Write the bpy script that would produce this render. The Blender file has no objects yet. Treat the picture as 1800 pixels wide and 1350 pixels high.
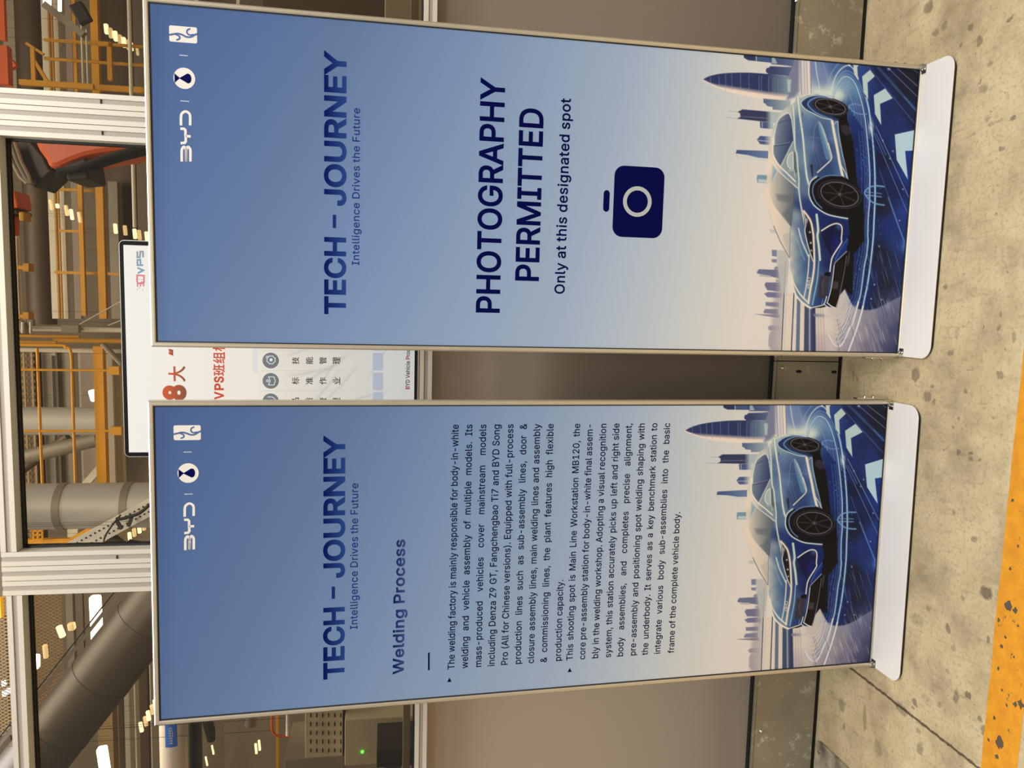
import bpy, bmesh, math, random
import numpy as np
from mathutils import Vector, Matrix
from mathutils.geometry import delaunay_2d_cdt
random.seed(7)
SC = bpy.context.scene
COL = SC.collection

# ------------------------------------------------------------------ camera
F_PX = 1350.0                      # focal length in pixels of the 1800x1350 frame
PITCH, ROLL, HC = 0.160324, 0.008446, 1.448558
_cp, _sp, _cr, _sr = math.cos(PITCH), math.sin(PITCH), math.cos(ROLL), math.sin(ROLL)
FWD = Vector((0, _cp, -_sp)); UPV = Vector((0, _sp, _cp)); RGT = Vector((1, 0, 0))
E_U = RGT * _cr + UPV * _sr        # picture "up" (the camera is held on its side)
E_V = RGT * _sr - UPV * _cr        # picture "right"
cam_d = bpy.data.cameras.new('camera'); cam = bpy.data.objects.new('camera', cam_d); COL.objects.link(cam)
M = Matrix((E_V, E_U, -FWD)).transposed().to_4x4(); M.translation = Vector((0, 0, HC))
cam.matrix_world = M
cam_d.sensor_fit = 'HORIZONTAL'; cam_d.sensor_width = 36.0; cam_d.lens = 36.0 * F_PX / 1800.0
cam_d.clip_start = 0.05
SC.camera = cam

# ------------------------------------------------------------------ world, lights, exposure
SC.view_settings.view_transform = 'Standard'; SC.view_settings.look = 'None'
SC.view_settings.gamma = 1.0; SC.view_settings.use_curve_mapping = False
SC.view_settings.exposure = 0.0
W_ = bpy.data.worlds.new('hall_air'); SC.world = W_; W_.use_nodes = True
bg = W_.node_tree.nodes['Background']; bg.inputs[0].default_value = (1.0, 0.975, 0.935, 1); bg.inputs[1].default_value = 0.23

def area(name, loc, target, sx, sy, power, col=(1.0, 0.98, 0.945)):
    l = bpy.data.lights.new(name, 'AREA'); l.shape = 'RECTANGLE'; l.size = sx; l.size_y = sy
    l.energy = power; l.color = col
    o = bpy.data.objects.new(name, l); COL.objects.link(o); o.location = loc
    o.rotation_euler = (Vector(target) - Vector(loc)).to_track_quat('-Z', 'Y').to_euler()
    return o
# rows of ceiling luminaires over the visitors' aisle and over the welding cell, plus an added low cell lamp
area('aisle_luminaire', (0.9, -2.0, 5.05), (0.3, 2.0, 0.6), 4.6, 1.0, 255)
area('aisle_luminaire', (0.8, 1.55, 3.9), (0.8, 1.75, 0.0), 4.4, 0.35, 50)
area('cell_luminaire_or_fill', (-1.0, 4.6, 8.6), (-1.0, 5.6, 2.0), 7.0, 2.5, 560)
area('cell_luminaire_or_fill', (-1.25, 3.1, 3.3), (-1.25, 3.3, 1.0), 0.9, 0.3, 16)  # added unseen lamp, brightening the machines low in the left window
area('cell_luminaire_or_fill', (0.0, 3.0, 7.6), (-0.3, 4.6, 2.5), 5.0, 1.0, 240)

# ------------------------------------------------------------------ colour and material helpers
def lin1(v):
    v = v / 255.0
    return v / 12.92 if v <= 0.04045 else ((v + 0.055) / 1.055) ** 2.4
def S(r, g, b): return (lin1(r), lin1(g), lin1(b), 1.0)
def lin_np(a):
    a = np.clip(a, 0, 255) / 255.0
    return np.where(a <= 0.04045, a / 12.92, ((a + 0.055) / 1.055) ** 2.4)

MATS = {}
def mat(name, col, rough=0.5, metal=0.0, var=0.0, scale=8.0, bump=0.0, emit=0.0, spec=0.5, coat=0.0):
    if name in MATS: return MATS[name]
    m = bpy.data.materials.new(name); m.use_nodes = True; nt = m.node_tree; N = nt.nodes; L = nt.links
    b = N['Principled BSDF']; b.inputs['Base Color'].default_value = col
    b.inputs['Roughness'].default_value = rough; b.inputs['Metallic'].default_value = metal
    b.inputs['Specular IOR Level'].default_value = spec; b.inputs['Coat Weight'].default_value = coat
    if emit: b.inputs['Emission Color'].default_value = col; b.inputs['Emission Strength'].default_value = emit
    if var or bump:
        tc = N.new('ShaderNodeTexCoord'); n = N.new('ShaderNodeTexNoise'); n.inputs['Scale'].default_value = scale
        n.inputs['Detail'].default_value = 6; L.new(tc.outputs['Object'], n.inputs['Vector'])
        if var:
            r = N.new('ShaderNodeMapRange'); r.inputs[1].default_value = 0.3; r.inputs[2].default_value = 0.7
            r.inputs[3].default_value = 1 - var; r.inputs[4].default_value = 1 + var
            mx = N.new('ShaderNodeVectorMath'); mx.operation = 'SCALE'; mx.inputs[0].default_value = col[:3]
            L.new(n.outputs['Fac'], r.inputs[0]); L.new(r.outputs[0], mx.inputs['Scale']); L.new(mx.outputs[0], b.inputs['Base Color'])
        if bump:
            bp = N.new('ShaderNodeBump'); bp.inputs['Strength'].default_value = bump; bp.inputs['Distance'].default_value = 0.004
            L.new(n.outputs['Fac'], bp.inputs['Height']); L.new(bp.outputs[0], b.inputs['Normal'])
    MATS[name] = m; return m

def ink_mat(name, gain=1.0, rough=0.42, emit=0.0, attr='ink'):
    m = bpy.data.materials.new(name); m.use_nodes = True; nt = m.node_tree; N = nt.nodes; L = nt.links
    b = N['Principled BSDF']; a = N.new('ShaderNodeVertexColor'); a.layer_name = attr
    v = N.new('ShaderNodeVectorMath'); v.operation = 'SCALE'; v.inputs['Scale'].default_value = gain
    L.new(a.outputs['Color'], v.inputs[0]); L.new(v.outputs[0], b.inputs['Base Color'])
    b.inputs['Roughness'].default_value = rough; b.inputs['Specular IOR Level'].default_value = 0.16
    if emit:
        L.new(v.outputs[0], b.inputs['Emission Color']); b.inputs['Emission Strength'].default_value = emit
    return m

def mesh_obj(name, verts, faces, m=None, parent=None, smooth=False, mw=None):
    me = bpy.data.meshes.new(name); me.from_pydata([tuple(v) for v in verts], [], faces); me.update()
    if m: 
        for mm in (m if isinstance(m, (list, tuple)) else [m]): me.materials.append(mm)
    if smooth:
        for p in me.polygons: p.use_smooth = True
    o = bpy.data.objects.new(name, me); COL.objects.link(o)
    if parent: o.parent = parent
    if mw is not None: o.matrix_world = mw
    return o
def empty(name, mw, label=None, cat=None, group=None, kind=None):
    o = bpy.data.objects.new(name, None); o.empty_display_size = 0.1; COL.objects.link(o); o.matrix_world = mw
    return tag(o, label, cat, group, kind)
def tag(o, label=None, cat=None, group=None, kind=None):
    if label: o['label'] = label
    if cat: o['category'] = cat
    if group: o['group'] = group
    if kind: o['kind'] = kind
    return o
def plabel(o, label): o['label'] = label; return o

class MB:
    """collects shapes, all in one local frame, into ONE mesh"""
    def __init__(s): s.v = []; s.f = []; s.mi = []; s.cur = 0
    def add(s, vs, fs):
        k = len(s.v); s.v += [tuple(v) for v in vs]; s.f += [tuple(i + k for i in f) for f in fs]; s.mi += [s.cur] * len(fs)
        return s
    def box(s, x0, x1, y0, y1, z0, z1):
        vs = [(x, y, z) for x in (x0, x1) for y in (y0, y1) for z in (z0, z1)]
        return s.add(vs, [(0, 1, 3, 2), (4, 6, 7, 5), (0, 4, 5, 1), (2, 3, 7, 6), (0, 2, 6, 4), (1, 5, 7, 3)])
    def prism(s, poly, d0, d1, fn):
        """poly list of 2D points, extruded between d0 and d1; fn(u, v, d) gives 3D"""
        n = len(poly); vs = [fn(u, v, d0) for u, v in poly] + [fn(u, v, d1) for u, v in poly]
        fs = [tuple(range(n))[::-1], tuple(range(n, 2 * n))] + [(i, (i + 1) % n, n + (i + 1) % n, n + i) for i in range(n)]
        return s.add(vs, fs)
    def bar(s, a, b, w, h=None, up=None):
        a = Vector(a); b = Vector(b); d = (b - a).normalized(); h = h or w
        up = Vector(up) if up else (Vector((0, 0, 1)) if abs(d.z) < 0.9 else Vector((0, 1, 0)))
        x = d.cross(up).normalized(); y = x.cross(d).normalized()
        vs = [p + x * (i * w / 2) + y * (j * h / 2) for p in (a, b) for i, j in ((-1, -1), (1, -1), (1, 1), (-1, 1))]
        return s.add(vs, [(3, 2, 1, 0), (4, 5, 6, 7), (0, 1, 5, 4), (1, 2, 6, 5), (2, 3, 7, 6), (3, 0, 4, 7)])
    def tube(s, pts, r, n=14, caps=True):
        pts = [Vector(p) for p in pts]; rs = r if isinstance(r, (list, tuple)) else [r] * len(pts)
        vs = []; fs = []; x = None
        for i, p in enumerate(pts):
            d = (pts[min(i + 1, len(pts) - 1)] - pts[max(i - 1, 0)]).normalized()
            if x is None:
                u = Vector((0, 0, 1)) if abs(d.z) < 0.9 else Vector((0, 1, 0)); x = d.cross(u).normalized()
            else: x = (x - d * x.dot(d)).normalized()
            y = d.cross(x)
            for k in range(n):
                t = 2 * math.pi * k / n; vs.append(p + (x * math.cos(t) + y * math.sin(t)) * rs[i])
        for i in range(len(pts) - 1):
            for k in range(n):
                fs.append((i * n + k, i * n + (k + 1) % n, (i + 1) * n + (k + 1) % n, (i + 1) * n + k))
        if caps: fs += [tuple(range(n))[::-1], tuple(range((len(pts) - 1) * n, len(pts) * n))]
        return s.add(vs, fs)
    def build(s, name, m, parent=None, smooth=False, mw=None, bevel=0.0):
        o = mesh_obj(name, s.v, s.f, m, parent, False, None)
        me = o.data
        if isinstance(m, (list, tuple)):
            for p, i in zip(me.polygons, s.mi): p.material_index = i
        bm = bmesh.new(); bm.from_mesh(me); bmesh.ops.recalc_face_normals(bm, faces=bm.faces); bm.to_mesh(me); bm.free()
        if smooth:
            for p in me.polygons: p.use_smooth = True
            try: me.set_sharp_from_angle(angle=math.radians(40))
            except Exception: pass
        if bevel:
            md = o.modifiers.new('bevel', 'BEVEL'); md.width = bevel; md.segments = 2; md.limit_method = 'ANGLE'
        if mw is not None: o.matrix_world = mw
        return o

# ------------------------------------------------------------------ where things stand
def ray(x, y):
    a, b = (1350 - y) - 675.0, x - 900.0
    a, b = a * _cr + b * _sr, -a * _sr + b * _cr
    return FWD + RGT * (a / F_PX) - UPV * (b / F_PX)
O3 = Vector((0, 0, HC))
def floor_pt(x, y):
    d = ray(x, y); return O3 + d * (-HC / d.z)
WALL_M, WALL_C = -0.106174, 2.272583          # the partition stands on the line y = C + M x
WALL_A = math.atan(WALL_M)
W_S = Vector((math.cos(WALL_A), math.sin(WALL_A), 0)); W_N = Vector((-math.sin(WALL_A), math.cos(WALL_A), 0))
W_O = Vector((0, WALL_C, 0))
WALL_MW = Matrix((W_S, W_N, Vector((0, 0, 1)))).transposed().to_4x4(); WALL_MW.translation = W_O
def wall_sz(x, y, off=0.0):
    """partition coordinates (along, up) of the sight line, in the plane `off` metres behind the partition"""
    d = ray(x, y); t = ((W_O + W_N * off - O3).dot(W_N)) / d.dot(W_N); p = O3 + d * t - W_O
    return p.dot(W_S), p.z
def wall_pt(x, y, off=0.0):
    s, z = wall_sz(x, y, off); return Vector((s, off, z))      # in the partition's own frame
def px_size(off): return (2.25 + off) / F_PX * 1.0

BW, BH, BZ = 0.78, 1.98357, 0.015            # printed area of the roll-out stands and its height above the floor
STAND = {'R': (0.096891, 1.987817, -0.109534, 0.0152037), 'L': (-0.825413, 2.101876, -0.094441, 0.0504192)}
class StandFrame:
    def __init__(s, key):
        x, y, yaw, lean = STAND[key]
        s.ex = Vector((math.cos(yaw), math.sin(yaw), 0)); s.nf = Vector((math.sin(yaw), -math.cos(yaw), 0))
        s.ev = Vector((0, 0, 1)) * math.cos(lean) + s.nf * math.sin(lean); s.lean = lean
        s.bl = Vector((x, y, BZ)); s.nn = s.ex.cross(s.ev)      # nn points to the viewer
        root = s.bl + s.ex * (BW / 2); root.z = 0
        s.mw = Matrix((s.ex, -s.nf, Vector((0, 0, 1)))).transposed().to_4x4(); s.mw.translation = root
    def ab(s, x, y):
        d = ray(x, y); t = (s.bl - O3).dot(s.nn) / d.dot(s.nn); p = O3 + d * t - s.bl
        return p.dot(s.ex), p.dot(s.ev)
    def px(s, a, b):
        """arrays of stand coordinates -> photograph pixels"""
        P = [s.bl[i] + a * s.ex[i] + b * s.ev[i] - O3[i] for i in range(3)]
        dot = lambda v: P[0] * v[0] + P[1] * v[1] + P[2] * v[2]
        dz = dot(FWD); U = 675 + F_PX * dot(E_U) / dz; V = 900 + F_PX * dot(E_V) / dz
        return V, 1350 - U
    def local(s, a, n, b):
        sl, cl = math.sin(s.lean), math.cos(s.lean)
        return (a - BW / 2, -(b * sl + n * cl), BZ + b * cl - n * sl)
SR, SL = StandFrame('R'), StandFrame('L')
# ------------------------------------------------------------------ lettering (outlines kept as text below)
GLYPHS = {
32:(188,[]),
38:(448,[[197,-7,150,-2,110,12,78,34,54,62,39,96,34,133,37,163,47,189,63,213,85,235,140,279,216,335,237,352,255,375,260,389,262,405,258,427,245,445,226,457,201,461,184,459,168,453,155,444,145,431,139,416,137,399,139,380,145,363,169,327,204,284,438,0,364,0,171,231,121,293,102,319,87,344,78,370,75,398,79,430,91,458,109,481,134,499,165,510,200,513,235,510,266,499,290,482,308,459,320,433,324,404,322,382,315,362,305,342,291,325,256,293,154,217,128,195,110,174,100,154,97,131,100,108,109,87,124,70,143,57,166,49,193,46,223,50,251,59,278,75,301,95,321,121,336,151,346,186,349,224,408,224,405,180,397,144,385,115,371,92,345,62,333,47,305,23,271,7,234,-3]]),
40:(273,[[89,207,92,264,101,324,114,384,132,441,153,494,177,539,236,539,212,485,191,428,174,370,161,313,154,258,151,207,154,161,160,115,172,67,188,16,209,-38,236,-96,177,-96,139,-21,111,55,95,131]]),
41:(273,[[37,-96,64,-37,86,18,102,69,113,116,120,162,122,207,119,258,112,313,99,370,82,428,62,485,37,539,97,539,121,494,142,441,159,384,173,323,181,264,184,207,178,130,161,53,134,-22,97,-96]]),
44:(188,[[38,-119,68,71,137,71,84,-119]]),
45:(453,[[337,244,337,188,114,188,114,244]]),
46:(188,[[95,-4,78,-1,63,9,53,24,50,41,53,59,63,73,78,83,95,87,113,83,128,73,138,59,141,41,138,24,128,9,113,-1]]),
48:(453,[[227,-7,191,-3,158,7,130,24,95,62,69,113,53,178,48,254,53,330,69,395,95,447,130,484,159,502,191,512,227,516,262,512,295,502,323,484,358,447,384,395,400,330,405,254,400,178,384,113,359,62,323,24,295,7,263,-3],[227,50,261,56,290,74,313,103,330,144,340,194,344,254,340,314,330,365,313,405,290,435,261,453,227,460,192,453,163,435,140,405,123,365,113,314,109,254,113,194,123,144,140,103,163,74,192,56]]),
49:(453,[[76,0,76,55,391,55,391,0],[276,509,276,0,212,0,212,448,209,448,86,358,86,427,198,509]]),
50:(453,[[64,0,64,47,234,229,282,282,299,305,311,327,318,348,320,371,317,397,308,419,293,436,273,449,250,457,224,460,196,457,172,447,153,433,139,413,130,390,127,362,66,362,71,405,86,442,111,473,143,496,182,511,225,516,268,511,306,497,337,474,361,445,376,411,381,372,378,345,371,318,357,290,336,259,267,180,153,60,153,57,389,57,389,0]]),
55:(453,[[97,0,323,448,323,452,62,452,62,509,391,509,391,449,165,0]]),
56:(453,[[226,-7,178,-2,136,11,101,33,74,62,57,96,52,135,55,166,65,195,81,220,101,241,125,256,153,265,153,267,119,282,93,308,76,342,70,380,75,417,90,450,114,477,146,498,184,511,226,516,269,511,306,498,337,477,361,450,377,417,382,380,376,342,359,308,333,282,300,267,300,265,327,256,351,241,372,220,387,195,397,166,401,135,395,96,378,62,352,33,317,11,275,-2],[226,49,258,52,285,60,307,74,323,91,333,113,337,139,333,165,322,189,305,208,283,223,256,232,226,235,196,232,169,223,147,208,130,189,119,165,115,139,119,113,129,91,145,74,167,60,195,52],[226,290,252,292,274,300,293,313,307,330,316,351,319,376,316,399,308,420,294,437,275,449,252,457,226,460,200,457,177,449,159,437,145,420,136,399,133,376,136,351,145,330,159,313,178,300,201,292]]),
57:(453,[[226,516,271,510,310,494,343,468,368,434,384,393,389,347,385,309,373,270,350,224,315,168,200,0,130,0,301,248,307,248,299,234,287,221,273,210,257,202,238,196,218,195,175,199,137,214,106,237,83,269,68,307,64,352,69,397,85,436,110,469,143,494,182,510],[226,460,199,457,174,446,154,429,138,407,129,381,125,352,129,322,138,295,154,274,174,257,199,247,226,243,254,247,279,257,299,273,314,295,324,321,327,350,324,381,314,407,299,429,279,446,254,457]]),
65:(480,[[16,0,201,509,276,509,463,0,395,0,287,302,264,372,232,478,245,478,213,371,191,302,85,0],[110,142,110,199,370,199,370,142]]),
66:(456,[[60,0,60,509,241,509,289,504,329,491,359,469,381,442,394,410,398,374,395,344,387,320,373,301,356,286,336,275,315,267,315,262,339,257,363,245,385,227,402,203,414,173,418,136,413,100,400,67,377,39,344,18,301,4,247,0],[125,57,245,57,296,63,330,80,349,105,355,137,352,161,342,184,327,203,306,218,279,228,248,231,125,231],[125,285,238,285,265,288,288,296,308,309,323,326,333,348,336,372,330,403,313,429,283,446,240,452,125,452]]),
67:(510,[[267,-7,225,-3,186,7,150,25,119,49,92,79,70,115,53,157,44,203,40,254,44,305,53,352,70,393,92,429,119,459,150,484,186,501,225,512,267,516,305,513,340,504,373,490,402,471,427,447,448,418,463,385,473,348,408,348,401,373,389,395,375,413,357,428,337,440,315,449,292,454,267,456,223,450,184,432,150,403,125,364,109,314,103,254,109,194,125,145,151,105,184,76,223,59,267,53,292,55,315,60,337,69,357,81,375,96,389,114,401,136,408,160,473,160,463,124,448,91,428,62,402,38,373,19,341,5,305,-4]]),
68:(502,[[219,0,96,0,96,57,215,57,272,63,318,81,354,110,379,149,394,198,399,255,394,312,379,361,354,399,320,428,275,446,221,452,93,452,93,509,225,509,273,505,315,495,353,478,385,455,412,426,433,391,455,329,462,255,455,181,433,119,411,83,384,54,351,31,312,14,268,3],[125,509,125,0,60,0,60,509]]),
69:(419,[[60,0,60,509,372,509,372,452,125,452,125,286,355,286,355,229,125,229,125,57,375,57,375,0]]),
70:(410,[[60,0,60,509,369,509,369,452,125,452,125,278,346,278,346,221,125,221,125,0]]),
71:(520,[[269,-7,225,-3,185,7,149,25,118,49,91,79,69,116,53,157,43,203,40,254,43,305,53,352,69,393,91,429,117,459,149,484,184,501,223,512,265,516,304,513,340,504,374,489,403,469,429,445,449,416,465,384,474,349,408,349,399,372,387,393,373,411,356,427,337,439,315,448,291,454,265,456,222,450,183,432,150,404,125,364,109,314,103,254,109,194,125,145,151,105,184,76,224,59,269,53,309,57,345,71,374,93,396,123,410,160,415,202,434,199,283,199,283,256,478,256,478,200,471,141,451,91,419,50,377,19,326,0]]),
72:(517,[[60,0,60,509,125,509,125,289,392,289,392,509,457,509,457,0,392,0,392,232,125,232,125,0]]),
73:(300,[[31,0,31,57,118,57,118,452,31,452,31,509,269,509,269,452,183,452,183,57,269,57,269,0]]),
74:(396,[[185,-7,143,-2,106,11,75,33,52,63,38,100,33,145,33,173,98,173,98,145,104,104,122,74,149,56,185,50,220,56,248,74,266,104,272,145,272,509,336,509,336,145,332,100,318,63,294,33,263,11,227,-2]]),
76:(393,[[60,0,60,509,125,509,125,57,361,57,361,0]]),
77:(628,[[60,0,60,509,152,509,277,187,287,159,299,123,311,84,322,49,307,49,318,83,330,121,342,158,352,187,476,509,568,509,568,0,504,0,504,291,504,327,505,369,506,413,507,457,513,457,498,409,482,363,467,322,456,291,342,0,286,0,170,291,159,321,145,361,129,408,112,457,119,457,120,416,121,372,122,328,122,291,122,0]]),
78:(523,[[60,0,60,509,136,509,343,183,363,151,388,107,414,55,405,54,401,108,399,157,399,195,399,509,463,509,463,0,387,0,202,290,177,331,148,381,108,452,119,454,122,384,124,328,125,291,125,0]]),
79:(533,[[267,-7,225,-3,186,7,150,25,119,49,92,79,70,115,53,157,44,203,40,254,44,305,53,352,70,393,92,429,119,459,150,484,186,501,225,512,267,516,309,512,348,501,384,484,415,459,442,429,464,393,480,352,490,305,493,254,490,203,480,157,464,115,442,79,415,49,384,25,348,7,309,-3],[267,53,310,59,349,76,383,105,408,144,425,194,430,254,425,314,408,365,383,404,349,433,310,450,267,456,223,450,184,433,151,404,125,364,109,314,103,254,109,194,125,144,151,105,184,76,223,59]]),
80:(444,[[60,0,60,509,235,509,289,503,332,487,366,462,390,430,404,391,409,348,404,304,390,265,366,233,332,207,289,191,235,186,109,186,109,242,233,242,269,246,297,256,318,272,333,294,342,319,344,348,342,376,333,402,318,423,297,439,268,449,232,452,125,452,125,0]]),
82:(449,[[60,0,60,509,236,509,290,504,333,489,367,465,390,433,405,395,409,352,405,309,390,271,367,240,333,217,289,203,236,198,96,198,96,255,234,255,269,258,298,267,319,281,334,300,342,324,345,352,342,380,334,405,319,425,298,440,269,449,233,452,125,452,125,0],[353,0,230,229,303,229,428,0]]),
83:(447,[[224,-9,172,-4,128,9,91,31,64,60,46,96,38,137,104,137,110,110,123,88,142,71,166,59,194,52,224,49,257,52,286,60,311,74,329,92,341,114,346,139,342,161,332,179,316,193,296,205,245,222,184,239,128,260,86,289,67,313,56,341,52,372,58,413,75,448,102,476,138,498,180,511,227,516,275,511,316,498,351,476,377,449,394,415,401,378,337,378,326,412,302,437,267,453,225,459,194,456,167,448,145,435,129,418,118,398,115,376,119,352,131,334,148,319,169,308,212,293,264,279,312,264,336,252,359,238,379,220,395,198,405,171,408,139,403,99,386,64,360,34,323,11,278,-4]]),
84:(449,[[32,452,32,509,417,509,417,452,257,452,257,0,193,0,193,452]]),
85:(517,[[259,-8,203,-2,154,15,114,43,85,80,66,124,60,173,60,509,124,509,124,178,128,144,141,113,160,87,187,68,220,56,259,52,298,56,331,68,357,87,377,113,389,144,393,178,393,509,457,509,457,173,451,124,433,80,403,43,363,15,315,-2]]),
86:(480,[[204,0,16,509,84,509,192,206,215,137,248,31,235,31,267,138,290,206,395,509,463,509,278,0]]),
87:(686,[[155,0,16,509,82,509,163,196,175,145,187,94,197,40,189,40,200,94,211,145,224,196,306,509,380,509,462,196,474,145,486,94,497,40,488,40,499,94,510,145,523,196,603,509,670,509,530,0,455,0,368,323,351,391,336,475,350,475,335,395,318,323,230,0]]),
89:(472,[[203,0,203,208,16,509,91,509,192,344,222,292,250,230,224,230,251,293,280,344,381,509,455,509,268,208,268,0]]),
90:(438,[[42,0,42,46,273,385,306,431,341,476,348,454,285,452,223,452,40,452,40,509,397,509,397,462,169,129,134,81,97,33,90,54,152,57,214,57,399,57,399,0]]),
97:(389,[[160,-9,126,-5,94,5,68,22,48,45,35,73,30,108,34,138,43,161,58,179,78,193,100,203,125,211,178,220,234,227,252,230,265,235,273,243,276,255,276,257,273,279,267,297,256,311,240,322,220,329,196,331,171,329,149,322,132,313,118,301,107,288,100,274,41,291,57,322,79,346,104,364,133,375,163,382,194,384,239,379,263,372,286,360,306,343,322,320,333,290,337,251,337,0,277,0,277,52,272,52,252,25,236,12,215,1,190,-6],[170,45,202,49,228,59,248,74,263,93,272,115,276,138,276,190,259,182,231,176,200,171,175,168,134,159,117,150,103,139,95,124,92,105,94,87,102,72,114,61,130,52,149,47]]),
98:(424,[[229,-8,198,-5,172,4,153,17,138,31,118,59,112,59,112,0,53,0,53,509,114,509,114,319,118,319,137,346,152,360,171,373,197,381,229,384,274,378,313,361,345,332,370,293,385,245,390,189,385,133,370,84,346,45,313,16,274,-2],[220,47,253,51,279,66,301,88,316,117,325,151,328,189,325,227,316,261,301,290,280,311,253,325,220,330,188,325,161,312,140,291,125,263,116,229,113,189,116,150,125,115,140,86,162,65,188,51]]),
99:(396,[[207,-8,159,-2,117,16,82,46,56,85,40,133,34,187,40,243,56,291,82,330,117,360,159,378,207,384,234,383,260,377,284,368,305,356,324,341,340,322,353,301,362,277,303,262,290,289,270,311,242,325,207,330,173,325,145,310,124,287,108,258,99,224,96,187,99,151,108,117,124,89,145,66,173,51,207,46,243,52,271,66,292,89,304,117,363,102,354,78,341,56,325,37,306,21,285,9,261,-1,235,-6]]),
100:(424,[[195,-8,151,-2,111,16,79,45,55,84,39,133,34,189,39,245,55,293,79,332,112,361,151,378,196,384,228,381,253,373,272,360,287,346,306,319,311,319,311,509,372,509,372,0,313,0,313,59,307,59,287,31,272,17,252,4,227,-5],[205,47,236,51,263,65,284,86,299,115,309,150,312,189,309,229,300,263,284,291,263,312,237,325,205,330,172,325,145,311,124,290,108,261,99,227,96,189,99,151,109,117,124,88,145,66,172,51]]),
101:(404,[[212,-8,161,-2,117,16,82,46,56,85,40,132,34,187,39,242,55,290,81,329,115,359,157,378,205,384,236,382,266,374,294,361,319,341,341,315,357,282,368,242,371,194,371,169,75,169,75,221,338,221,310,202,307,237,298,269,283,294,263,314,237,326,205,330,173,326,146,313,125,294,109,270,99,241,96,211,96,178,100,139,110,106,128,80,151,61,179,50,212,46,234,48,254,53,271,61,285,73,297,88,306,105,365,91,353,63,335,39,311,19,283,4,249,-5]]),
102:(254,[[228,379,228,327,6,327,6,379],[81,0,81,432,84,461,96,486,113,505,135,519,161,527,187,530,222,527,243,521,227,468,215,472,195,474,171,470,154,460,145,443,142,419,142,0]]),
103:(425,[[207,-151,168,-148,134,-140,105,-127,82,-110,64,-91,51,-69,101,-41,122,-66,136,-78,154,-88,178,-95,207,-97,249,-92,282,-75,298,-58,308,-34,311,-6,311,68,306,68,287,41,272,28,252,16,227,8,195,5,152,10,113,27,80,53,55,90,39,136,34,191,39,246,55,293,80,332,112,361,152,378,196,384,228,382,253,373,273,360,288,346,308,319,313,319,313,379,372,379,372,-9,367,-54,350,-90,324,-117,291,-136,251,-147],[205,59,237,63,264,75,285,95,300,121,309,154,312,193,309,231,300,264,285,291,264,312,237,325,205,330,172,325,145,312,124,290,109,262,99,229,96,193,99,155,109,123,124,96,145,76,172,63]]),
104:(410,[[114,227,114,0,53,0,53,509,114,509,114,287,102,287,124,332,152,362,187,379,227,384,264,380,295,369,321,349,341,321,353,285,357,240,357,0,296,0,296,235,290,275,273,304,246,323,210,329,184,326,161,317,141,303,126,283,117,257]]),
105:(167,[[53,0,53,379,114,379,114,0],[84,443,67,446,54,455,44,468,41,483,44,499,54,512,67,521,84,524,100,521,114,512,123,499,126,483,123,468,114,455,100,446]]),
107:(381,[[110,137,110,212,121,212,284,379,360,379,184,199,177,199],[53,0,53,509,114,509,114,0],[294,0,148,186,191,229,372,0]]),
108:(189,[[139,-2,101,3,74,20,58,47,53,84,53,509,114,509,114,99,115,77,120,62,130,54,146,52,160,53,170,54,181,3,162,-1]]),
109:(610,[[53,0,53,379,112,379,112,295,108,295,118,323,132,346,151,363,172,376,195,384,219,386,257,380,287,361,309,331,321,295,312,295,322,321,337,343,357,361,381,375,407,383,437,386,468,383,497,372,522,354,541,328,553,296,557,255,557,0,496,0,496,254,490,289,473,313,447,326,419,330,395,328,374,320,358,307,345,290,338,270,335,247,335,0,274,0,274,260,269,288,253,311,229,326,199,330,178,328,158,320,140,307,126,289,117,266,114,238,114,0]]),
110:(410,[[114,227,114,0,53,0,53,379,112,379,112,287,102,287,124,332,152,362,187,379,227,384,264,380,295,369,321,349,341,321,353,285,357,240,357,0,296,0,296,235,290,275,273,304,246,323,210,329,184,326,161,317,141,303,126,283,117,257]]),
111:(415,[[207,-8,159,-2,117,16,82,46,56,85,40,133,34,187,40,243,56,291,82,330,117,360,159,378,207,384,256,378,299,360,333,330,359,291,376,243,381,187,376,133,359,85,333,46,299,16,256,-2],[207,46,242,51,270,66,292,89,307,117,316,151,319,187,316,224,307,258,292,287,270,310,242,325,207,330,173,325,145,310,124,287,108,258,99,224,96,187,99,151,108,117,124,89,145,66,173,51]]),
112:(424,[[53,-143,53,379,112,379,112,319,118,319,137,346,152,360,171,373,197,381,229,384,274,378,313,361,345,332,370,293,385,245,390,189,385,133,370,84,346,45,313,16,274,-2,229,-8,198,-5,173,4,153,17,138,31,118,59,114,59,114,-143],[220,47,253,51,279,66,301,88,316,117,325,151,328,189,325,227,316,261,301,290,280,311,253,325,220,330,188,325,161,312,140,291,125,263,116,229,113,189,116,150,125,115,140,86,162,65,188,51]]),
113:(424,[[372,-143,311,-143,311,59,306,59,287,31,272,17,252,4,227,-5,195,-8,151,-2,111,16,79,45,55,84,39,133,34,189,39,245,55,293,79,332,112,361,151,378,196,384,228,381,253,373,272,360,287,346,307,319,313,319,313,379,372,379],[205,47,236,51,263,65,284,86,299,115,309,150,312,189,309,229,300,263,284,291,263,312,237,325,205,330,172,325,145,311,124,290,108,261,99,227,96,189,99,151,109,117,124,88,145,66,172,51]]),
114:(259,[[53,0,53,379,112,379,112,321,115,321,130,347,152,367,181,380,213,385,229,384,243,384,243,322,230,324,207,326,182,323,159,315,140,301,126,284,117,262,114,237,114,0]]),
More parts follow.
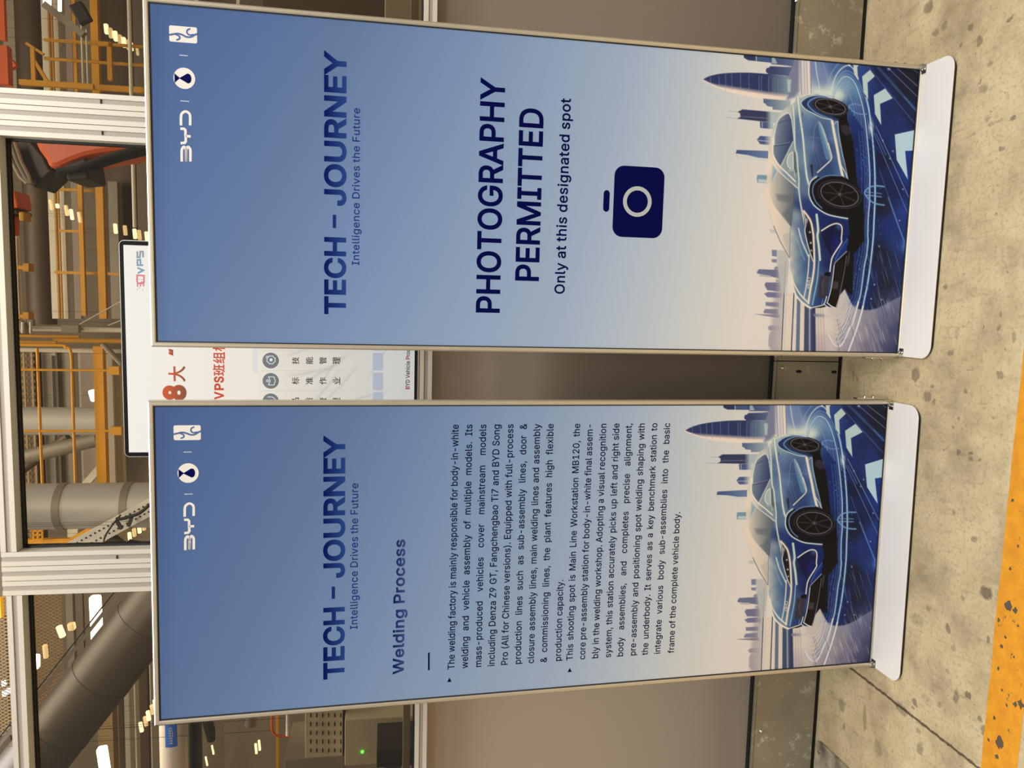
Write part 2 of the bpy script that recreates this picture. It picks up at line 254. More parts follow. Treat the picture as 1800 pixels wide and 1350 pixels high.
115:(365,[[182,-8,145,-5,112,3,84,18,62,38,45,63,36,94,94,107,105,79,124,60,150,49,181,45,217,50,244,62,262,81,268,103,265,121,254,136,237,147,212,155,149,170,104,186,72,208,53,237,47,274,51,305,65,332,87,354,115,370,149,381,187,384,223,381,254,372,279,358,299,339,314,316,324,290,268,277,258,298,243,316,219,328,187,333,156,329,131,317,114,299,109,277,112,258,124,243,144,232,172,223,229,209,275,194,306,171,325,142,331,107,326,75,312,47,290,24,260,6,223,-5]]),
116:(227,[[204,379,204,327,6,327,6,379],[65,471,126,471,126,98,128,76,136,61,150,53,170,50,185,51,202,54,213,2,192,-3,168,-4,125,2,92,21,77,41,68,64,65,93]]),
117:(410,[[182,-5,146,-1,115,11,89,31,69,59,57,95,53,139,53,379,114,379,114,144,119,105,137,75,164,56,200,50,226,53,249,62,268,77,283,97,293,122,296,153,296,379,357,379,357,0,298,0,298,92,307,92,286,47,257,17,222,0]]),
118:(389,[[163,0,17,379,84,379,165,155,187,87,206,21,184,21,203,87,224,155,305,379,371,379,226,0]]),
119:(567,[[138,0,23,379,87,379,133,214,154,137,175,41,165,41,186,135,206,214,252,379,316,379,362,214,382,136,402,41,391,41,413,135,434,214,480,379,545,379,429,0,368,0,319,172,305,225,291,280,277,338,291,338,277,280,263,225,248,172,199,0]]),
120:(379,[[21,0,171,218,171,171,29,379,100,379,147,306,179,253,207,206,175,206,202,253,233,306,282,379,352,379,209,169,209,214,358,0,287,0,231,85,200,136,173,182,205,182,178,136,148,85,91,0]]),
121:(389,[[47,-139,61,-86,71,-87,88,-90,104,-89,118,-84,130,-74,141,-58,151,-36,163,-1,17,379,84,379,165,155,187,87,206,21,184,21,202,87,224,155,305,379,371,379,204,-58,191,-85,177,-107,159,-124,139,-136,117,-143,91,-145,65,-143]]),
122:(380,[[42,0,42,46,254,320,254,323,48,323,48,379,333,379,333,331,126,60,126,56,339,56,339,0]]),
8211:(350,[[350,244,350,188,0,188,0,244]]),
8220:(300,[[52,318,104,509,151,509,121,318],[175,318,228,509,274,509,244,318]]),
8221:(300,[[52,318,82,509,151,509,98,318],[175,318,205,509,274,509,222,318]]),
22823:(1000,[[461,839,459,706,446,553,62,553,62,476,433,476,408,381,370,288,317,199,246,117,156,45,43,-16,75,-46,100,-78,211,-16,302,58,374,140,429,229,471,323,501,419,544,309,597,209,658,120,729,41,810,-25,902,-78,928,-41,958,-8,866,41,785,104,714,182,653,270,603,369,563,476,942,476,942,553,526,553,539,705,542,839]]),
26631:(1000,[[466,764,466,693,902,693,902,764],[779,325,825,218,864,109,888,16,957,41,931,133,891,240,843,345],[491,342,468,263,439,187,404,117,364,57,396,38,425,18,477,106,523,212,560,327],[422,525,422,454,636,454,636,18,632,4,617,0,505,1,520,-38,529,-76,617,-74,674,-62,692,-50,704,-34,710,-12,712,17,712,454,956,454,956,525],[202,840,202,628,49,628,49,558,186,558,156,463,117,368,72,283,24,215,47,180,66,145,115,221,161,316,202,422,202,-79,277,-79,277,444,329,366,368,301,412,360,348,444,277,531,277,558,408,558,408,628,277,628,277,840]]),
29677:(1000,[[521,840,521,413,519,326,509,243,488,166,453,94,400,30,325,-27,350,-53,372,-81,454,-18,513,54,552,134,575,221,586,314,589,413,589,840],[376,633,374,537,367,447,353,367,329,302,384,263,407,321,422,389,431,464,435,544,437,626],[628,405,628,337,738,337,738,26,544,26,544,-44,960,-44,960,26,809,26,809,337,925,337,925,405,809,405,809,702,941,702,941,771,611,771,611,702,738,702,738,405],[31,74,45,3,346,79,338,147,224,119,224,376,321,376,321,444,224,444,224,698,336,698,336,766,42,766,42,698,155,698,155,444,56,444,56,376,155,376,155,102]]),
32452:(1000,[[48,58,63,-14,401,73,394,137],[481,790,481,11,380,11,380,-58,959,-58,959,11,872,11,872,790],[553,11,553,207,798,207,798,11],[553,466,798,466,798,274,553,274],[553,535,553,721,798,721,798,535],[66,423,108,435,242,454,176,367,130,315,85,270,49,249,63,214,73,182,143,204,401,259,402,321,182,281,264,376,342,481,415,591,355,628,288,520,143,504,206,597,265,701,318,809,250,840,197,720,141,617,102,555,70,513,42,493]]),
25216:(1000,[[614,840,614,683,378,683,378,613,614,613,614,462,398,462,398,393,431,393,428,392,461,314,499,242,544,176,594,116,530,74,463,39,392,11,320,-12,343,-44,361,-79,437,-53,511,-20,581,19,648,64,706,18,771,-21,841,-54,916,-81,938,-47,965,-16,892,7,825,36,762,72,705,113,757,166,804,226,846,292,881,365,909,444,861,465,847,462,688,462,688,613,929,613,929,683,688,683,688,840],[502,393,814,393,783,327,744,267,700,212,650,162,591,231,542,308],[178,840,178,638,49,638,49,568,178,568,178,348,37,311,59,238,178,273,178,11,174,-5,159,-9,56,-8,70,-43,79,-77,163,-75,216,-64,237,-49,248,-25,252,11,252,295,373,332,363,400,252,368,252,568,363,568,363,638,252,638,252,840]]),
33021:(1000,[[383,420,383,334,170,334,170,420],[100,484,100,-79,170,-79,170,125,383,125,383,8,380,-5,367,-9,263,-8,278,-43,288,-77,368,-75,422,-65,443,-50,454,-26,457,7,457,484],[170,275,383,275,383,184,170,184],[858,765,752,717,625,670,625,838,551,838,551,506,553,470,561,442,576,423,598,410,630,403,672,401,844,401,879,404,906,414,926,433,939,462,949,502,954,556,919,567,888,585,885,535,879,501,870,481,857,472,837,469,678,469,651,470,635,476,627,488,625,507,625,609,773,656,908,709],[870,319,801,282,716,246,625,213,625,373,551,373,551,35,553,-2,561,-30,576,-50,599,-62,631,-69,674,-71,849,-71,886,-68,914,-57,934,-36,948,-5,957,40,963,99,928,111,896,128,893,71,887,33,878,10,864,-1,843,-4,681,-4,652,-3,635,3,627,15,625,34,625,151,729,182,831,220,919,263],[84,553,154,566,414,586,437,533,502,563,471,631,425,707,373,780,312,756,349,701,384,643,164,631,229,719,287,818,209,842,172,766,132,702,105,664,81,638,58,625]]),
31649:(1000,[[211,438,211,-81,287,-81,287,-47,771,-47,771,-79,845,-79,845,168,287,168,287,237,792,237,792,438],[771,12,287,12,287,109,771,109],[440,623,471,559,101,559,101,394,174,394,174,500,839,500,839,394,915,394,915,559,548,559,530,599,507,637],[287,380,719,380,719,294,287,294],[167,844,145,780,116,718,82,663,43,616,108,580,150,636,189,703,258,703,289,645,311,592,375,614,357,656,331,703,484,703,484,758,214,758,240,830],[590,842,567,771,533,706,492,651,525,634,554,616,585,656,612,702,683,702,725,643,755,589,816,616,793,657,761,702,940,702,940,758,638,758,663,829]]),
29702:(1000,[[476,540,629,540,629,411,476,411],[694,540,847,540,847,411,694,411],[476,728,629,728,629,601,476,601],[694,728,847,728,847,601,694,601],[318,22,318,-47,967,-47,967,22,700,22,700,160,933,160,933,228,700,228,700,346,919,346,919,794,407,794,407,346,623,346,623,228,395,228,395,160,623,160,623,22],[35,100,54,24,365,128,352,201,242,164,242,413,343,413,343,483,242,483,242,702,358,702,358,772,46,772,46,702,170,702,170,483,56,483,56,413,170,413,170,141]]),
20934:(1000,[[48,765,125,648,183,538,253,575,192,682,113,796],[48,2,124,-33,198,129,268,303,202,339,125,157],[435,395,646,395,646,262,435,262],[435,461,435,596,646,596,646,461],[607,805,649,732,681,661,452,661,486,736,515,814,445,831,411,740,370,652,322,570,269,496,211,433,240,407,266,380,317,439,365,506,365,-80,435,-80,435,-9,954,-9,954,59,719,59,719,196,912,196,912,262,719,262,719,395,913,395,913,461,719,461,719,596,934,596,934,661,686,661,750,693,716,761,670,833],[435,196,646,196,646,59,435,59]]),
20316:(1000,[[526,828,492,740,453,656,407,576,358,504,305,442,336,417,363,391,438,487,506,601,575,601,575,-79,651,-79,651,164,952,164,952,235,651,235,651,387,939,387,939,456,651,456,651,601,962,601,962,673,542,673,572,740,598,809],[285,836,247,745,202,658,150,576,95,501,36,437,60,400,80,362,130,418,179,481,179,-78,254,-78,254,599,310,705,357,814]]),
19994:(1000,[[854,607,805,488,747,366,688,260,750,228,839,393,922,575],[82,589,161,404,219,236,294,264,232,428,152,610],[585,827,585,46,417,46,417,828,340,828,340,46,60,46,60,-28,943,-28,943,46,661,46,661,827]]),
21697:(1000,[[302,726,701,726,701,536,302,536],[229,797,229,464,778,464,778,797],[83,357,83,-80,155,-80,155,-26,364,-26,364,-71,439,-71,439,357],[155,47,155,286,364,286,364,47],[549,357,549,-80,621,-80,621,-26,849,-26,849,-74,925,-74,925,357],[621,47,621,286,849,286,849,47]]),
36136:(1000,[[594,69,754,0,890,-74,943,-23,806,47,647,115],[542,348,542,258,539,215,525,168,493,119,435,70,344,22,212,-21,240,-50,262,-79,401,-28,498,28,562,86,598,146,615,203,619,257,619,348],[291,460,291,114,366,114,366,389,796,389,796,110,874,110,874,460,587,460,601,558,950,558,950,625,608,625,619,734,764,752,891,775,831,835,690,810,517,791,328,776,140,766,140,487,139,406,134,319,124,228,105,137,77,50,36,-30,71,-47,102,-68,144,16,175,109,195,207,207,306,213,400,214,487,214,558,525,558,514,460],[531,625,214,625,214,704,376,713,539,726]])}
GL = {}                             # character -> (advance, outlines), in units of the line height; numbers above are thousandths
for _k, (_adv, _cs) in GLYPHS.items():
    GL[chr(_k)] = (_adv / 1000.0, [[(c[i] / 1000.0, c[i + 1] / 1000.0) for i in range(0, len(c), 2)] for c in _cs])
CAP = max(y for c in GL['H'][1] for _, y in c)
def _area(c): return 0.5 * sum(c[i - 1][0] * c[i][1] - c[i][0] * c[i - 1][1] for i in range(len(c)))
def _grow(c, w):
    """moves an outline to its left by -w, so solid outlines grow and holes shrink"""
    n = len(c); out = []
    for i in range(n):
        p0, p1, p2 = c[i - 1], c[i], c[(i + 1) % n]
        e1 = (p1[0] - p0[0], p1[1] - p0[1]); e2 = (p2[0] - p1[0], p2[1] - p1[1])
        l1 = math.hypot(*e1) or 1e-9; l2 = math.hypot(*e2) or 1e-9
        n1 = (e1[1] / l1, -e1[0] / l1); n2 = (e2[1] / l2, -e2[0] / l2)
        k = 1 + n1[0] * n2[0] + n1[1] * n2[1]; k = max(k, 0.5)
        out.append((p1[0] + w * (n1[0] + n2[0]) / k, p1[1] + w * (n1[1] + n2[1]) / k))
    return out
_tri = {}
def glyph_tris(ch, bold):
    key = (ch, bold)
    if key in _tri: return _tri[key]
    cs = GL[ch][1]; big = max(cs, key=lambda c: abs(_area(c))); sgn = 1 if _area(big) > 0 else -1
    cs = [_grow(c, bold * sgn) for c in cs] if bold else cs
    vs = []; es = []
    for c in cs:
        k = len(vs); n = len(c); vs += [Vector(p) for p in c]; es += [(k + i, k + (i + 1) % n) for i in range(n)]
    V, E, Fc = delaunay_2d_cdt(vs, es, [], 0, 1e-6)[:3]
    keep = []
    for f in Fc:
        cx = sum(V[i][0] for i in f) / len(f); cy = sum(V[i][1] for i in f) / len(f); w = 0
        for c in cs:
            for i in range(len(c)):
                (x0, y0), (x1, y1) = c[i - 1], c[i]
                if (y0 <= cy) != (y1 <= cy):
                    if x0 + (cy - y0) * (x1 - x0) / (y1 - y0) > cx: w += 1 if y1 > y0 else -1
        if w * sgn > 0: keep.append(tuple(f))
    _tri[key] = ([(v[0], v[1]) for v in V], keep); return _tri[key]
def lay(text, bold=0.0, track=0.0, width=None):
    """one line of text -> vertices, faces and per-vertex character index; words are spread out to `width` if given"""
    words = text.split(' '); sp = GL[' '][0]
    def ww(w): return sum(GL[c][0] + track for c in w)
    if width is not None and len(words) > 1: sp = (width - sum(ww(w) for w in words)) / (len(words) - 1)
    x = 0; vs = []; fs = []; ci = []; k = 0
    for wi, w in enumerate(words):
        for c in w:
            V, T = glyph_tris(c, bold); b = len(vs)
            vs += [(x + p[0], p[1]) for p in V]; fs += [tuple(i + b for i in t) for t in T]; ci += [k] * len(V)
            x += GL[c][0] + track; k += 1
        x += sp
    return vs, fs, ci
def ink(o, cols):
    a = o.data.color_attributes.new('ink', 'FLOAT_COLOR', 'POINT')
    a.data.foreach_set('color', np.asarray(cols, dtype=np.float32).ravel())
    return o
class Print:
    """flat shapes of ink on a sheet; to3d(a, b, layer) places them"""
    def __init__(s, to3d): s.v = []; s.c = []; s.f = []; s.to3d = to3d
    def put(s, vs, fs, col, layer=1):
        k = len(s.v)
        for a, b in vs:
            s.v.append(s.to3d(a, b, layer)); c = col(a, b) if callable(col) else col
            s.c.append(c)
        s.f += [tuple(i + k for i in f) for f in fs]
    def text(s, t, a0, a1, b0, b1, col, bold=0.0, track=0.0, layer=1, cap=None):
        vs, fs, ci = lay(t, bold, track)
        x0 = min(v[0] for v in vs); x1 = max(v[0] for v in vs); cap = cap or CAP
        sx = (a1 - a0) / (x1 - x0); sy = (b1 - b0) / cap
        s.put([(a0 + (x - x0) * sx, b0 + y * sy) for x, y in vs], fs, col, layer)
    def poly(s, pts, col, layer=1):
        s.put(pts, [tuple(range(len(pts)))], col, layer)
    def disc(s, ca, cb, ra, rb, col, layer=1, inner=0.0, n=48):
        o = [(ca + ra * math.cos(2 * math.pi * i / n), cb + rb * math.sin(2 * math.pi * i / n)) for i in range(n)]
        if not inner: return s.poly(o, col, layer)
        q = [(ca + ra * inner * math.cos(2 * math.pi * i / n), cb + rb * inner * math.sin(2 * math.pi * i / n)) for i in range(n)]
        s.put(o + q, [(i, (i + 1) % n, n + (i + 1) % n, n + i) for i in range(n)], col, layer)
    def stroke(s, pts, w, col, layer=1, closed=False):
        n = len(pts); L = []; R = []
        for i in range(n):
            p = pts[i]; a = pts[i - 1] if (i > 0 or closed) else p; c = pts[(i + 1) % n] if (i < n - 1 or closed) else p
            d1 = (p[0] - a[0], p[1] - a[1]); d2 = (c[0] - p[0], c[1] - p[1])
            l1 = math.hypot(*d1); l2 = math.hypot(*d2)
            n1 = (-d1[1] / l1, d1[0] / l1) if l1 else None; n2 = (-d2[1] / l2, d2[0] / l2) if l2 else None
            n1 = n1 or n2; n2 = n2 or n1; k = max(1 + n1[0] * n2[0] + n1[1] * n2[1], 0.4)
            m = ((n1[0] + n2[0]) / k * w / 2, (n1[1] + n2[1]) / k * w / 2)
            L.append((p[0] + m[0], p[1] + m[1])); R.append((p[0] - m[0], p[1] - m[1]))
        q = n if closed else n - 1
        s.put(L + R, [(i, (i + 1) % n, n + (i + 1) % n, n + i) for i in range(q)], col, layer)
    def build(s, name, m, parent):
        o = mesh_obj(name, s.v, s.f, m, parent)
        return ink(o, s.c)
def rrect(a0, a1, b0, b1, r, n=8):
    out = []
    for cx, cy, t0 in ((a1 - r, b1 - r, 0), (a0 + r, b1 - r, 90), (a0 + r, b0 + r, 180), (a1 - r, b0 + r, 270)):
        out += [(cx + r * math.cos(math.radians(t0 + 90 * i / n)), cy + r * math.sin(math.radians(t0 + 90 * i / n))) for i in range(n + 1)]
    return out
# ------------------------------------------------------------------ the printed picture (sky, skyline, road, car), as ink on the sheet
class Painter:
    """paints flat ink colours at arbitrary points; X, Y are picture coordinates, C holds 0-255 sRGB"""
    def __init__(s, X, Y): s.X = X; s.Y = Y; s.C = np.zeros((len(X), 3))
    def _near(s, P, pad):
        P = np.asarray(P, float)
        return np.nonzero((s.X > P[:, 0].min() - pad) & (s.X < P[:, 0].max() + pad) & (s.Y > P[:, 1].min() - pad) & (s.Y < P[:, 1].max() + pad))[0]
    @staticmethod
    def _dist(x, y, P, closed):
        d = np.full(len(x), 1e9); tt = np.zeros(len(x)); n = len(P); segs = n if closed else n - 1
        L = np.cumsum([0] + [math.hypot(P[(i + 1) % n][0] - P[i][0], P[(i + 1) % n][1] - P[i][1]) for i in range(segs)])
        for i in range(segs):
            ax, ay = P[i]; bx, by = P[(i + 1) % n]; vx, vy = bx - ax, by - ay; q = vx * vx + vy * vy
            if q < 1e-12: continue
            t = np.clip(((x - ax) * vx + (y - ay) * vy) / q, 0, 1)
            dd = np.hypot(x - ax - t * vx, y - ay - t * vy); m = dd < d
            d = np.where(m, dd, d); tt = np.where(m, (L[i] + t * math.sqrt(q)) / max(L[-1], 1e-9), tt)
        return d, tt
    @staticmethod
    def _in(x, y, P):
        c = np.zeros(len(x), bool); n = len(P)
        for i in range(n):
            (x0, y0), (x1, y1) = P[i - 1], P[i]
            if y0 == y1: continue
            c ^= ((y0 <= y) != (y1 <= y)) & (x < x0 + (y - y0) * (x1 - x0) / (y1 - y0))
        return c
    def mix(s, idx, col, al):
        if callable(col): col = col(s.X[idx], s.Y[idx])
        s.C[idx] = s.C[idx] * (1 - al[:, None]) + np.asarray(col, float) * al[:, None]
    def fill(s, P, col, soft=0.8, alpha=1.0):
        i = s._near(P, soft * 2 + 1)
        if not len(i): return
        x, y = s.X[i], s.Y[i]; d, _ = s._dist(x, y, P, True); sd = np.where(s._in(x, y, P), d, -d)
        t = np.clip(sd / (2 * soft) + 0.5, 0, 1); s.mix(i, col, alpha * t * t * (3 - 2 * t))
    def stroke(s, P, w, col, glow=0.0, gcol=None, alpha=1.0, taper=0, closed=False):
        P = [tuple(p) for p in P]; i = s._near(P, w + glow * 2.5 + 2)
        if not len(i): return
        x, y = s.X[i], s.Y[i]; d, t = s._dist(x, y, P, closed)
        k = np.ones(len(t))
        if taper == 1: k = np.sin(np.pi * np.clip(t, 0, 1)) ** 0.5
        elif taper == 2: k = 1 - t
        elif taper == 3: k = t
        if glow: s.mix(i, gcol or col, 0.55 * alpha * k * np.exp(-(d / glow) ** 2))
        s.mix(i, col, alpha * k * np.clip((w / 2 - d) / 0.9 + 0.5, 0, 1))
    def spot(s, cx, cy, r, col, alpha=1.0, ry=None):
        ry = ry or r; i = s._near([(cx - r * 2.5, cy - ry * 2.5), (cx + r * 2.5, cy + ry * 2.5)], 0)
        if len(i): s.mix(i, col, alpha * np.exp(-((s.X[i] - cx) / r) ** 2 - ((s.Y[i] - cy) / ry) ** 2))
def field(anchors, p=1.7, eps=90.0):
    A_ = np.array([a[:2] for a in anchors], float); K = np.array([a[2] for a in anchors], float)
    def f(x, y):
        w = 1.0 / (((x[:, None] - A_[None, :, 0]) ** 2 + (y[:, None] - A_[None, :, 1]) ** 2) + eps) ** p
        return (w @ K) / w.sum(1)[:, None]
    return f
def curve(P, closed=False, k=6):
    n = len(P); out = []
    for i in range(n if closed else n - 1):
        g = lambda j: P[j % n] if closed else P[min(max(j, 0), n - 1)]
        p0, p1, p2, p3 = g(i - 1), g(i), g(i + 1), g(i + 2)
        for j in range(k):
            t = j / k
            out.append(tuple(0.5 * (2 * p1[q] + (p2[q] - p0[q]) * t + (2 * p0[q] - 5 * p1[q] + 4 * p2[q] - p3[q]) * t * t + (3 * p1[q] - p0[q] - 3 * p2[q] + p3[q]) * t ** 3) for q in range(len(p1))))
    if not closed: out.append(tuple(P[-1]))
    return out
def frame9(ox, oy, k=9.0): return lambda *P: [(ox + x / k, oy + y / k) for x, y in P]
pA, pB, pC, pD, pE = frame9(1190, 700), frame9(1380, 700), frame9(1190, 840), frame9(1380, 840), frame9(1290, 980)
pF, pG = frame9(1390, 980, 6.75), frame9(1290, 1080)
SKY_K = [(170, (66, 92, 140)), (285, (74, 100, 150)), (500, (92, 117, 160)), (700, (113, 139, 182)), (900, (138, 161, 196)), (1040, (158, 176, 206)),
         (1130, (178, 193, 213)), (1220, (203, 209, 215)), (1310, (226, 222, 220)), (1500, (234, 227, 221))]  # print gradient, with lower keys tinted bluer to offset warm floor bounce
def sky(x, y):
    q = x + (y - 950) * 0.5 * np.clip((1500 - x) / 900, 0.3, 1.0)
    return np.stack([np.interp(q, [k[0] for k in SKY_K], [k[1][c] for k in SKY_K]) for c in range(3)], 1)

def paint_picture(X, Y):
    p = Painter(X, Y); rnd = random.Random(5)
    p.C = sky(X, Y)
    WHITE = (238, 236, 226); CREAM = (236, 226, 208); CYAN = (190, 214, 224)
    # --- ground
    dark = field([(1385, 715, (118, 140, 190)), (1400, 740, (118, 138, 188)), (1392, 762, (190, 206, 214)), (1417, 757, (205, 224, 222)), (1425, 720, (72, 104, 165)),
        (1440, 742, (120, 158, 196)), (1452, 715, (46, 78, 150)), (1465, 735, (36, 62, 140)), (1500, 720, (24, 32, 72)), (1550, 720, (20, 22, 38)), (1540, 745, (20, 23, 43)),
        (1452, 770, (40, 72, 138)), (1480, 780, (28, 48, 115)), (1500, 760, (26, 44, 110)), (1520, 790, (26, 38, 90)), (1550, 790, (24, 28, 58)), (1462, 810, (24, 50, 118)),
        (1490, 830, (25, 37, 90)), (1530, 800, (28, 42, 105)), (1540, 830, (30, 58, 140)), (1450, 830, (18, 38, 100)), (1470, 870, (22, 48, 118)), (1500, 860, (22, 27, 58)),
        (1520, 900, (22, 30, 74)), (1540, 880, (24, 50, 125)), (1470, 930, (20, 38, 95)), (1500, 930, (23, 26, 48)), (1520, 960, (28, 45, 112)), (1540, 940, (36, 56, 130)),
        (1470, 1000, (18, 38, 92)), (1500, 1010, (23, 26, 46)), (1530, 990, (32, 52, 118)), (1480, 1050, (20, 38, 95)), (1510, 1050, (27, 29, 46)), (1530, 1040, (32, 46, 92)),
        (1470, 1090, (22, 42, 100)), (1500, 1090, (34, 38, 66)), (1525, 1080, (52, 58, 96))])
    light = field([(1400, 1085, (190, 185, 188)), (1430, 1088, (206, 202, 202)), (1447, 1100, (186, 184, 191)), (1480, 1110, (142, 140, 158)), (1510, 1110, (94, 95, 126)), (1400, 1112, (217, 209, 201)),
        (1412, 1130, (226, 215, 204)), (1440, 1130, (200, 193, 194)), (1470, 1140, (154, 149, 164)), (1500, 1140, (112, 110, 138)), (1525, 1130, (68, 71, 106)), (1420, 1158, (205, 196, 197)),
        (1450, 1163, (160, 152, 168)), (1480, 1160, (120, 116, 141)), (1510, 1155, (74, 76, 109)), (1526, 1160, (52, 56, 88)), (1400, 1172, (190, 180, 186)), (1430, 1100, (206, 200, 198))])
    gnd = [(1381, 690), (1382, 770), (1400, 900), (1400, 1060), (1391, 1105), (1394, 1200), (1600, 1200), (1600, 690)]
    p.fill(gnd, light, 1.0)
    p.fill([(1381, 690), (1382, 775), (1400, 900), (1410, 1060)] + curve(pF((330, 560), (350, 612), (430, 760), (480, 800), (600, 808), (720, 772), (830, 705), (940, 640))) + [(1600, 1040), (1600, 690)], dark, 1.6)
    # guard rails and road edge, right side
    for y0, w, c in ((1366, 2.2, (150, 155, 180)), (1369, 1.2, (196, 196, 206)), (1371.5, 1.4, (160, 165, 188)), (1374, 1.5, (205, 203, 208)), (1376, 1.0, (140, 146, 172)), (1379.3, 3.2, (232, 224, 212)), (1381.6, 1.2, (120, 130, 165))):
        p.stroke([(y0 - 1.5, 700), (y0 + 1.5, 770)], w, c, alpha=0.9)
    # left side road bands
    p.fill([(1333, 1040), (1343, 1040), (1337, 1190), (1318, 1190), (1322, 1110)], (176, 170, 178), 5, 0.7)
    bands = [((1345, 1355, 1340, 1353), (226, 216, 206)), ((1357, 1363, 1355, 1361.5), (226, 220, 214)), ((1363, 1369, 1361.5, 1368), (104, 118, 148)), ((1369, 1375.5, 1368, 1375), (224, 214, 205)), ((1375.5, 1393, 1375, 1394.5), (70, 80, 112))]
    for (x0, x1, x2, x3), c in bands: p.fill([(x0, 1085), (x1, 1085), (x3, 1190), (x2, 1190)], c, 0.7)
    p.stroke([(1343.5, 1035), (1338, 1180)], 1.7, (70, 78, 102)); p.stroke([(1347.5, 1035), (1342, 1180)], 2.5, (205, 205, 206), alpha=0.8)
    p.stroke([(1358, 1080), (1354.2, 1180)], 2.0, (68, 78, 104)); p.stroke([(1383.8, 1100), (1384.5, 1180)], 1.3, (170, 190, 210), 1.5)
    p.fill([(1388, 1100), (1393, 1100), (1395, 1178), (1389, 1178)], (48, 58, 104), 1.2, 0.8)
    p.stroke([(1393, 1116), (1420, 1115)], 4.5, (130, 135, 165), 3, alpha=0.8, taper=2)
    for dx in (0, 4, 8): p.stroke([(1398 + dx, 1108), (1400 + dx * 1.3, 1180)], 0.9, (150, 145, 165), alpha=0.6)
    # road light: rings behind the car and trails beside it
    main = pB((350, 600), (368, 540), (400, 450), (470, 325), (550, 285), (640, 330), (700, 430), (750, 560), (790, 700), (822, 850), (850, 1050), (874, 1260), (892, 1460), (905, 1660), (905, 1860), (905, 2060), (890, 2260), (885, 2520)) + pE((1700, 90), (1680, 300), (1650, 450), (1600, 850), (1560, 1000), (1490, 1270)) + pG((1440, 470), (1340, 690), (1270, 742), (1200, 705), (1140, 610), (1120, 570))
    mc = curve(main)
    c0 = (1380 + 505 / 9, 700 + 610 / 9)
    for k, a, w in ((0.12, 0.5, 0.9), (0.24, 0.5, 0.8), (0.36, 0.6, 0.9), (0.46, 0.75, 1.3), (0.55, 0.5, 0.8), (0.63, 0.55, 0.9), (0.72, 0.5, 0.8), (0.8, 0.6, 1.0), (0.9, 0.55, 0.9), (1.12, 0.5, 0.9), (1.25, 0.6, 0.9)):
        ring = [(c0[0] + (x - c0[0]) * k, c0[1] + (y - c0[1]) * k) for x, y in mc[:62]]
        p.stroke(ring, w, (150, 185, 215), 1.0, alpha=a * 0.75)
    p.stroke(curve(pB((300, 600), (325, 480), (390, 290), (480, 170), (580, 125), (660, 190), (720, 300))), 1.5, (200, 220, 224), 1.2, alpha=0.85)
    p.stroke(curve(pB((280, 380), (330, 240), (440, 90))), 0.9, (180, 200, 220), alpha=0.7)
    p.stroke(curve(pB((80, 90), (110, 300), (150, 480), (150, 580))), 1.4, (196, 214, 224), 1.2, alpha=0.8); p.stroke(curve(pB((190, 90), (250, 280), (300, 480))), 1.0, (150, 175, 212), alpha=0.6)
    p.stroke(pB((560, 85), (590, 125)), 2.0, WHITE, 1.5)
    p.fill(pB((640, 85), (748, 85), (702, 135), (714, 325), (655, 235)), (206, 218, 214), 0.6)
    p.spot(*pB((420, 560))[0], 14, (225, 236, 226), 0.75, 9); p.spot(*pB((180, 545))[0], 16, (226, 234, 222), 0.7, 6); p.spot(*pB((700, 470))[0], 8, (110, 160, 205), 0.5, 14)
    second = curve(pB((840, 560), (880, 720), (915, 950), (940, 1150), (958, 1330), (975, 1560), (982, 1760), (985, 2010), (975, 2260), (967, 2520)) + pE((1765, 150), (1740, 400), (1700, 700), (1660, 900), (1620, 1100)) + pG((1540, 480), (1430, 790)))
    for off, a in ((-14, 0.4), (-9, 0.55), (-5.5, 0.6), (-3, 0.6)): p.stroke([(x + off + 1, y) for x, y in mc[60:150]], 0.9, (86, 112, 178), 1.0, alpha=a)
    p.stroke(mc, 1.7, (176, 204, 226), 1.6, (90, 135, 200)); p.stroke(second, 2.2, (170, 206, 232), 2.2, (80, 130, 200))
    tail = [q for q in mc if q[1] > 1086]; p.stroke(tail, 2.2, (232, 228, 226), 1.5, (214, 210, 212)); p.stroke([q for q in second if q[1] > 1092], 2.4, (232, 228, 226), 1.5, (214, 210, 212))
    p.spot(*pB((915, 975))[0], 4, (225, 236, 240), 0.9, 10)
    # reflections of the wheels
    p.stroke(curve(pB((585, 740), (600, 690), (680, 665), (760, 680)), False) , 1.0, (120, 165, 225), 1, alpha=0.8)
    p.stroke(curve(pB((585, 700), (640, 765), (740, 802), (850, 795))), 1.1, (120, 165, 225), 1, alpha=0.8)
    for yy in (705, 730, 755): p.stroke(pB((620, yy), (740, yy)), 0.8, (70, 110, 190), alpha=0.6)
    p.stroke(curve(pD((1115, 545), (980, 547), (880, 590), (832, 660), (870, 720), (950, 785), (1050, 806), (1120, 808))), 2.0, (120, 170, 220), 1.6, alpha=0.8)
    for yy, a in ((645, 0.6), (690, 0.8)): p.stroke(pD((860, yy), (1080, yy + 5)), 1.1, (130, 170, 215), 1, alpha=a)
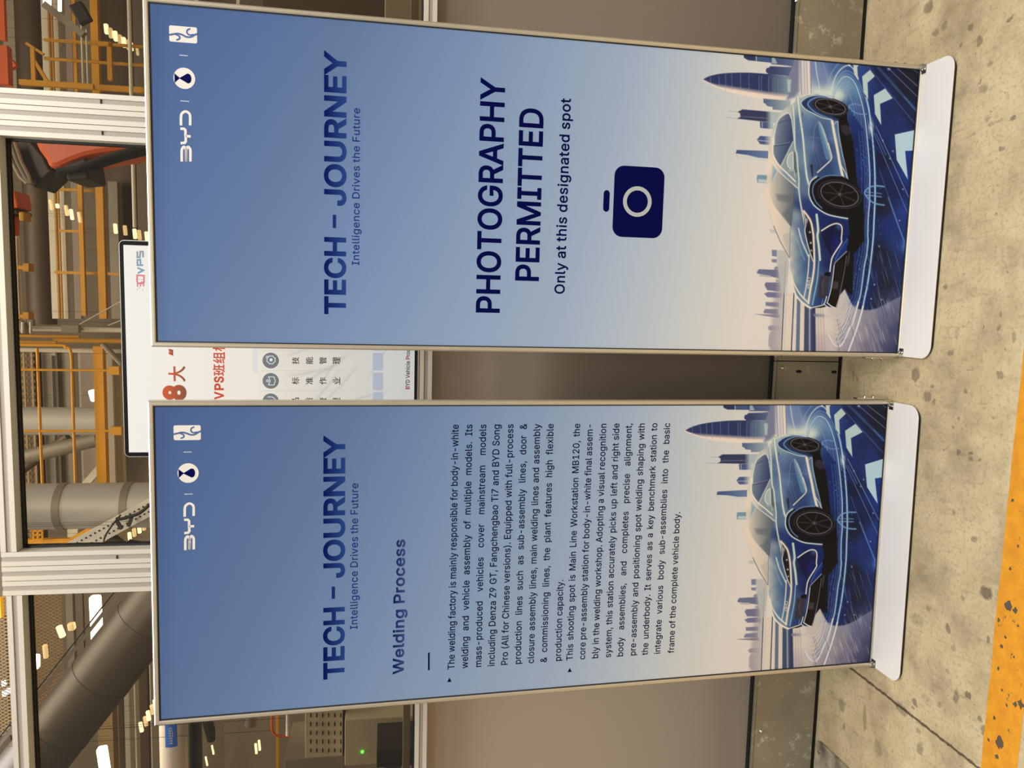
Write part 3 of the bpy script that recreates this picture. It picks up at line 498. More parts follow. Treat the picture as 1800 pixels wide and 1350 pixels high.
    # lane streaks and arrows
    for q, w, a, c in ((((990, 95), (1590, 690)), 4.5, 0.55, (70, 100, 150)), (((1170, 120), (1600, 490)), 1.2, 0.8, (125, 125, 155)), (((1280, 95), (1610, 345)), 1.2, 0.8, (130, 130, 155)), (((1520, 95), (1620, 155)), 1.2, 0.8, (100, 115, 155)),
            (((840, 95), (1580, 890)), 1.6, 0.7, (80, 95, 160)), (((1400, 500), (1590, 700)), 1.6, 0.7, (70, 115, 180)), (((990, 1060), (1140, 1350)), 1.4, 0.7, (90, 120, 190)), (((990, 960), (1500, 1960)), 1.3, 0.8, (120, 150, 200)),
            (((960, 1060), (1480, 2180)), 1.3, 0.7, (110, 140, 190)), (((1040, 1560), (1440, 2600)), 1.3, 0.6, (90, 105, 150)), (((1180, 1960), (1420, 2560)), 2.2, 0.7, (95, 135, 200))):
        p.stroke(pB(*q), w, c, alpha=a)
    for i in range(34):
        t = rnd.random(); x = 1478 + t * 62; y = 770 + rnd.random() * 70 + t * 10
        p.stroke([(x, y), (x + 9, y + 13)], 1.2, (40, 62, 140), alpha=0.5, taper=1)
    for i in range(46):
        x = 1475 + rnd.random() * 56; y = 985 + rnd.random() * 120; l = 12 + rnd.random() * 30
        p.stroke([(x, y), (x + l * 0.30, y + l)], 0.9, (150, 155, 180) if y > 1060 else (105, 120, 165), alpha=0.3 + 0.5 * rnd.random(), taper=1)
    for i in range(60):
        x = 1425 + rnd.random() * 100; y = 1105 + rnd.random() * 60; l = 15 + rnd.random() * 25
        p.stroke([(x, y), (x + l * 0.32, y + l)], 1.3, (205, 198, 204) if rnd.random() < 0.6 else (90, 90, 125), alpha=0.25 + 0.2 * rnd.random(), taper=1)
    for k in range(6):
        ox = k * 3.4
        p.stroke(curve([(1412 - ox * 0.3, 1100 + k), (1418 - ox * 0.2, 1112 + 5 * k), (1426, 1118 + 7.5 * k), (1436 + ox * .4, 1112 + 6 * k), (1446 + ox, 1095)]), 0.9, (226, 220, 218), 0.8, alpha=0.65)
    for i in range(150):
        t = rnd.random(); y = 830 + t * 270; x = 1478 - 12 * (t - 0.3) ** 2 * 4 + rnd.gauss(0, 9)
        p.spot(x, y, 0.7, (120, 160, 220), 0.7)
    for x, y in ((1518, 843), (1513, 855), (1535, 902), (1501, 828), (1530, 952), (1490, 1058), (1497, 996), (1502, 1081), (1485, 1081)): p.spot(x, y, 1.3, (190, 205, 225), 0.8)
    p.spot(1540, 992, 6, (90, 140, 220), 0.8, 10); p.spot(*pB((1165, 120))[0], 2.4, (180, 200, 230), 0.9)
    p.spot(1512, 1090, 3, (140, 160, 200), 0.6, 8)
    AR = lambda x, y: np.stack([190 - (x - 1480) * 0.1, 214 - (x - 1480) * 0.02, 216 + (x - 1480) * 0.12], 1)
    for P in (((775, 265), (890, 160), (962, 245), (856, 345), (868, 580), (800, 490)), ((950, 515), (1115, 405), (1227, 535), (1042, 632), (1065, 932), (970, 780)), ((1265, 1048), (1600, 945), (1590, 1245), (1420, 1268), (1465, 1672), (1297, 1405))):
        p.fill(pB(*P), AR, 0.6)
    # --- skyline, right
    fade = lambda c0, c1, x0, x1: (lambda x, y: np.asarray(c0, float) + (np.asarray(c1, float) - np.asarray(c0, float)) * np.clip((x - x0) / (x1 - x0), 0, 1)[:, None])
    p.fill(pA((1430, 80), (1560, 80), (1560, 560), (1500, 640), (1380, 700), (1380, 330)), (104, 114, 152), 4, 0.85)
    p.fill(pA((730, 112), (778, 84), (1480, 84), (1465, 205), (1140, 206), (1140, 185), (800, 180), (738, 152)), fade((46, 58, 98), (92, 108, 152), 1290, 1352), 0.7)
    p.fill(pA((925, 95), (1110, 90), (1115, 180), (930, 178)), (70, 98, 150), 1.0, 0.8); p.fill(pA((1150, 90), (1185, 90), (1230, 190), (1150, 195)), (176, 206, 206), 1.5, 0.8); p.stroke(pA((918, 85), (920, 180)), 1.3, (196, 204, 214))
    p.fill(pA((1062, 300), (1075, 265), (1100, 262), (1130, 235), (1450, 222), (1400, 352), (1100, 352), (1068, 325)), fade((56, 68, 112), (88, 104, 146), 1320, 1348), 0.7); p.stroke(pA((1130, 222), (1440, 214)), 1.0, (200, 204, 214))
    tow = curve(pA((125, 515), (230, 455), (400, 405), (600, 375), (830, 355), (1100, 350), (1400, 358))) + curve(pA((1400, 640), (1250, 690), (1050, 690), (850, 680), (620, 655), (400, 610), (260, 565), (160, 535)))
    def towc(x, y):
        t = np.clip((x - 1310) / 32, 0, 1)[:, None]; yy = (y - (700 + 480 / 9)) - (x - 1204) * 0.055
        g = np.clip((yy - 6.0) / 7.5, 0, 1)[:, None]
        base = np.array([44, 56, 104.]) * (1 - t) + np.array([122, 146, 166.]) * t
        return base * (1 - g) + np.array([238, 220, 210.]) * g
    p.fill(tow, towc, 0.7)
    p.stroke(curve(pA((130, 520), (260, 572), (400, 618), (620, 662), (850, 688), (1050, 698), (1240, 690))), 1.5, (240, 224, 214), 2.0, alpha=0.8)
    for cx in (245, 372, 470, 560, 690, 815, 965, 1000, 1105, 1170, 1200, 1240): p.stroke(curve(pA((cx - 15 + 0.02 * cx, 380 + (cx < 400) * 60), (cx - 3, 480), (cx + 2, 560), (cx - 2, 640 - (cx < 400) * 60))), 1.1, (150, 160, 190), alpha=0.45)
    p.fill(pA((1380, 400), (1440, 400), (1430, 580), (1390, 580)), (196, 220, 220), 1.5, 0.7)
    p.fill(pA((1030, 708), (1440, 702), (1420, 850), (1170, 852), (1166, 815), (1090, 810), (1050, 770), (1032, 770)), fade((84, 104, 142), (170, 186, 196), 1306, 1350), 0.8)
    p.fill(pA((650, 932), (720, 888), (1300, 885), (1240, 1040), (640, 1030), (690, 1000), (688, 950)), fade((52, 60, 98), (172, 190, 198), 1308, 1318), 0.7)
    p.stroke(pA((700, 990), (1120, 985)), 1.0, (110, 116, 150)); p.spot(*pA((1020, 985))[0], 1.0, (200, 90, 110), 0.9); p.stroke(pA((520, 932), (650, 932)), 0.6, (130, 132, 150), alpha=0.7); p.stroke(pA((470, 1028), (640, 1028)), 0.6, (130, 132, 150), alpha=0.7)
    p.fill(pA((980, 1040), (1180, 1040), (1180, 1132), (988, 1132)), fade((74, 92, 142), (170, 190, 198), 1310, 1318), 0.7); p.stroke(pA((1015, 1050), (1017, 1120)), 1.0, (180, 196, 214))
    p.fill(pA((940, 1302), (985, 1245), (1150, 1240), (1140, 1365), (985, 1362)), fade((76, 92, 142), (180, 196, 202), 1306, 1316), 0.7); p.stroke(pA((960, 1312), (1120, 1312)), 0.9, (200, 205, 214))
    p.fill(pC((625, 268), (642, 216), (1110, 190), (1110, 300), (960, 300), (800, 276)), fade((66, 82, 138), (104, 130, 172), 1260, 1312), 0.7)
    p.fill(pC((628, 276), (800, 282), (960, 304), (1110, 304), (1110, 340), (650, 334)), (206, 214, 216), 1.0, 0.8); p.stroke(pC((640, 270), (655, 332)), 0.8, (170, 180, 194))
    p.fill(pC((942, 600), (952, 545), (1100, 540), (1095, 655), (950, 657)), (110, 146, 172), 0.8, 0.9); p.fill(pC((965, 606), (1095, 606), (1095, 650), (965, 650)), (196, 212, 216), 1.2, 0.9)
    # --- skyline, left
    LIL = (124, 124, 156)
    p.fill(pE((345, 340), (470, 340), (525, 430), (535, 560), (470, 960), (420, 940), (380, 800), (350, 450)), (186, 190, 193), 2, 0.85)
    for P, c in ((((240, 50), (320, 48), (330, 100), (240, 100)), (196, 202, 204)), (((275, 345), (350, 340), (350, 435), (278, 432)), (120, 132, 166)), (((272, 478), (350, 472), (350, 522), (280, 522)), (128, 134, 166)), (((310, 600), (340, 575), (375, 580), (375, 640), (320, 640)), (140, 142, 168)),
            (((58, 680), (85, 640), (375, 625), (390, 745), (60, 705)), (108, 116, 152)), (((90, 715), (250, 715), (250, 745), (95, 742)), (186, 186, 190)), (((170, 860), (190, 820), (400, 805), (420, 935), (210, 932)), (116, 118, 152)), (((340, 770), (400, 765), (400, 800), (345, 800)), (150, 152, 174)),
            (((165, 985), (230, 955), (440, 950), (430, 1025), (215, 1032)), (118, 120, 156)), (((188, 1105), (390, 1092), (390, 1160), (192, 1160)), (128, 128, 160)), (((160, 1245), (185, 1205), (380, 1190), (380, 1268), (165, 1268)), (132, 132, 162)), (((30, 1293), (180, 1283), (400, 1268), (400, 1315), (180, 1306)), (134, 134, 160))):
        p.fill(pE(*P), fade(c, (190, 184, 186), 1326, 1340), 0.9)
    for P, c in ((((300, 440), (420, 425), (420, 505), (310, 500)), (184, 178, 184)), (((225, 565), (250, 540), (420, 520), (430, 610), (240, 605)), (150, 146, 168)), (((240, 690), (270, 620), (430, 615), (425, 885), (290, 880), (235, 830)), (170, 164, 178))):
        p.fill(pG(*P), fade(c, (196, 188, 190), 1322, 1338), 1.2, 0.9)
    # --- car
    sil = curve(pB((340, 612), (290, 582), (150, 575), (-10, 585)) + pA((1550, 622), (1470, 740), (1300, 862), (1230, 1000), (1175, 1150), (1132, 1350)) + pC((1112, 200), (1104, 400), (1090, 600), (1082, 800), (1102, 950), (1150, 1130), (1195, 1262)) + pE((400, 220), (540, 430), (548, 560), (575, 680), (605, 900), (690, 1020), (790, 1100), (862, 1128), (960, 1115), (1060, 1085), (1225, 1088)), k=4)
    sil += pE((1300, 880), (1370, 790), (1400, 850), (1480, 880), (1500, 500)) + pD((820, 900), (800, 700), (720, 600), (700, 300)) + pB((660, 1300), (610, 1000), (560, 960), (560, 760), (520, 680), (430, 640))
    body = field([(1331, 845, (228, 220, 208)), (1312, 880, (238, 224, 210)), (1314, 930, (236, 222, 208)), (1340, 800, (206, 205, 200)), (1356, 778, (190, 196, 196)), (1366, 772, (170, 190, 196)), (1372, 790, (128, 160, 180)), (1366, 810, (80, 110, 160)),
        (1368, 835, (84, 110, 160)), (1378, 812, (96, 128, 176)), (1376, 845, (100, 132, 176)), (1388, 820, (66, 88, 138)), (1398, 830, (60, 80, 132)), (1410, 850, (54, 72, 124)), (1395, 870, (58, 78, 128)), (1404, 880, (46, 66, 118)), (1368, 870, (110, 142, 174)), (1376, 900, (90, 118, 156)),
        (1425, 830, (90, 128, 176)), (1432, 860, (70, 104, 156)), (1414, 886, (44, 66, 124)), (1430, 885, (70, 110, 160)), (1368, 915, (92, 116, 150)), (1370, 945, (34, 52, 116)), (1378, 960, (28, 46, 112)), (1390, 955, (24, 46, 118)), (1362, 960, (150, 170, 180)), (1366, 985, (70, 100, 150)),
        (1352, 990, (214, 214, 206)), (1351, 1010, (228, 220, 208)), (1351, 1030, (232, 222, 208)), (1354, 1050, (224, 218, 206)), (1359, 1000, (150, 172, 184)), (1360, 1020, (160, 182, 188)), (1361, 1040, (150, 176, 188)), (1364, 1062, (150, 178, 190)), (1366, 1010, (84, 114, 156)), (1367, 1030, (80, 112, 158)), (1369, 1050, (80, 112, 158)), (1373, 1070, (86, 120, 164)), (1374, 1020, (60, 88, 142)), (1375, 1040, (56, 82, 138)), (1379, 1060, (58, 86, 142)), (1382, 1080, (76, 112, 160)), (1376, 1090, (110, 146, 178)), (1384, 1040, (52, 76, 132)),
        (1392, 1030, (52, 78, 132)), (1394, 1070, (52, 84, 136)), (1404, 1020, (30, 46, 104)), (1412, 1000, (20, 30, 76)), (1416, 1030, (20, 30, 84)), (1400, 1095, (36, 64, 128)), (1408, 1090, (26, 42, 96)), (1428, 1000, (20, 36, 104)), (1436, 1010, (20, 44, 118)), (1402, 960, (18, 40, 104)), (1420, 970, (18, 34, 92)), (1440, 985, (18, 36, 100)), (1372, 1000, (60, 86, 138))], 2.0, 120)
    p.fill(sil, body, 0.8)
    # dark under-body and ground shadow
    p.fill(pB((425, 905), (560, 900), (600, 1000), (650, 1200), (670, 1350)) + pD((690, 200), (725, 600), (800, 700), (820, 900), (830, 1350)) + pE((1490, 300), (1480, 880), (1400, 850), (1370, 795), (1300, 890), (1380, 400), (1400, 60)) + pD((620, 1250), (590, 1060), (560, 480), (520, 250)) + pB((490, 1350), (440, 1100)), (15, 15, 20), 0.9)
    p.fill(pB((465, 1010), (520, 950), (600, 1000), (620, 1100), (560, 1130), (480, 1080)), (52, 52, 66), 2.0, 0.8)
    p.stroke(pE((1395, 480), (1420, 330), (1425, 250)), 2.5, (80, 80, 92), 2, alpha=0.6, taper=1)
    # side windows
    def wing(x, y):
        t = np.clip((x - 1316) / 40 + (y - 800) / 260, 0, 1)[:, None]; return np.array([158, 178, 188.]) * (1 - t) + np.array([58, 70, 116.]) * t
    p.fill(curve(pA((1200, 1210), (1240, 1010), (1320, 925), (1400, 883), (1448, 955), (1472, 1060), (1490, 1250)), k=4) + pC((1475, 20), (1288, 395)) + curve(pC((1215, 315), (1176, 205), (1182, 60)), k=4), wing, 0.7)
    p.stroke(curve(pA((1195, 1350), (1200, 1210), (1245, 1010), (1320, 925), (1400, 883), (1440, 935), (1465, 1040), (1490, 1250), (1500, 1350))), 1.5, (206, 220, 222), 1.2)
    p.stroke(curve(pA((1250, 1045), (1340, 1000), (1452, 975))), 0.9, (60, 70, 100), alpha=0.9); p.stroke(curve(pC((1200, 112), (1330, 80), (1450, 46))), 1.2, (52, 62, 96), alpha=0.9); p.stroke(curve(pC((1200, 98), (1330, 64), (1430, 36))), 0.7, (170, 184, 200), alpha=0.7)
    # windscreen and pale haze over it
    p.fill(pC((1480, 15), (1500, 90), (1520, 200), (1560, 660), (1510, 690), (1290, 400)), (140, 160, 168), 1.5, 0.75)
    def wsc(x, y):
        t = np.clip((x - 1317) / 36, 0, 1)[:, None]; return np.array([216, 209, 198.]) * (1 - t) + np.array([104, 116, 130.]) * t
    p.fill(pC((1150, 655), (1262, 468), (1400, 565), (1515, 680), (1500, 800), (1480, 1000), (1455, 1245), (1350, 1130), (1200, 962), (1132, 810)), wsc, 0.8)
    p.fill(pC((1230, 800), (1490, 790), (1478, 915), (1260, 885)), (96, 106, 122), 3.5, 0.6); p.fill(pC((1330, 1080), (1470, 900), (1455, 1240)), (92, 104, 120), 4, 0.6)
    p.fill(pC((1132, 815), (1200, 962), (1350, 1132), (1455, 1247)) + pE((540, 440), (400, 222), (290, 0)) + pC((1150, 1130), (1102, 955), (1085, 860)), lambda x, y: np.array([232, 220, 206.]) + np.clip((x - 1325) / 25, 0, 1)[:, None] * np.array([-22, -18, -10.]), 1.2)
    p.fill(pE((430, 120), (540, 60), (538, 400), (500, 330)), (180, 182, 184), 2.5, 0.6)
    p.stroke(pE((300, 0), (400, 215), (535, 432)), 0.9, (84, 74, 72)); p.stroke(pC((1455, 1245), (1480, 1000), (1505, 690)), 0.9, (70, 86, 104)); p.stroke(pE((545, 0), (540, 430)), 1.0, (90, 100, 110), alpha=0.7)
    p.fill(pC((1182, 380), (1250, 470), (1200, 560), (1165, 620)), (104, 150, 184), 3, 0.6)
    # mirror
    p.fill(curve(pC((1392, 310), (1420, 212), (1470, 172), (1500, 200), (1494, 410), (1440, 422), (1400, 372)), True, 4), (168, 188, 196), 0.7)
    p.fill(pC((1480, 172), (1515, 172), (1532, 380), (1590, 400), (1580, 460), (1510, 470), (1490, 410)), (92, 108, 118), 0.8); p.stroke(pC((1478, 180), (1484, 410)), 1.2, (226, 226, 222)); p.stroke(curve(pC((1470, 172), (1420, 212), (1390, 310), (1400, 372), (1440, 420))), 1.3, (232, 230, 224)); p.stroke(pC((1420, 445), (1500, 435), (1505, 520)), 0.9, (200, 206, 206))
    # pillars, shoulder and belt lines
    p.stroke(pC((1150, 660), (1300, 390), (1475, 20)), 1.2, (190, 206, 210), 1.0, alpha=0.8)
    p.stroke(curve(pC((1185, 0), (1176, 150), (1192, 260), (1280, 390), (1400, 490), (1512, 588))), 1.7, WHITE, 1.2); p.stroke(curve(pC((1160, 340), (1250, 450), (1400, 570), (1562, 692))), 1.1, (226, 228, 226), 1.0)
    p.stroke(curve(pA((1470, 758), (1490, 1000), (1505, 1350)) + pC((1532, 200), (1550, 390), (1568, 560), (1570, 720), (1600, 920), (1650, 1150), (1700, 1350))), 2.0, (214, 222, 214), 1.8, (150, 180, 196))
    p.stroke(curve(pA((1540, 635), (1572, 900), (1620, 1200), (1650, 1500)) + pC((1680, 480), (1712, 612))), 2.6, (226, 228, 214), 3.0, (130, 170, 196))
    p.stroke(curve(pA((1560, 640), (1690, 590), (1790, 590))), 1.2, (226, 226, 214), 1.5); p.stroke(curve(pA((1690, 740), (1720, 900), (1640, 1000), (1540, 1150))), 0.9, (130, 165, 205), alpha=0.6)
    p.stroke(pA((1610, 850), (1612, 900)), 1.0, (40, 50, 90)); p.stroke(pB((0, 1200), (440, 1190)), 0.7, (120, 160, 205), alpha=0.6); p.stroke(curve(pB((60, 1350), (80, 1080), (130, 960))), 0.8, (140, 165, 205), alpha=0.7)
    p.stroke(curve(pD((30, 0), (80, 200), (130, 330))), 0.8, (110, 135, 180), alpha=0.6); p.stroke(curve(pD((80, 0), (130, 180), (180, 330))), 0.8, (110, 135, 180), alpha=0.5)
    p.fill(pD((20, 330), (60, 320), (70, 480), (50, 510)), (30, 32, 50), 1.0, 0.8)
    def crs(x, y):
        t = np.clip(((x - 1396) - (y - 806) * 0.36) / 9 + 0.35, 0, 1)[:, None]; return np.array([86, 128, 172.]) * (1 - t) + np.array([222, 234, 228.]) * t
    p.fill(curve(pB((138, 955), (190, 1010), (250, 1150), (310, 1350)) + pD((300, 95), (336, 185), (312, 225), (255, 225), (190, 0)) + pB((150, 1100)), True, 4), crs, 0.9)
    p.stroke(curve(pD((285, 0), (330, 150), (338, 205), (310, 255), (240, 325), (130, 432))), 1.2, WHITE, 1.2)
    p.stroke(curve(pB((330, 890), (375, 1120), (425, 1350)) + pD((455, 250), (508, 470))), 4.2, (234, 226, 208), 3.0, (110, 140, 180))
    p.stroke(curve(pB((425, 900), (440, 1100), (495, 1380)) + pD((535, 280), (582, 490))), 0.9, (180, 200, 220), 1, alpha=0.9); p.stroke(curve(pB((340, 1040), (370, 980), (415, 935))), 0.9, (210, 215, 220)); p.stroke(curve(pD((480, 300), (540, 390), (570, 470))), 1.3, (220, 224, 224))
    # wheels
    def wheel(cx, cy, rx, ry, ang, k, spokes, tyre):
        ca, sa = math.cos(ang), math.sin(ang)
        el = lambda q, dx=0, dy=0: [(cx + dx + q * rx * math.cos(t) * ca - q * ry * math.sin(t) * sa, cy + dy + q * rx * math.cos(t) * sa + q * ry * math.sin(t) * ca) for t in np.linspace(0, 2 * math.pi, 40, endpoint=False)]
        p.fill(tyre, (13, 12, 16), 0.8); p.fill(el(1.2), (20, 19, 24), 0.8); p.stroke(el(1.16), 1.0, (66, 66, 78), closed=True, alpha=0.8); p.stroke(el(1.0), 1.5, (104, 104, 116), closed=True); p.fill(el(0.93), (15, 14, 18), 0.6)
        for j in range(spokes):
            t = 2 * math.pi * j / spokes + k
            e = (cx + 0.9 * (rx * math.cos(t) * ca - ry * math.sin(t) * sa), cy + 0.9 * (rx * math.cos(t) * sa + ry * math.sin(t) * ca))
            p.stroke([(cx, cy), e], 2.4, (36, 36, 43)); p.stroke([(cx, cy), e], 0.7, (74, 74, 82), alpha=0.7)
        p.spot(cx, cy, 2.2, (120, 118, 120), 0.9)
    fa = curve(pD((120, 492), (40, 560), (8, 650), (14, 780), (80, 900), (180, 972), (300, 1022), (450, 1042), (584, 1052)))
    p.fill(fa + pD((620, 1000), (700, 900), (760, 600), (580, 490), (480, 445), (300, 455), (180, 500)), (16, 16, 24), 0.9)
    wheel(*pD((462, 715))[0], 31, 18.8, 0.10, 0.35, 7, pD((560, 500), (700, 560), (800, 700), (830, 1000), (640, 1060), (600, 980)))
    p.stroke(fa, 1.8, (214, 224, 228), 2.0, (96, 140, 190)); p.stroke(curve(pD((480, 448), (300, 460), (180, 512), (84, 600), (62, 720), (110, 850), (200, 935))), 1.6, (96, 130, 180), 1.0)
    ra = curve(pB((345, 612), (200, 585), (60, 600), (-60, 650), (-120, 720), (-60, 800), (80, 862), (200, 905), (330, 920)))
    p.fill(ra + pB((440, 930), (560, 900), (560, 760), (500, 660)), (34, 54, 104), 0.9)
    wheel(*pB((312, 735))[0], 25, 11.2, 0.12, 0.2, 6, pB((340, 612), (430, 640), (520, 690), (560, 780), (560, 960), (480, 990), (430, 900), (300, 850)))
    p.stroke(curve(pB((330, 912), (200, 880), (80, 830), (0, 765), (-20, 720), (30, 660), (150, 610), (300, 610))), 2.0, (104, 140, 186), 1.2); p.stroke(ra[18:], 1.2, (210, 220, 226), 1.2, (110, 150, 190)); p.stroke(ra[:22], 1.0, (190, 210, 220), 1.2, (110, 150, 190))
    p.stroke(curve(pB((150, 575), (250, 582), (330, 610))), 1.0, (214, 224, 226), 1)
    # front end
    p.stroke(curve(pE((668, 0), (722, 180), (822, 392))), 2.0, (196, 220, 216), 2.0, (120, 160, 190)); p.stroke(curve(pE((640, 120), (700, 300), (760, 440))), 0.8, (140, 180, 205), 1, alpha=0.7)
    p.stroke(curve(pE((830, 365), (818, 600), (785, 860), (755, 1000))), 1.7, (214, 220, 208), 1.2)
    p.stroke(curve(pE((572, 660), (610, 800), (690, 930), (760, 1000), (830, 1060))), 2.2, (230, 226, 214), 1.6); p.stroke(curve(pE((575, 760), (640, 960), (740, 1060), (862, 1125))), 2.0, (240, 232, 220), 1.5)
    p.fill(pC((1638, 1000), (1700, 1045), (1745, 1130), (1790, 1290)) + pE((890, 120), (905, 455), (880, 440), (820, 265), (765, 30)), (26, 28, 44), 0.8)
    for x, y, r in ((838, 38, 1.5), (852, 190, 1.6), (862, 300, 1.3)): p.spot(*pE((x, y))[0], r, (226, 232, 234), 1.0)
    p.spot(*pC((1690, 1130))[0], 2.0, (200, 206, 210), 0.8, 5)
    p.stroke(curve(pC((1640, 1002), (1675, 1180)) + pE((765, 40), (822, 268), (893, 458))), 1.3, (216, 220, 220), 0.8)
    p.stroke(curve(pC((1645, 1005), (1742, 1128), (1782, 1290)) + pE((896, 180), (908, 480), (885, 700), (850, 880), (825, 1060))), 2.7, (238, 224, 206), 2.0)
    p.stroke(curve(pD((125, 1040), (150, 1250)) + pE((950, 80), (972, 230), (990, 420))), 3.6, (200, 220, 208), 2.4, (110, 150, 180)); p.stroke(curve(pE((975, 440), (955, 700), (920, 900), (885, 1080))), 1.3, (150, 188, 214), 1.2)
    p.fill(curve(pD((205, 1262), (330, 1170), (432, 1140), (495, 1185), (495, 1350)) + pE((1290, 140), (1180, 340), (1120, 300), (1050, 150), (1000, 20)), False, 3), (17, 22, 60), 1.2, 0.85)
    p.fill(pE((1200, 40), (1290, 60), (1280, 160), (1180, 330), (1150, 200)), (22, 34, 112), 3, 0.8); p.spot(*pD((455, 1180))[0], 5, (70, 110, 170), 0.7)
    p.stroke(curve(pD((200, 1262), (330, 1172), (432, 1137), (500, 1182), (495, 1350)) + pE((1303, 150), (1182, 350), (1152, 470), (1140, 580))), 1.7, WHITE, 1.0)
    p.fill(pE((1395, 60), (1410, 150), (1210, 450), (1205, 400), (1300, 200)), (26, 52, 130), 1.0)
    p.stroke(pE((1400, 80), (1300, 220), (1215, 400)), 0.8, (110, 140, 200), alpha=0.8)
    p.fill(pE((1060, 600), (1150, 580), (1150, 645), (1060, 645)), (12, 12, 18), 0.8)
    p.fill(pE((990, 645), (1146, 645), (1092, 968), (958, 965)), (56, 54, 72), 0.7); p.stroke(curve(pE((1060, 690), (1030, 780), (1050, 910))), 0.8, (104, 96, 108))
    p.fill(pE((1385, 262), (1212, 440), (1205, 520), (1165, 800), (1108, 1030), (1228, 1092), (1292, 880), (1345, 600), (1395, 380)), (14, 12, 15), 0.7)
    p.fill(pE((1195, 712), (1270, 712), (1262, 820), (1178, 820)), (78, 70, 80), 1.0, 0.8)
    for t in (0.3, 0.55, 0.8): p.stroke(pE((1215 + t * 140, 440 - t * 60), (1170 + t * 140, 800), (1110 + t * 130, 1040)), 0.7, (64, 60, 58), alpha=0.8)
    p.stroke(pE((1385, 262), (1213, 442), (1200, 500)), 1.0, (190, 200, 214)); p.stroke(curve(pE((1202, 490), (1180, 700), (1150, 870), (1105, 1030))), 1.3, (232, 228, 222)); p.stroke(pE((1105, 1030), (1165, 1070), (1225, 1092)), 1.6, WHITE); p.stroke(curve(pE((1385, 330), (1345, 600), (1292, 870), (1245, 1085))), 0.9, (130, 120, 122))
    p.fill(pE((870, 1122), (1040, 1072), (1085, 1085), (1010, 1112)), (10, 10, 14), 0.6); p.stroke(curve(pE((862, 1125), (960, 1095), (1055, 1055), (1095, 940))), 1.4, WHITE); p.stroke(pE((1058, 1052), (1130, 1100)), 1.3, (230, 228, 224)); p.stroke(pE((1042, 980), (1025, 1060)), 1.0, (130, 150, 190))
    p.stroke(curve(pE((600, 905), (690, 1022), (795, 1105), (862, 1128))), 1.2, (244, 236, 224), 1.5)
    # badge on the nose: three small letters
    for k, (y0, y1) in enumerate(((845, 795), (790, 745), (740, 695))):
        if k != 1: p.stroke(pE((812, y0), (850, y0), (850, y1), (812, y1), (812, y0)), 0.9, (214, 214, 214)); p.stroke(pE((831, y0), (831, y1 + 20 * (k == 2))), 0.8, (214, 214, 214), alpha=1 if k == 0 else 0)
        else: p.stroke(pE((812, y0), (830, y0), (830, y1), (812, y1)), 0.9, (214, 214, 214)); p.stroke(pE((830, 767), (852, 767)), 0.9, (214, 214, 214))
    return lin_np(p.C)
# ------------------------------------------------------------------ the setting: floor, partition, hall shell
M_ALU = mat('white_aluminium', S(208, 200, 183), 0.5, 0.1, 0.02, 6)
M_GROOVE = mat('grey_groove', S(168, 158, 146), 0.5, 0.05)
M_BLACK = mat('black_rubber', S(14, 13, 13), 0.55)
def sheet_material():
    m = mat('taupe_sheet', S(140, 126, 111), 0.30, 0.0, 0.02, 1.5); N = m.node_tree.nodes; L = m.node_tree.links
    t = N.new('ShaderNodeBsdfTranslucent'); t.inputs[0].default_value = S(228, 210, 188); mx = N.new('ShaderNodeMixShader'); mx.inputs[0].default_value = 0.52
    L.new(N['Principled BSDF'].outputs[0], mx.inputs[1]); L.new(t.outputs[0], mx.inputs[2]); L.new(mx.outputs[0], N['Material Output'].inputs[0]); return m
M_PANEL = sheet_material()
def galvanised():
    m = mat('galvanised_sheet', S(150, 142, 122), 0.40, 0.35, 0.12, 6, 0.05); N = m.node_tree.nodes; L = m.node_tree.links; b = N['Principled BSDF']
    tc = N.new('ShaderNodeTexCoord'); n = N.new('ShaderNodeTexNoise'); n.inputs['Scale'].default_value = 22; n.inputs['Detail'].default_value = 9; n.inputs['Roughness'].default_value = 0.7; L.new(tc.outputs['Object'], n.inputs['Vector'])
    n2 = N.new('ShaderNodeTexNoise'); n2.inputs['Scale'].default_value = 3.0; L.new(tc.outputs['Object'], n2.inputs['Vector'])
    r = N.new('ShaderNodeMapRange'); r.inputs[1].default_value = 0.55; r.inputs[2].default_value = 0.62; L.new(n.outputs['Fac'], r.inputs[0])
    r2 = N.new('ShaderNodeMapRange'); r2.inputs[1].default_value = 0.46; r2.inputs[2].default_value = 0.58; r2.inputs[4].default_value = 0.6; L.new(n2.outputs['Fac'], r2.inputs[0])
    k = N.new('ShaderNodeMath'); k.operation = 'MULTIPLY'; L.new(r.outputs[0], k.inputs[0]); L.new(r2.outputs[0], k.inputs[1])
    src = b.inputs['Base Color'].links[0].from_socket; mx = N.new('ShaderNodeMix'); mx.data_type = 'RGBA'; L.new(k.outputs[0], mx.inputs[0]); L.new(src, mx.inputs[6]); mx.inputs[7].default_value = S(226, 220, 204); L.new(mx.outputs[2], b.inputs['Base Color'])
    return m
M_GALV = galvanised()
M_CHROME = mat('bright_steel', S(215, 212, 205), 0.18, 1.0)
M_DARKGAP = mat('dark_gap', S(10, 9, 8), 0.8)

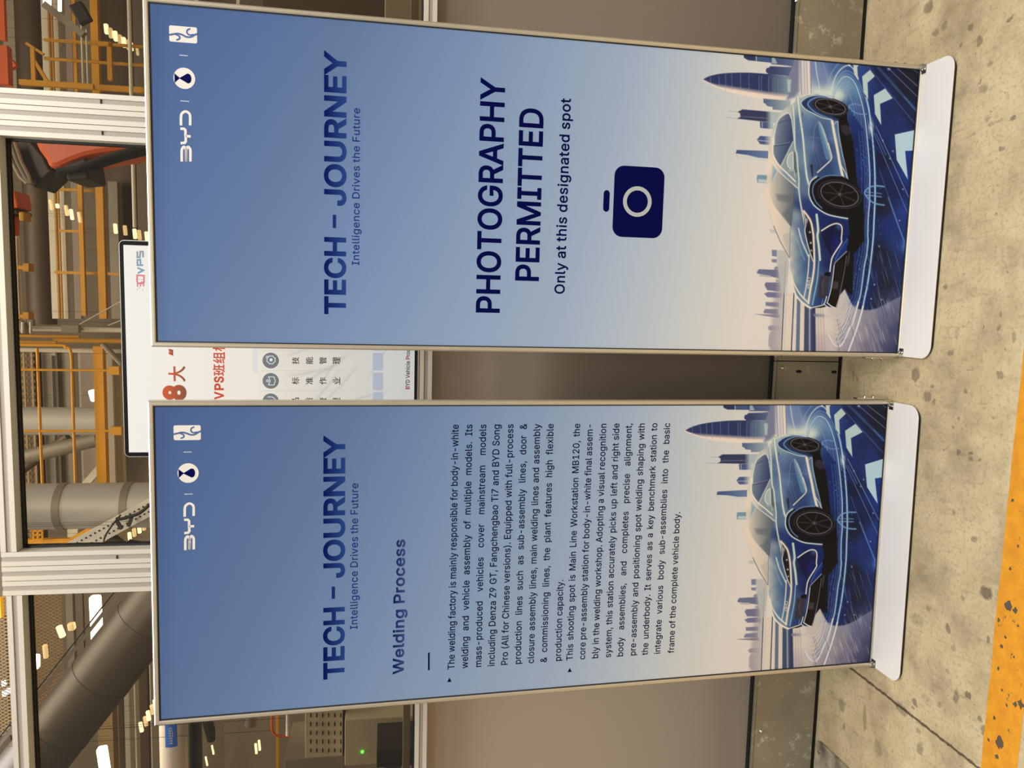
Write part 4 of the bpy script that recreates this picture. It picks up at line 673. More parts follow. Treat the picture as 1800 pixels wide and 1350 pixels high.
def floor_material():
    m = bpy.data.materials.new('stained_concrete'); m.use_nodes = True; nt = m.node_tree; N = nt.nodes; L = nt.links
    b = N['Principled BSDF']; geo = N.new('ShaderNodeNewGeometry')
    def noise(scale, detail=6, vec=None):
        n = N.new('ShaderNodeTexNoise'); n.inputs['Scale'].default_value = scale; n.inputs['Detail'].default_value = detail
        n.inputs['Roughness'].default_value = 0.62; L.new(vec or geo.outputs['Position'], n.inputs['Vector']); return n
    def math_(op, a, c=None, clamp=False):
        n = N.new('ShaderNodeMath'); n.operation = op; n.use_clamp = clamp
        for i, v in enumerate((a, c)):
            if v is None: continue
            if isinstance(v, (int, float)): n.inputs[i].default_value = v
            else: L.new(v, n.inputs[i])
        return n.outputs[0]
    def mixc(f, a, c):
        n = N.new('ShaderNodeMix'); n.data_type = 'RGBA'; L.new(f, n.inputs[0])
        for i, v in ((6, a), (7, c)):
            if isinstance(v, tuple): n.inputs[i].default_value = v
            else: L.new(v, n.inputs[i])
        return n.outputs[2]
    def ramp(v, lo, hi):
        n = N.new('ShaderNodeMapRange'); n.inputs[1].default_value = lo; n.inputs[2].default_value = hi; n.clamp = True
        L.new(v, n.inputs[0]); return n.outputs[0]
    n1, n2, n3, n4 = noise(3.2), noise(18.0), noise(95.0, 4), noise(7.0, 10)
    c = mixc(ramp(n1.outputs['Fac'], 0.35, 0.68), S(184, 164, 126), S(212, 192, 152))
    c = mixc(math_('MULTIPLY', ramp(n2.outputs['Fac'], 0.38, 0.7), 0.45), c, S(222, 203, 164))
    c = mixc(math_('MULTIPLY', ramp(n3.outputs['Fac'], 0.50, 0.70), 0.55), c, S(146, 128, 98))
    c = mixc(math_('MULTIPLY', ramp(n4.outputs['Fac'], 0.47, 0.70), 0.75), c, S(148, 131, 104))
    st = N.new('ShaderNodeMapping'); st.inputs['Scale'].default_value = (60, 9, 1); st.inputs['Rotation'].default_value = (0, 0, 0.6); L.new(geo.outputs['Position'], st.inputs['Vector']); n5 = noise(1.0, 6, st.outputs[0])
    c = mixc(math_('MULTIPLY', ramp(n5.outputs['Fac'], 0.55, 0.75), 0.5), c, S(140, 122, 94))
    # scattered spots
    vo = N.new('ShaderNodeTexVoronoi'); vo.inputs['Scale'].default_value = 17.0; wv = noise(24.0, 3)
    add = N.new('ShaderNodeVectorMath'); add.operation = 'MULTIPLY_ADD'; add.inputs[1].default_value = (0.05, 0.05, 0.05)
    L.new(wv.outputs['Color'], add.inputs[0]); L.new(geo.outputs['Position'], add.inputs[2]); L.new(add.outputs[0], vo.inputs['Vector'])
    sp = N.new('ShaderNodeSeparateColor'); L.new(vo.outputs['Color'], sp.inputs[0])
    rad = math_('MULTIPLY', math_('POWER', sp.outputs[0], 5.0), 0.21)
    f = ramp(math_('SUBTRACT', rad, vo.outputs['Distance']), 0.0, 0.06)
    c = mixc(math_('MULTIPLY', f, 0.55), c, S(104, 92, 74))
    vo2 = N.new('ShaderNodeTexVoronoi'); vo2.inputs['Scale'].default_value = 55.0; L.new(add.outputs[0], vo2.inputs['Vector'])
    sp2 = N.new('ShaderNodeSeparateColor'); L.new(vo2.outputs['Color'], sp2.inputs[0])
    f2 = ramp(math_('SUBTRACT', math_('MULTIPLY', math_('POWER', sp2.outputs[1], 5.0), 0.24), vo2.outputs['Distance']), 0.0, 0.07)
    c = mixc(math_('MULTIPLY', f2, 0.5), c, S(96, 84, 66))
    # the larger marks, each where it lies on the concrete
    warp = N.new('ShaderNodeVectorMath'); warp.operation = 'MULTIPLY_ADD'; warp.inputs[1].default_value = (0.026, 0.026, 0); wv3 = noise(52.0, 5)
    L.new(wv3.outputs['Color'], warp.inputs[0]); L.new(geo.outputs['Position'], warp.inputs[2])
    acc = None
    for x, y, rx, ry, k in FLOOR_MARKS:
        p = floor_pt(x, y); q = floor_pt(x + rx, y); r_ = floor_pt(x, y + ry)
        ra = max((q - p).length, 0.004); rb = max((r_ - p).length, 0.004)
        s = N.new('ShaderNodeVectorMath'); s.operation = 'SUBTRACT'; L.new(warp.outputs[0], s.inputs[0]); s.inputs[1].default_value = (p.x + 0.013, p.y + 0.013, p.z)
        d = N.new('ShaderNodeVectorMath'); d.operation = 'MULTIPLY'; L.new(s.outputs[0], d.inputs[0]); d.inputs[1].default_value = (1 / rb, 1 / ra, 0)
        l = N.new('ShaderNodeVectorMath'); l.operation = 'LENGTH'; L.new(d.outputs[0], l.inputs[0])
        g = math_('MULTIPLY', ramp(l.outputs['Value'], 1.15, 0.75), k)
        acc = g if acc is None else math_('MAXIMUM', acc, g)
    c = mixc(acc, c, S(84, 74, 60))
    # the saw-cut joint
    pa, pb = floor_pt(1490, 1170), floor_pt(1720, 1350); dj = (pb - pa).normalized(); nj = Vector((dj.y, -dj.x, 0))
    wj = N.new('ShaderNodeVectorMath'); wj.operation = 'MULTIPLY_ADD'; wj.inputs[1].default_value = (0.012, 0.012, 0); L.new(wv3.outputs['Color'], wj.inputs[0]); L.new(geo.outputs['Position'], wj.inputs[2])
    dt = N.new('ShaderNodeVectorMath'); dt.operation = 'DOT_PRODUCT'; L.new(wj.outputs[0], dt.inputs[0]); dt.inputs[1].default_value = nj
    jd = math_('ABSOLUTE', math_('SUBTRACT', dt.outputs['Value'], (pa + Vector((0.006, 0.006, 0))).dot(nj)))
    jf = ramp(jd, 0.0046, 0.0026); c = mixc(math_('MULTIPLY', jf, 0.85), c, S(58, 48, 38))
    L.new(c, b.inputs['Base Color']); b.inputs['Roughness'].default_value = 0.7; b.inputs['Specular IOR Level'].default_value = 0.3
    bp = N.new('ShaderNodeBump'); bp.inputs['Strength'].default_value = 0.5; bp.inputs['Distance'].default_value = 0.003
    h = math_('SUBTRACT', math_('ADD', n2.outputs['Fac'], math_('MULTIPLY', n3.outputs['Fac'], 0.5)), math_('MULTIPLY', jf, 2.0))
    L.new(h, bp.inputs['Height']); L.new(bp.outputs[0], b.inputs['Normal'])
    return m
# (pixel x, pixel y, half length along x, half length along y, strength)
FLOOR_MARKS = [(1609, 658, 8, 13, .6), (1630, 697, 7, 10, .55), (1638, 678, 4, 5, .5), (1641, 706, 3, 6, .5), (1671, 620, 5, 6, .5), (1697, 687, 4, 5, .55), (1633, 12, 7, 12, .6), (1645, 58, 6, 6, .5),
    (1775, 33, 6, 5, .6), (1707, 48, 4, 7, .55), (1722, 72, 5, 10, .55), (1688, 80, 3, 4, .5), (1660, 46, 5, 9, .35), (1780, 208, 6, 6, .6), (1737, 209, 5, 4, .4), (1760, 262, 5, 7, .55), (1740, 113, 5, 4, .4), (1728, 157, 8, 8, .3), (1750, 215, 16, 3, .3),
    (1685, 737, 3, 4, .5), (1706, 796, 5, 4, .6), (1706, 808, 4, 5, .5), (1723, 809, 3, 3, .5), (1685, 795, 4, 6, .55), (1675, 752, 3, 4, .4), (1746, 735, 4, 3, .4), (1783, 592, 4, 12, .45), (1683, 585, 3, 11, .3),
    (1480, 1240, 5, 12, .45), (1520, 1262, 3, 25, .4), (1544, 1315, 7, 14, .4), (1585, 1247, 9, 11, .5), (1617, 1315, 6, 12, .45), (1608, 1235, 4, 7, .6), (1604, 1244, 3, 3, .5), (1681, 1226, 5, 13, .6), (1702, 1222, 5, 6, .7), (1666, 1104, 5, 7, .6), (1650, 1239, 3, 6, .4),
    (1733, 1042, 12, 12, .75), (1702, 1223, 5, 7, .7), (1738, 1125, 3, 6, .6), (1731, 1285, 7, 10, .6), (1722, 1263, 4, 6, .6), (1632, 1070, 5, 6, .4), (1676, 1140, 4, 5, .35), (1615, 1286, 4, 6, .4), (1692, 1050, 4, 5, .4), (1612, 1090, 12, 12, .25), (1500, 660, 3, 9, .35)]
fl = MB().box(-9, 9, -4.0, 11.0, -0.06, 0.0).build('floor', floor_material()); tag(fl, 'stained tan concrete floor with a saw-cut joint', None, None, 'structure')
cl = MB().box(-9, 9, 2.6, 11.0, 9.2, 9.3).build('ceiling', mat('hall_roof', S(96, 84, 70), 0.8)); tag(cl, kind='structure')
wf = MB().box(-9, 9, 10.9, 11.0, 0, 9.2).build('wall_far', mat('hall_far_wall', S(150, 136, 116), 0.8, 0, 0.12, 0.7)); tag(wf, kind='structure')

# partition: lower sheets, sill, mullions, rails, panes (all in the partition's frame: along, back, up)
def wobj(mb, name, m, parent=None, **k): return mb.build(name, m, parent, mw=WALL_MW if parent is None else None, **k)
S0, S1 = -3.2, 2.6
wb = MB(); wb.add([(S0, 0.032, 0.238), (S1, 0.032, 0.238), (S1, 0.032, 1.325), (S0, 0.032, 1.325)], [(0, 1, 2, 3)])
o = wobj(wb, 'wall_back', M_PANEL); tag(o, 'plain taupe sheet panels under the windows', None, None, 'structure')
gp = MB(); gp.box(S0, S1, 0.0165, 0.05, 0.0, 0.2425); o = wobj(gp, 'trim_1', M_DARKGAP); tag(o, 'black gap behind the metal skirting', kind='structure')

for k, (a, c, y0, y1, zt, lb) in enumerate(((-3.2, -0.62, 0.10, 0.5, 0.40, 'left'), (-0.36, 0.34, 0.09, 0.6, 1.14, 'middle'), (0.45, 2.6, 0.24, 0.7, 1.16, 'right'))):  # added out-of-view blocks that shade the translucent sheets from behind
    o = wobj(MB().box(a, c, y0, y1, 0.0, zt), 'trim_%d' % (7 + k), mat('shade_block_dark', S(46, 40, 34), 0.7)); tag(o, 'added dark block shading the %s lower sheet from behind' % lb, kind='structure')

def groove_profile(mb, axis, u0, u1, lo, hi, y0=0.0, y1=0.045, n=1):
    """n slotted extrusions side by side between u0 and u1 across, running lo..hi along axis ('z' or 's')"""
    w = (u1 - u0) / n; g = 0.0009
    for i in range(n):
        a, c = u0 + i * w + g, u0 + (i + 1) * w - g; t = (c - a) / 3
        for k, (p, q, yy) in enumerate(((a, a + t, y0), (a + t, c - t, y0 + 0.004), (c - t, c, y0))):
            mb.cur = 1 if k == 1 else 0
            if axis == 'z': mb.box(p, q, yy, y1, lo, hi)
            else: mb.box(lo, hi, yy, y1, p, q)
    return mb
def ticks(pts, parent):
    for x, y in pts:
        s, z = wall_sz(x, y); MB().box(s - 0.007, s + 0.007, 0.0005, 0.004, z - 0.0012, z + 0.0012).build('slot_cover_joint', M_BLACK, parent)
mu = groove_profile(MB(), 'z', 0.6445, 0.7675, 1.3575, 2.86, n=3); o = wobj(mu, 'trim_2', [M_ALU, M_GROOVE]); tag(o, 'triple white aluminium mullion right of the screen', kind='structure'); ticks(((176.5, 177), (179, 232)), o)
mu = groove_profile(MB(), 'z', -0.6060, -0.4805, 1.3575, 2.502, n=3); o = wobj(mu, 'trim_3', [M_ALU, M_GROOVE]); tag(o, 'triple white aluminium mullion left of the screen', kind='structure'); ticks(((205, 981),), o)
si = groove_profile(MB(), 's', 1.3195, 1.3573, S0, S1, -0.002, 0.05); o = wobj(si, 'trim_4', [M_ALU, M_GROOVE]); tag(o, 'grey aluminium sill rail', kind='structure')
ra = groove_profile(MB(), 's', 2.461, 2.5035, -0.4805, 0.6445); o = wobj(ra, 'trim_5', [M_ALU, M_GROOVE]); tag(o, 'top rail of the middle window', kind='structure')
ra = groove_profile(MB(), 's', 2.452, 2.4945, S0, -0.6060); o = wobj(ra, 'trim_6', [M_ALU, M_GROOVE]); tag(o, 'top rail of the left window', kind='structure')

def glass_mat():
    m = bpy.data.materials.new('smoked_glass'); m.use_nodes = True; nt = m.node_tree; N = nt.nodes; L = nt.links
    N.remove(N['Principled BSDF']); out = N['Material Output']
    t = N.new('ShaderNodeBsdfTransparent'); t.inputs[0].default_value = (0.70, 0.655, 0.57, 1)
    g = N.new('ShaderNodeBsdfGlossy'); g.inputs['Roughness'].default_value = 0.03; g.inputs['Color'].default_value = (1, 1, 1, 1)
    fr = N.new('ShaderNodeFresnel'); fr.inputs[0].default_value = 1.45; mx = N.new('ShaderNodeMixShader')
    L.new(fr.outputs[0], mx.inputs[0]); L.new(t.outputs[0], mx.inputs[1]); L.new(g.outputs[0], mx.inputs[2]); L.new(mx.outputs[0], out.inputs[0]); return m
M_GLASS = glass_mat()
M_INNER = mat('inner_frame', S(178, 164, 142), 0.5)
def window(name, s0, s1, z0, z1, label):
    fr = MB(); w = 0.005
    for a in ((s0, s0 + w, z0, z1), (s1 - w, s1, z0, z1), (s0 + w, s1 - w, z0, z0 + w), (s0 + w, s1 - w, z1 - w, z1)): fr.box(a[0], a[1], 0.036, 0.056, a[2], a[3])
    o = wobj(fr, name, M_BLACK); tag(o, label, None, None, 'structure')
    MB().box(s0 + w, s1 - w, 0.048, 0.052, z0 + w, z1 - w).build('pane', M_GLASS, o)
    ib = MB().box(s0, s1, 0.075, 0.10, z0 + 0.012, z0 + 0.034); ib.build('inner_rail', M_INNER, o)
    return o
window('window_1', -3.2, -0.6060, 1.3575, 2.452, 'left window of the partition')
window('window_2', -0.4805, 0.6445, 1.3575, 2.461, 'middle window of the partition')
window('window_3', 0.7675, 2.6, 1.3575, 2.86, 'right window of the partition')

# galvanised skirting plates
SEAM = wall_sz(1430, 636)[0]
def skirting(name, s0, s1, label, bolts, slots):
    mb = MB(); mb.box(s0, s1, 0.012, 0.016, 0.015, 0.236); mb.box(s0, s1, 0.004, 0.012, 0.233, 0.236)
    o = wobj(mb, name, M_GALV); tag(o, label, None, None, 'structure')
    for x, y in bolts:
        s, z = wall_sz(x, y, 0.012); b = MB(); b.tube([(s, 0.012, z), (s, 0.009, z), (s, 0.006, z)], [0.0062, 0.0062, 0.003], 12); b.build('bolt', M_CHROME, o, True)
    for x, y in slots:
        s, z = wall_sz(x, y, 0.012); MB().prism(rrect(s - 0.0045, s + 0.0045, z - 0.009, z + 0.009, 0.0044, 4), 0.0105, 0.0121, lambda u, v, d: (u, d, v)).build('slot_hole', M_DARKGAP, o)
skirting('baseboard_left', S0, SEAM - 0.0015, 'galvanised skirting plate left of the seam between the stands', ((1374.6, 647), (1337.3, 1285)), ((1404, 653), (1466, 653.8)))
skirting('baseboard_right', SEAM + 0.0015, S1, 'galvanised skirting plate right of the seam between the stands', ((1376, 624.5), (1400, 2)), ())

# painted floor line
ya, yb = floor_pt(1797, 638), floor_pt(1723.7, 1350); yc, yd = floor_pt(1800, 1241), floor_pt(1789.8, 1350)
d1 = (ya - yb).normalized(); wdt = (yc - ya).dot(Vector((d1.y, -d1.x, 0))); nrm = Vector((d1.y, -d1.x, 0)) * (abs(wdt))
if nrm.y > 0: nrm = -nrm
def yellow_paint():
    m = bpy.data.materials.new('worn_yellow_paint'); m.use_nodes = True; nt = m.node_tree; N = nt.nodes; L = nt.links; b = N['Principled BSDF']
    geo = N.new('ShaderNodeNewGeometry'); n = N.new('ShaderNodeTexNoise'); n.inputs['Scale'].default_value = 30; n.inputs['Detail'].default_value = 8; n.inputs['Roughness'].default_value = 0.6; L.new(geo.outputs[0], n.inputs['Vector'])
    n2 = N.new('ShaderNodeTexNoise'); n2.inputs['Scale'].default_value = 38; n2.inputs['Detail'].default_value = 9; n2.inputs['Roughness'].default_value = 0.72; L.new(geo.outputs[0], n2.inputs['Vector'])
    r = N.new('ShaderNodeValToRGB'); r.color_ramp.elements[0].color = S(208, 134, 10); r.color_ramp.elements[1].color = S(226, 154, 20); r.color_ramp.elements[0].position = 0.35; r.color_ramp.elements[1].position = 0.65
    L.new(n.outputs['Fac'], r.inputs[0])
    q = N.new('ShaderNodeMapRange'); q.inputs[1].default_value = 0.60; q.inputs[2].default_value = 0.66; L.new(n2.outputs['Fac'], q.inputs[0])
    mx = N.new('ShaderNodeMix'); mx.data_type = 'RGBA'; L.new(q.outputs[0], mx.inputs[0]); L.new(r.outputs[0], mx.inputs[6]); mx.inputs[7].default_value = S(88, 76, 58)
    L.new(mx.outputs[2], b.inputs['Base Color']); b.inputs['Roughness'].default_value = 0.6; return m
P0, P1 = yb - d1 * 1.6, ya + d1 * 1.6
rnd = random.Random(3); edge = []
for i in range(81): edge.append(P0.lerp(P1, i / 80) + nrm.normalized() * rnd.uniform(-0.0015, 0.0015))
edge2 = [e + nrm for e in edge[::-1]]
mb = MB(); poly = [(p.x, p.y) for p in edge + edge2]; mb.prism(poly, 0.0, 0.0006, lambda u, v, d: (u, v, d))
o = mb.build('floor_line', yellow_paint()); tag(o, 'wide worn yellow line painted along the concrete floor', 'floor marking')
# chipped patches in the paint: bare concrete showing through
for x, y, r in ((1773, 1063, .012), (1785, 1073, .007), (1761, 1136, .006), (1756, 1090, .005), (1757, 1306, .014), (1795, 1238, .010), (1785, 1238, .006), (1755, 1175, .005), (1770, 1240, .004), (1762, 1213, .004), (1748, 1262, .005), (1768, 1120, .004), (1783, 1155, .003), (1790, 1100, .004), (1780, 880, .005), (1790, 960, .004), (1776, 1000, .004), (1752, 1330, .006), (1738, 1300, .004)):
    p = floor_pt(x, y); n = 14; q = random.Random(int(x)); pts = [(p.x + r * q.uniform(.4, 1.2) * 1.2 * math.cos(2 * math.pi * i / n), p.y + r * q.uniform(.4, 1.2) * math.sin(2 * math.pi * i / n)) for i in range(n)]
    c = MB().prism(pts, 0.0006, 0.0009, lambda u, v, d: (u, v, d)).build('chipped_patch', mat('bare_patch', S(86, 74, 58), 0.8, 0, .15, 60), o)

# steel plate lying on the floor against the skirting
pp = [floor_pt(1439, 1302), floor_pt(1444, 1303), floor_pt(1500, 1356), floor_pt(1470, 1420), floor_pt(1432, 1400)]
mb = MB().prism([(p.x, p.y) for p in pp], 0.0, 0.007, lambda u, v, d: (u, v, d)); M_SCUFF = mat('scuffed_steel', S(168, 158, 134), 0.4, 0.25, 0.85, 15, 0.2)
o = mb.build('floor_plate', M_SCUFF, bevel=0.001); tag(o, 'scuffed steel plate on the floor against the skirting, beside the left stand', 'steel plate')
p = floor_pt(1444, 1321); MB().tube([(p.x, p.y, 0.007), (p.x, p.y, 0.011), (p.x, p.y, 0.013)], [0.008, 0.008, 0.004], 12).build('bolt', M_CHROME, o, True)
# ------------------------------------------------------------------ the two roll-out display stands
M_FRAME = mat('brushed_aluminium', S(206, 194, 172), 0.36, 0.5, 0.04, 20)
M_PLATE = mat('white_powder_coat', S(240, 234, 228), 0.32, 0.0, 0.012, 5)
M_PADSHADE = mat('pad_shade_dark', S(30, 26, 22), 0.6)
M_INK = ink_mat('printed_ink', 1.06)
M_INKT = ink_mat('printed_lettering', 0.95, 0.5); M_INKT.node_tree.nodes['Principled BSDF'].inputs['Specular IOR Level'].default_value = 0.06
NAVY = S(0, 6, 76); BLUE_T = S(24, 54, 128); WHITE_I = S(238, 234, 228); SKY_I = S(88, 113, 164); DARKTX = S(4, 8, 56)

def sheet_mesh():
    """one sheet shared by both stands: fine grid where the picture is, coarse above"""
    hb = 0.640; nx, ny = 580, 476
    a = np.linspace(0, BW, nx + 1); b = np.linspace(0, hb, ny + 1); A1, B1 = np.meshgrid(a, b)
    a2 = np.linspace(0, BW, 21); b2 = np.linspace(hb, BH, 41); A2, B2 = np.meshgrid(a2, b2)
    def quads(nx, ny, off):
        i = np.arange(ny)[:, None] * (nx + 1) + np.arange(nx)[None, :]; return np.stack([i, i + 1, i + nx + 2, i + nx + 1], -1).reshape(-1, 4) + off
    n1 = A1.size; A = np.concatenate([A1.ravel(), A2.ravel()]); B = np.concatenate([B1.ravel(), B2.ravel()])
    F = np.concatenate([quads(nx, ny, 0), quads(20, 40, n1)])
    x, y = SL.px(A, B)
    C = np.zeros((len(A), 4), np.float32); C[:, 3] = 1
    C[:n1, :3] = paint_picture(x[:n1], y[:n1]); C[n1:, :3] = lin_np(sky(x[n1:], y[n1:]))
    return A, B, F, C
SHEET = sheet_mesh()
def stand(fr, key, label):
    root = empty('roll_out_stand', fr.mw, label, 'display stand', 'printed display stands')
    pt = lambda a, n, b: fr.local(a, n, b)
    # printed sheet
    A, B, F, C = SHEET; V = np.empty((len(A), 3), np.float32)
    sl, cl_ = math.sin(fr.lean), math.cos(fr.lean); V[:, 0] = A - BW / 2; V[:, 1] = -B * sl; V[:, 2] = BZ + B * cl_
    me = bpy.data.meshes.new('printed_sheet'); me.vertices.add(len(V)); me.vertices.foreach_set('co', V.ravel())
    me.loops.add(F.size); me.loops.foreach_set('vertex_index', F.ravel().astype(np.int32)); me.polygons.add(len(F))
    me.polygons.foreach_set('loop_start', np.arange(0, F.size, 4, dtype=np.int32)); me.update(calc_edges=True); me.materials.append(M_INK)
    sh = bpy.data.objects.new('printed_sheet', me); COL.objects.link(sh); sh.parent = root
    at = me.color_attributes.new('ink', 'FLOAT_COLOR', 'POINT'); at.data.foreach_set('color', C.ravel())
    MB().prism([(0, 0), (BW, 0), (BW, BH), (0, BH)], -0.003, -0.018, lambda u, v, d: pt(u, d, v)).build('back_board', mat('board', S(200, 200, 198), 0.6), root)
    # frame rails with mitred corners
    sec = [(0, -0.003), (0, 0.004), (0.0025, 0.006), (0.008, 0.006), (0.0115, 0.002), (0.0115, -0.022), (0, -0.022)]
    cor = [((0, 0), (-1, -1)), ((BW, 0), (1, -1)), ((BW, BH), (1, 1)), ((0, BH), (-1, 1))]
    for i in range(4):
        (c0, g0), (c1, g1) = cor[i], cor[(i + 1) % 4]; n = len(sec)
        vs = [pt(c[0] + g[0] * w, d, c[1] + g[1] * w) for c, g in ((c0, g0), (c1, g1)) for w, d in sec]
        fs = [tuple(range(n)), tuple(range(2 * n - 1, n - 1, -1))] + [(k, (k + 1) % n, n + (k + 1) % n, n + k) for k in range(n)]
        MB().add(vs, fs).build('frame_rail', M_FRAME, root)
    # dark strips standing in for the shadow gap between sheet and rails
    g = MB(); w = 0.0028
    for a0, a1, b0, b1 in ((0, w, 0, BH), (BW - w, BW, 0, BH), (w, BW - w, BH - w, BH), (w, BW - w, 0, w)): g.prism([(a0, b0), (a1, b0), (a1, b1), (a0, b1)], 0.0006, 0.0016, lambda u, v, d: pt(u, d, v))
    g.build('edge_shade', mat('edge_shade', S(26, 28, 38), 0.6), root)
    # base plate
    hw = BW / 2 + 0.008; r = 0.036; fx = 0.128; bx = -0.10
    out = [(hw, -bx)]
    for cx, t0 in ((hw - r, 0), (-hw + r, 90)):
        out += [(cx + r * math.cos(math.radians(t0 + 9 * i)), -(fx - r) - r * math.sin(math.radians(t0 + 9 * i))) for i in range(11)]
    out += [(-hw, -bx)]
    bp = MB().prism(out, 0.0075, 0.011, lambda u, v, d: (u, v, d)).build('base_plate', M_PLATE, root, bevel=0.0012)
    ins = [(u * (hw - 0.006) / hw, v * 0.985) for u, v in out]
    MB().prism(ins, 0.0, 0.0075, lambda u, v, d: (u, v, d)).build('shade_pad', M_PADSHADE, bp)  # pad under the plate, dark in place of the shadow below its lip
    # chrome corner brackets with screws
    for s in (-1, 1):
        x0 = s * (BW / 2 - 0.004); br = MB(); br.box(x0 - 0.011, x0 + 0.011, -0.024, 0.004, 0.011, 0.0135); br.box(x0 + s * 0.0105, x0 + s * 0.0125, -0.024, 0.03, 0.011, 0.026)
        k = br.build('corner_bracket', M_CHROME, root, bevel=0.0006)
        for dy in (-0.010, -0.019): MB().tube([(x0, dy, 0.0135), (x0, dy, 0.0165), (x0, dy, 0.0178)], [0.0042, 0.0042, 0.002], 10).build('screw', M_CHROME, k, True)
        gs = MB().prism([(0.010, 0.011), (0.075, 0.011), (0.060, 0.060), (0.030, 0.105), (0.010, 0.105)], s * (BW / 2 + 0.0125), s * (BW / 2 + 0.016), lambda u, v, d: (d, u, v)).build('side_gusset', M_CHROME, root, bevel=0.0006)
        for v in (0.045, 0.072): MB().tube([(s * (BW / 2 + 0.016), 0.024, v), (s * (BW / 2 + 0.020), 0.024, v), (s * (BW / 2 + 0.023), 0.024, v)], [0.0055, 0.0055, 0.003], 10).build('bolt', M_CHROME, gs, True)
    return root, sh

def ramp_col(b0, b1, c0, c1):
    return lambda a, b: tuple(c0[i] + (c1[i] - c0[i]) * min(max((b - b0) / (b1 - b0), 0), 1) for i in range(4))
def title(fr, sh, tl, bl, br):
    a0 = fr.ab(*bl)[0]; a1 = fr.ab(*br)[0]; b0 = (fr.ab(*bl)[1] + fr.ab(*br)[1]) / 2; b1 = b0 + (fr.ab(*tl)[1] - fr.ab(*bl)[1]); w = a1 - a0; h = b1 - b0
    p = Print(lambda a, b, k: fr.local(a, 0.0003 * k, b)); g = ramp_col(b1, b0, TG[0], TG[1])
    p.text('TECH', a0, a0 + 0.300 * w, b0, b1, g, 0.026); p.text('JOURNEY', a0 + 0.4215 * w, a1, b0, b1, g, 0.026)
    x0, x1, y0, y1 = a0 + 0.336 * w, a0 + 0.3865 * w, b0 + 0.455 * h, b0 + 0.62 * h
    p.put([(x0, y0), (x1, y0), (x1, y1), (x0, y1)], [(0, 1, 2, 3)], g); return p.build('title_lettering', M_INKT, sh)
def lettering(fr, sh, name, text, tl, bl, br, col, bold, track=0.0):
    a0 = fr.ab(*bl)[0]; a1 = fr.ab(*br)[0]; b0 = (fr.ab(*bl)[1] + fr.ab(*br)[1]) / 2; b1 = b0 + (fr.ab(*tl)[1] - fr.ab(*bl)[1])
    p = Print(lambda a, b, k: fr.local(a, 0.0003 * k, b))
    p.text(text, a0, a1, b0, b1, ramp_col(b1, b0, col[0], col[1]) if isinstance(col, list) else col, bold, track)
    return p.build(name, M_INKT, sh)

def logos(fr, sh):
    """company marks at the head of the sheet, traced on the right-hand stand and printed alike on both"""
    q = lambda *P: [SR.ab(260 + x / 4.5, y / 4.5) for x, y in P]; mk = lambda: Print(lambda a, b, k: fr.local(a, 0.0003 * k, b))
    w = 0.0058; p = mk()
    p.stroke(curve(q((334, 992), (334, 925), (328, 900), (308, 884), (288, 884), (268, 900), (262, 925), (262, 992)), k=5), w, WHITE_I)
    p.stroke(q((257, 1018), (286, 1019), (297, 1030), (298, 1078)), w, WHITE_I); p.stroke(q((259, 1132), (290, 1130), (300, 1118), (299, 1078)), w, WHITE_I); p.stroke(q((297, 1076), (339, 1080)), w, WHITE_I)
    for x0, x1 in ((268, 302), (302, 336)):
        p.stroke(curve(q((x0, 1278), (x0, 1192), (x0 + 8, 1170), ((x0 + x1) / 2, 1162), (x1 - 8, 1170), (x1, 1192), (x1, 1278)), k=5), w, WHITE_I)
    p.build('wordmark', M_INKT, sh)
    for tk in (q((250, 436), (315, 442)), q((258, 798), (326, 803))): p = mk(); p.stroke(tk, 0.0022, S(190, 198, 214)); p.build('divider_tick', M_INKT, sh)
    c = q((288, 620))[0]; rr = abs(q((288, 704))[0][0] - c[0]); p = mk(); p.disc(c[0], c[1], rr, rr, WHITE_I, 1)
    k = lambda *P: q(*P)
    p.poly(k((209, 580), (212, 655), (250, 621), (252, 616)), NAVY, 2); p.poly(k((250, 621), (252, 616), (312, 582)) + curve(k((312, 582), (332, 590), (344, 618), (338, 650), (318, 662))) , NAVY, 2)
    p.build('round_emblem', M_INKT, sh)
    p = mk(); cr = q((170, 333), (388, 352), (388, 218), (168, 200)); a0, b0 = cr[1][0] if False else min(c[0] for c in cr), min(c[1] for c in cr); a1, b1 = max(c[0] for c in cr), max(c[1] for c in cr)
    a0 += 0.002; b0 += 0.0; p.poly(rrect(a0, a1, b0, b1, 0.004), WHITE_I, 1)
    # swoosh and hooks inside the square, laid out over its width and height
    g = lambda *P: [(a0 + (a1 - a0) * u, b1 - (b1 - b0) * v) for u, v in P]
    p.stroke(curve(g((0.40, 0.0), (0.47, 0.16), (0.52, 0.32), (0.46, 0.48), (0.36, 0.62), (0.38, 0.78), (0.52, 0.91), (0.60, 1.0))), 0.0042, SKY_I, 2)
    p.stroke(curve(g((0.48, 0.22), (0.36, 0.36), (0.20, 0.36), (0.12, 0.25))), 0.0036, SKY_I, 2); p.stroke(curve(g((0.54, 0.88), (0.50, 0.72), (0.62, 0.64), (0.80, 0.66), (0.88, 0.76))), 0.0036, SKY_I, 2)
    p.build('square_emblem', M_INKT, sh)

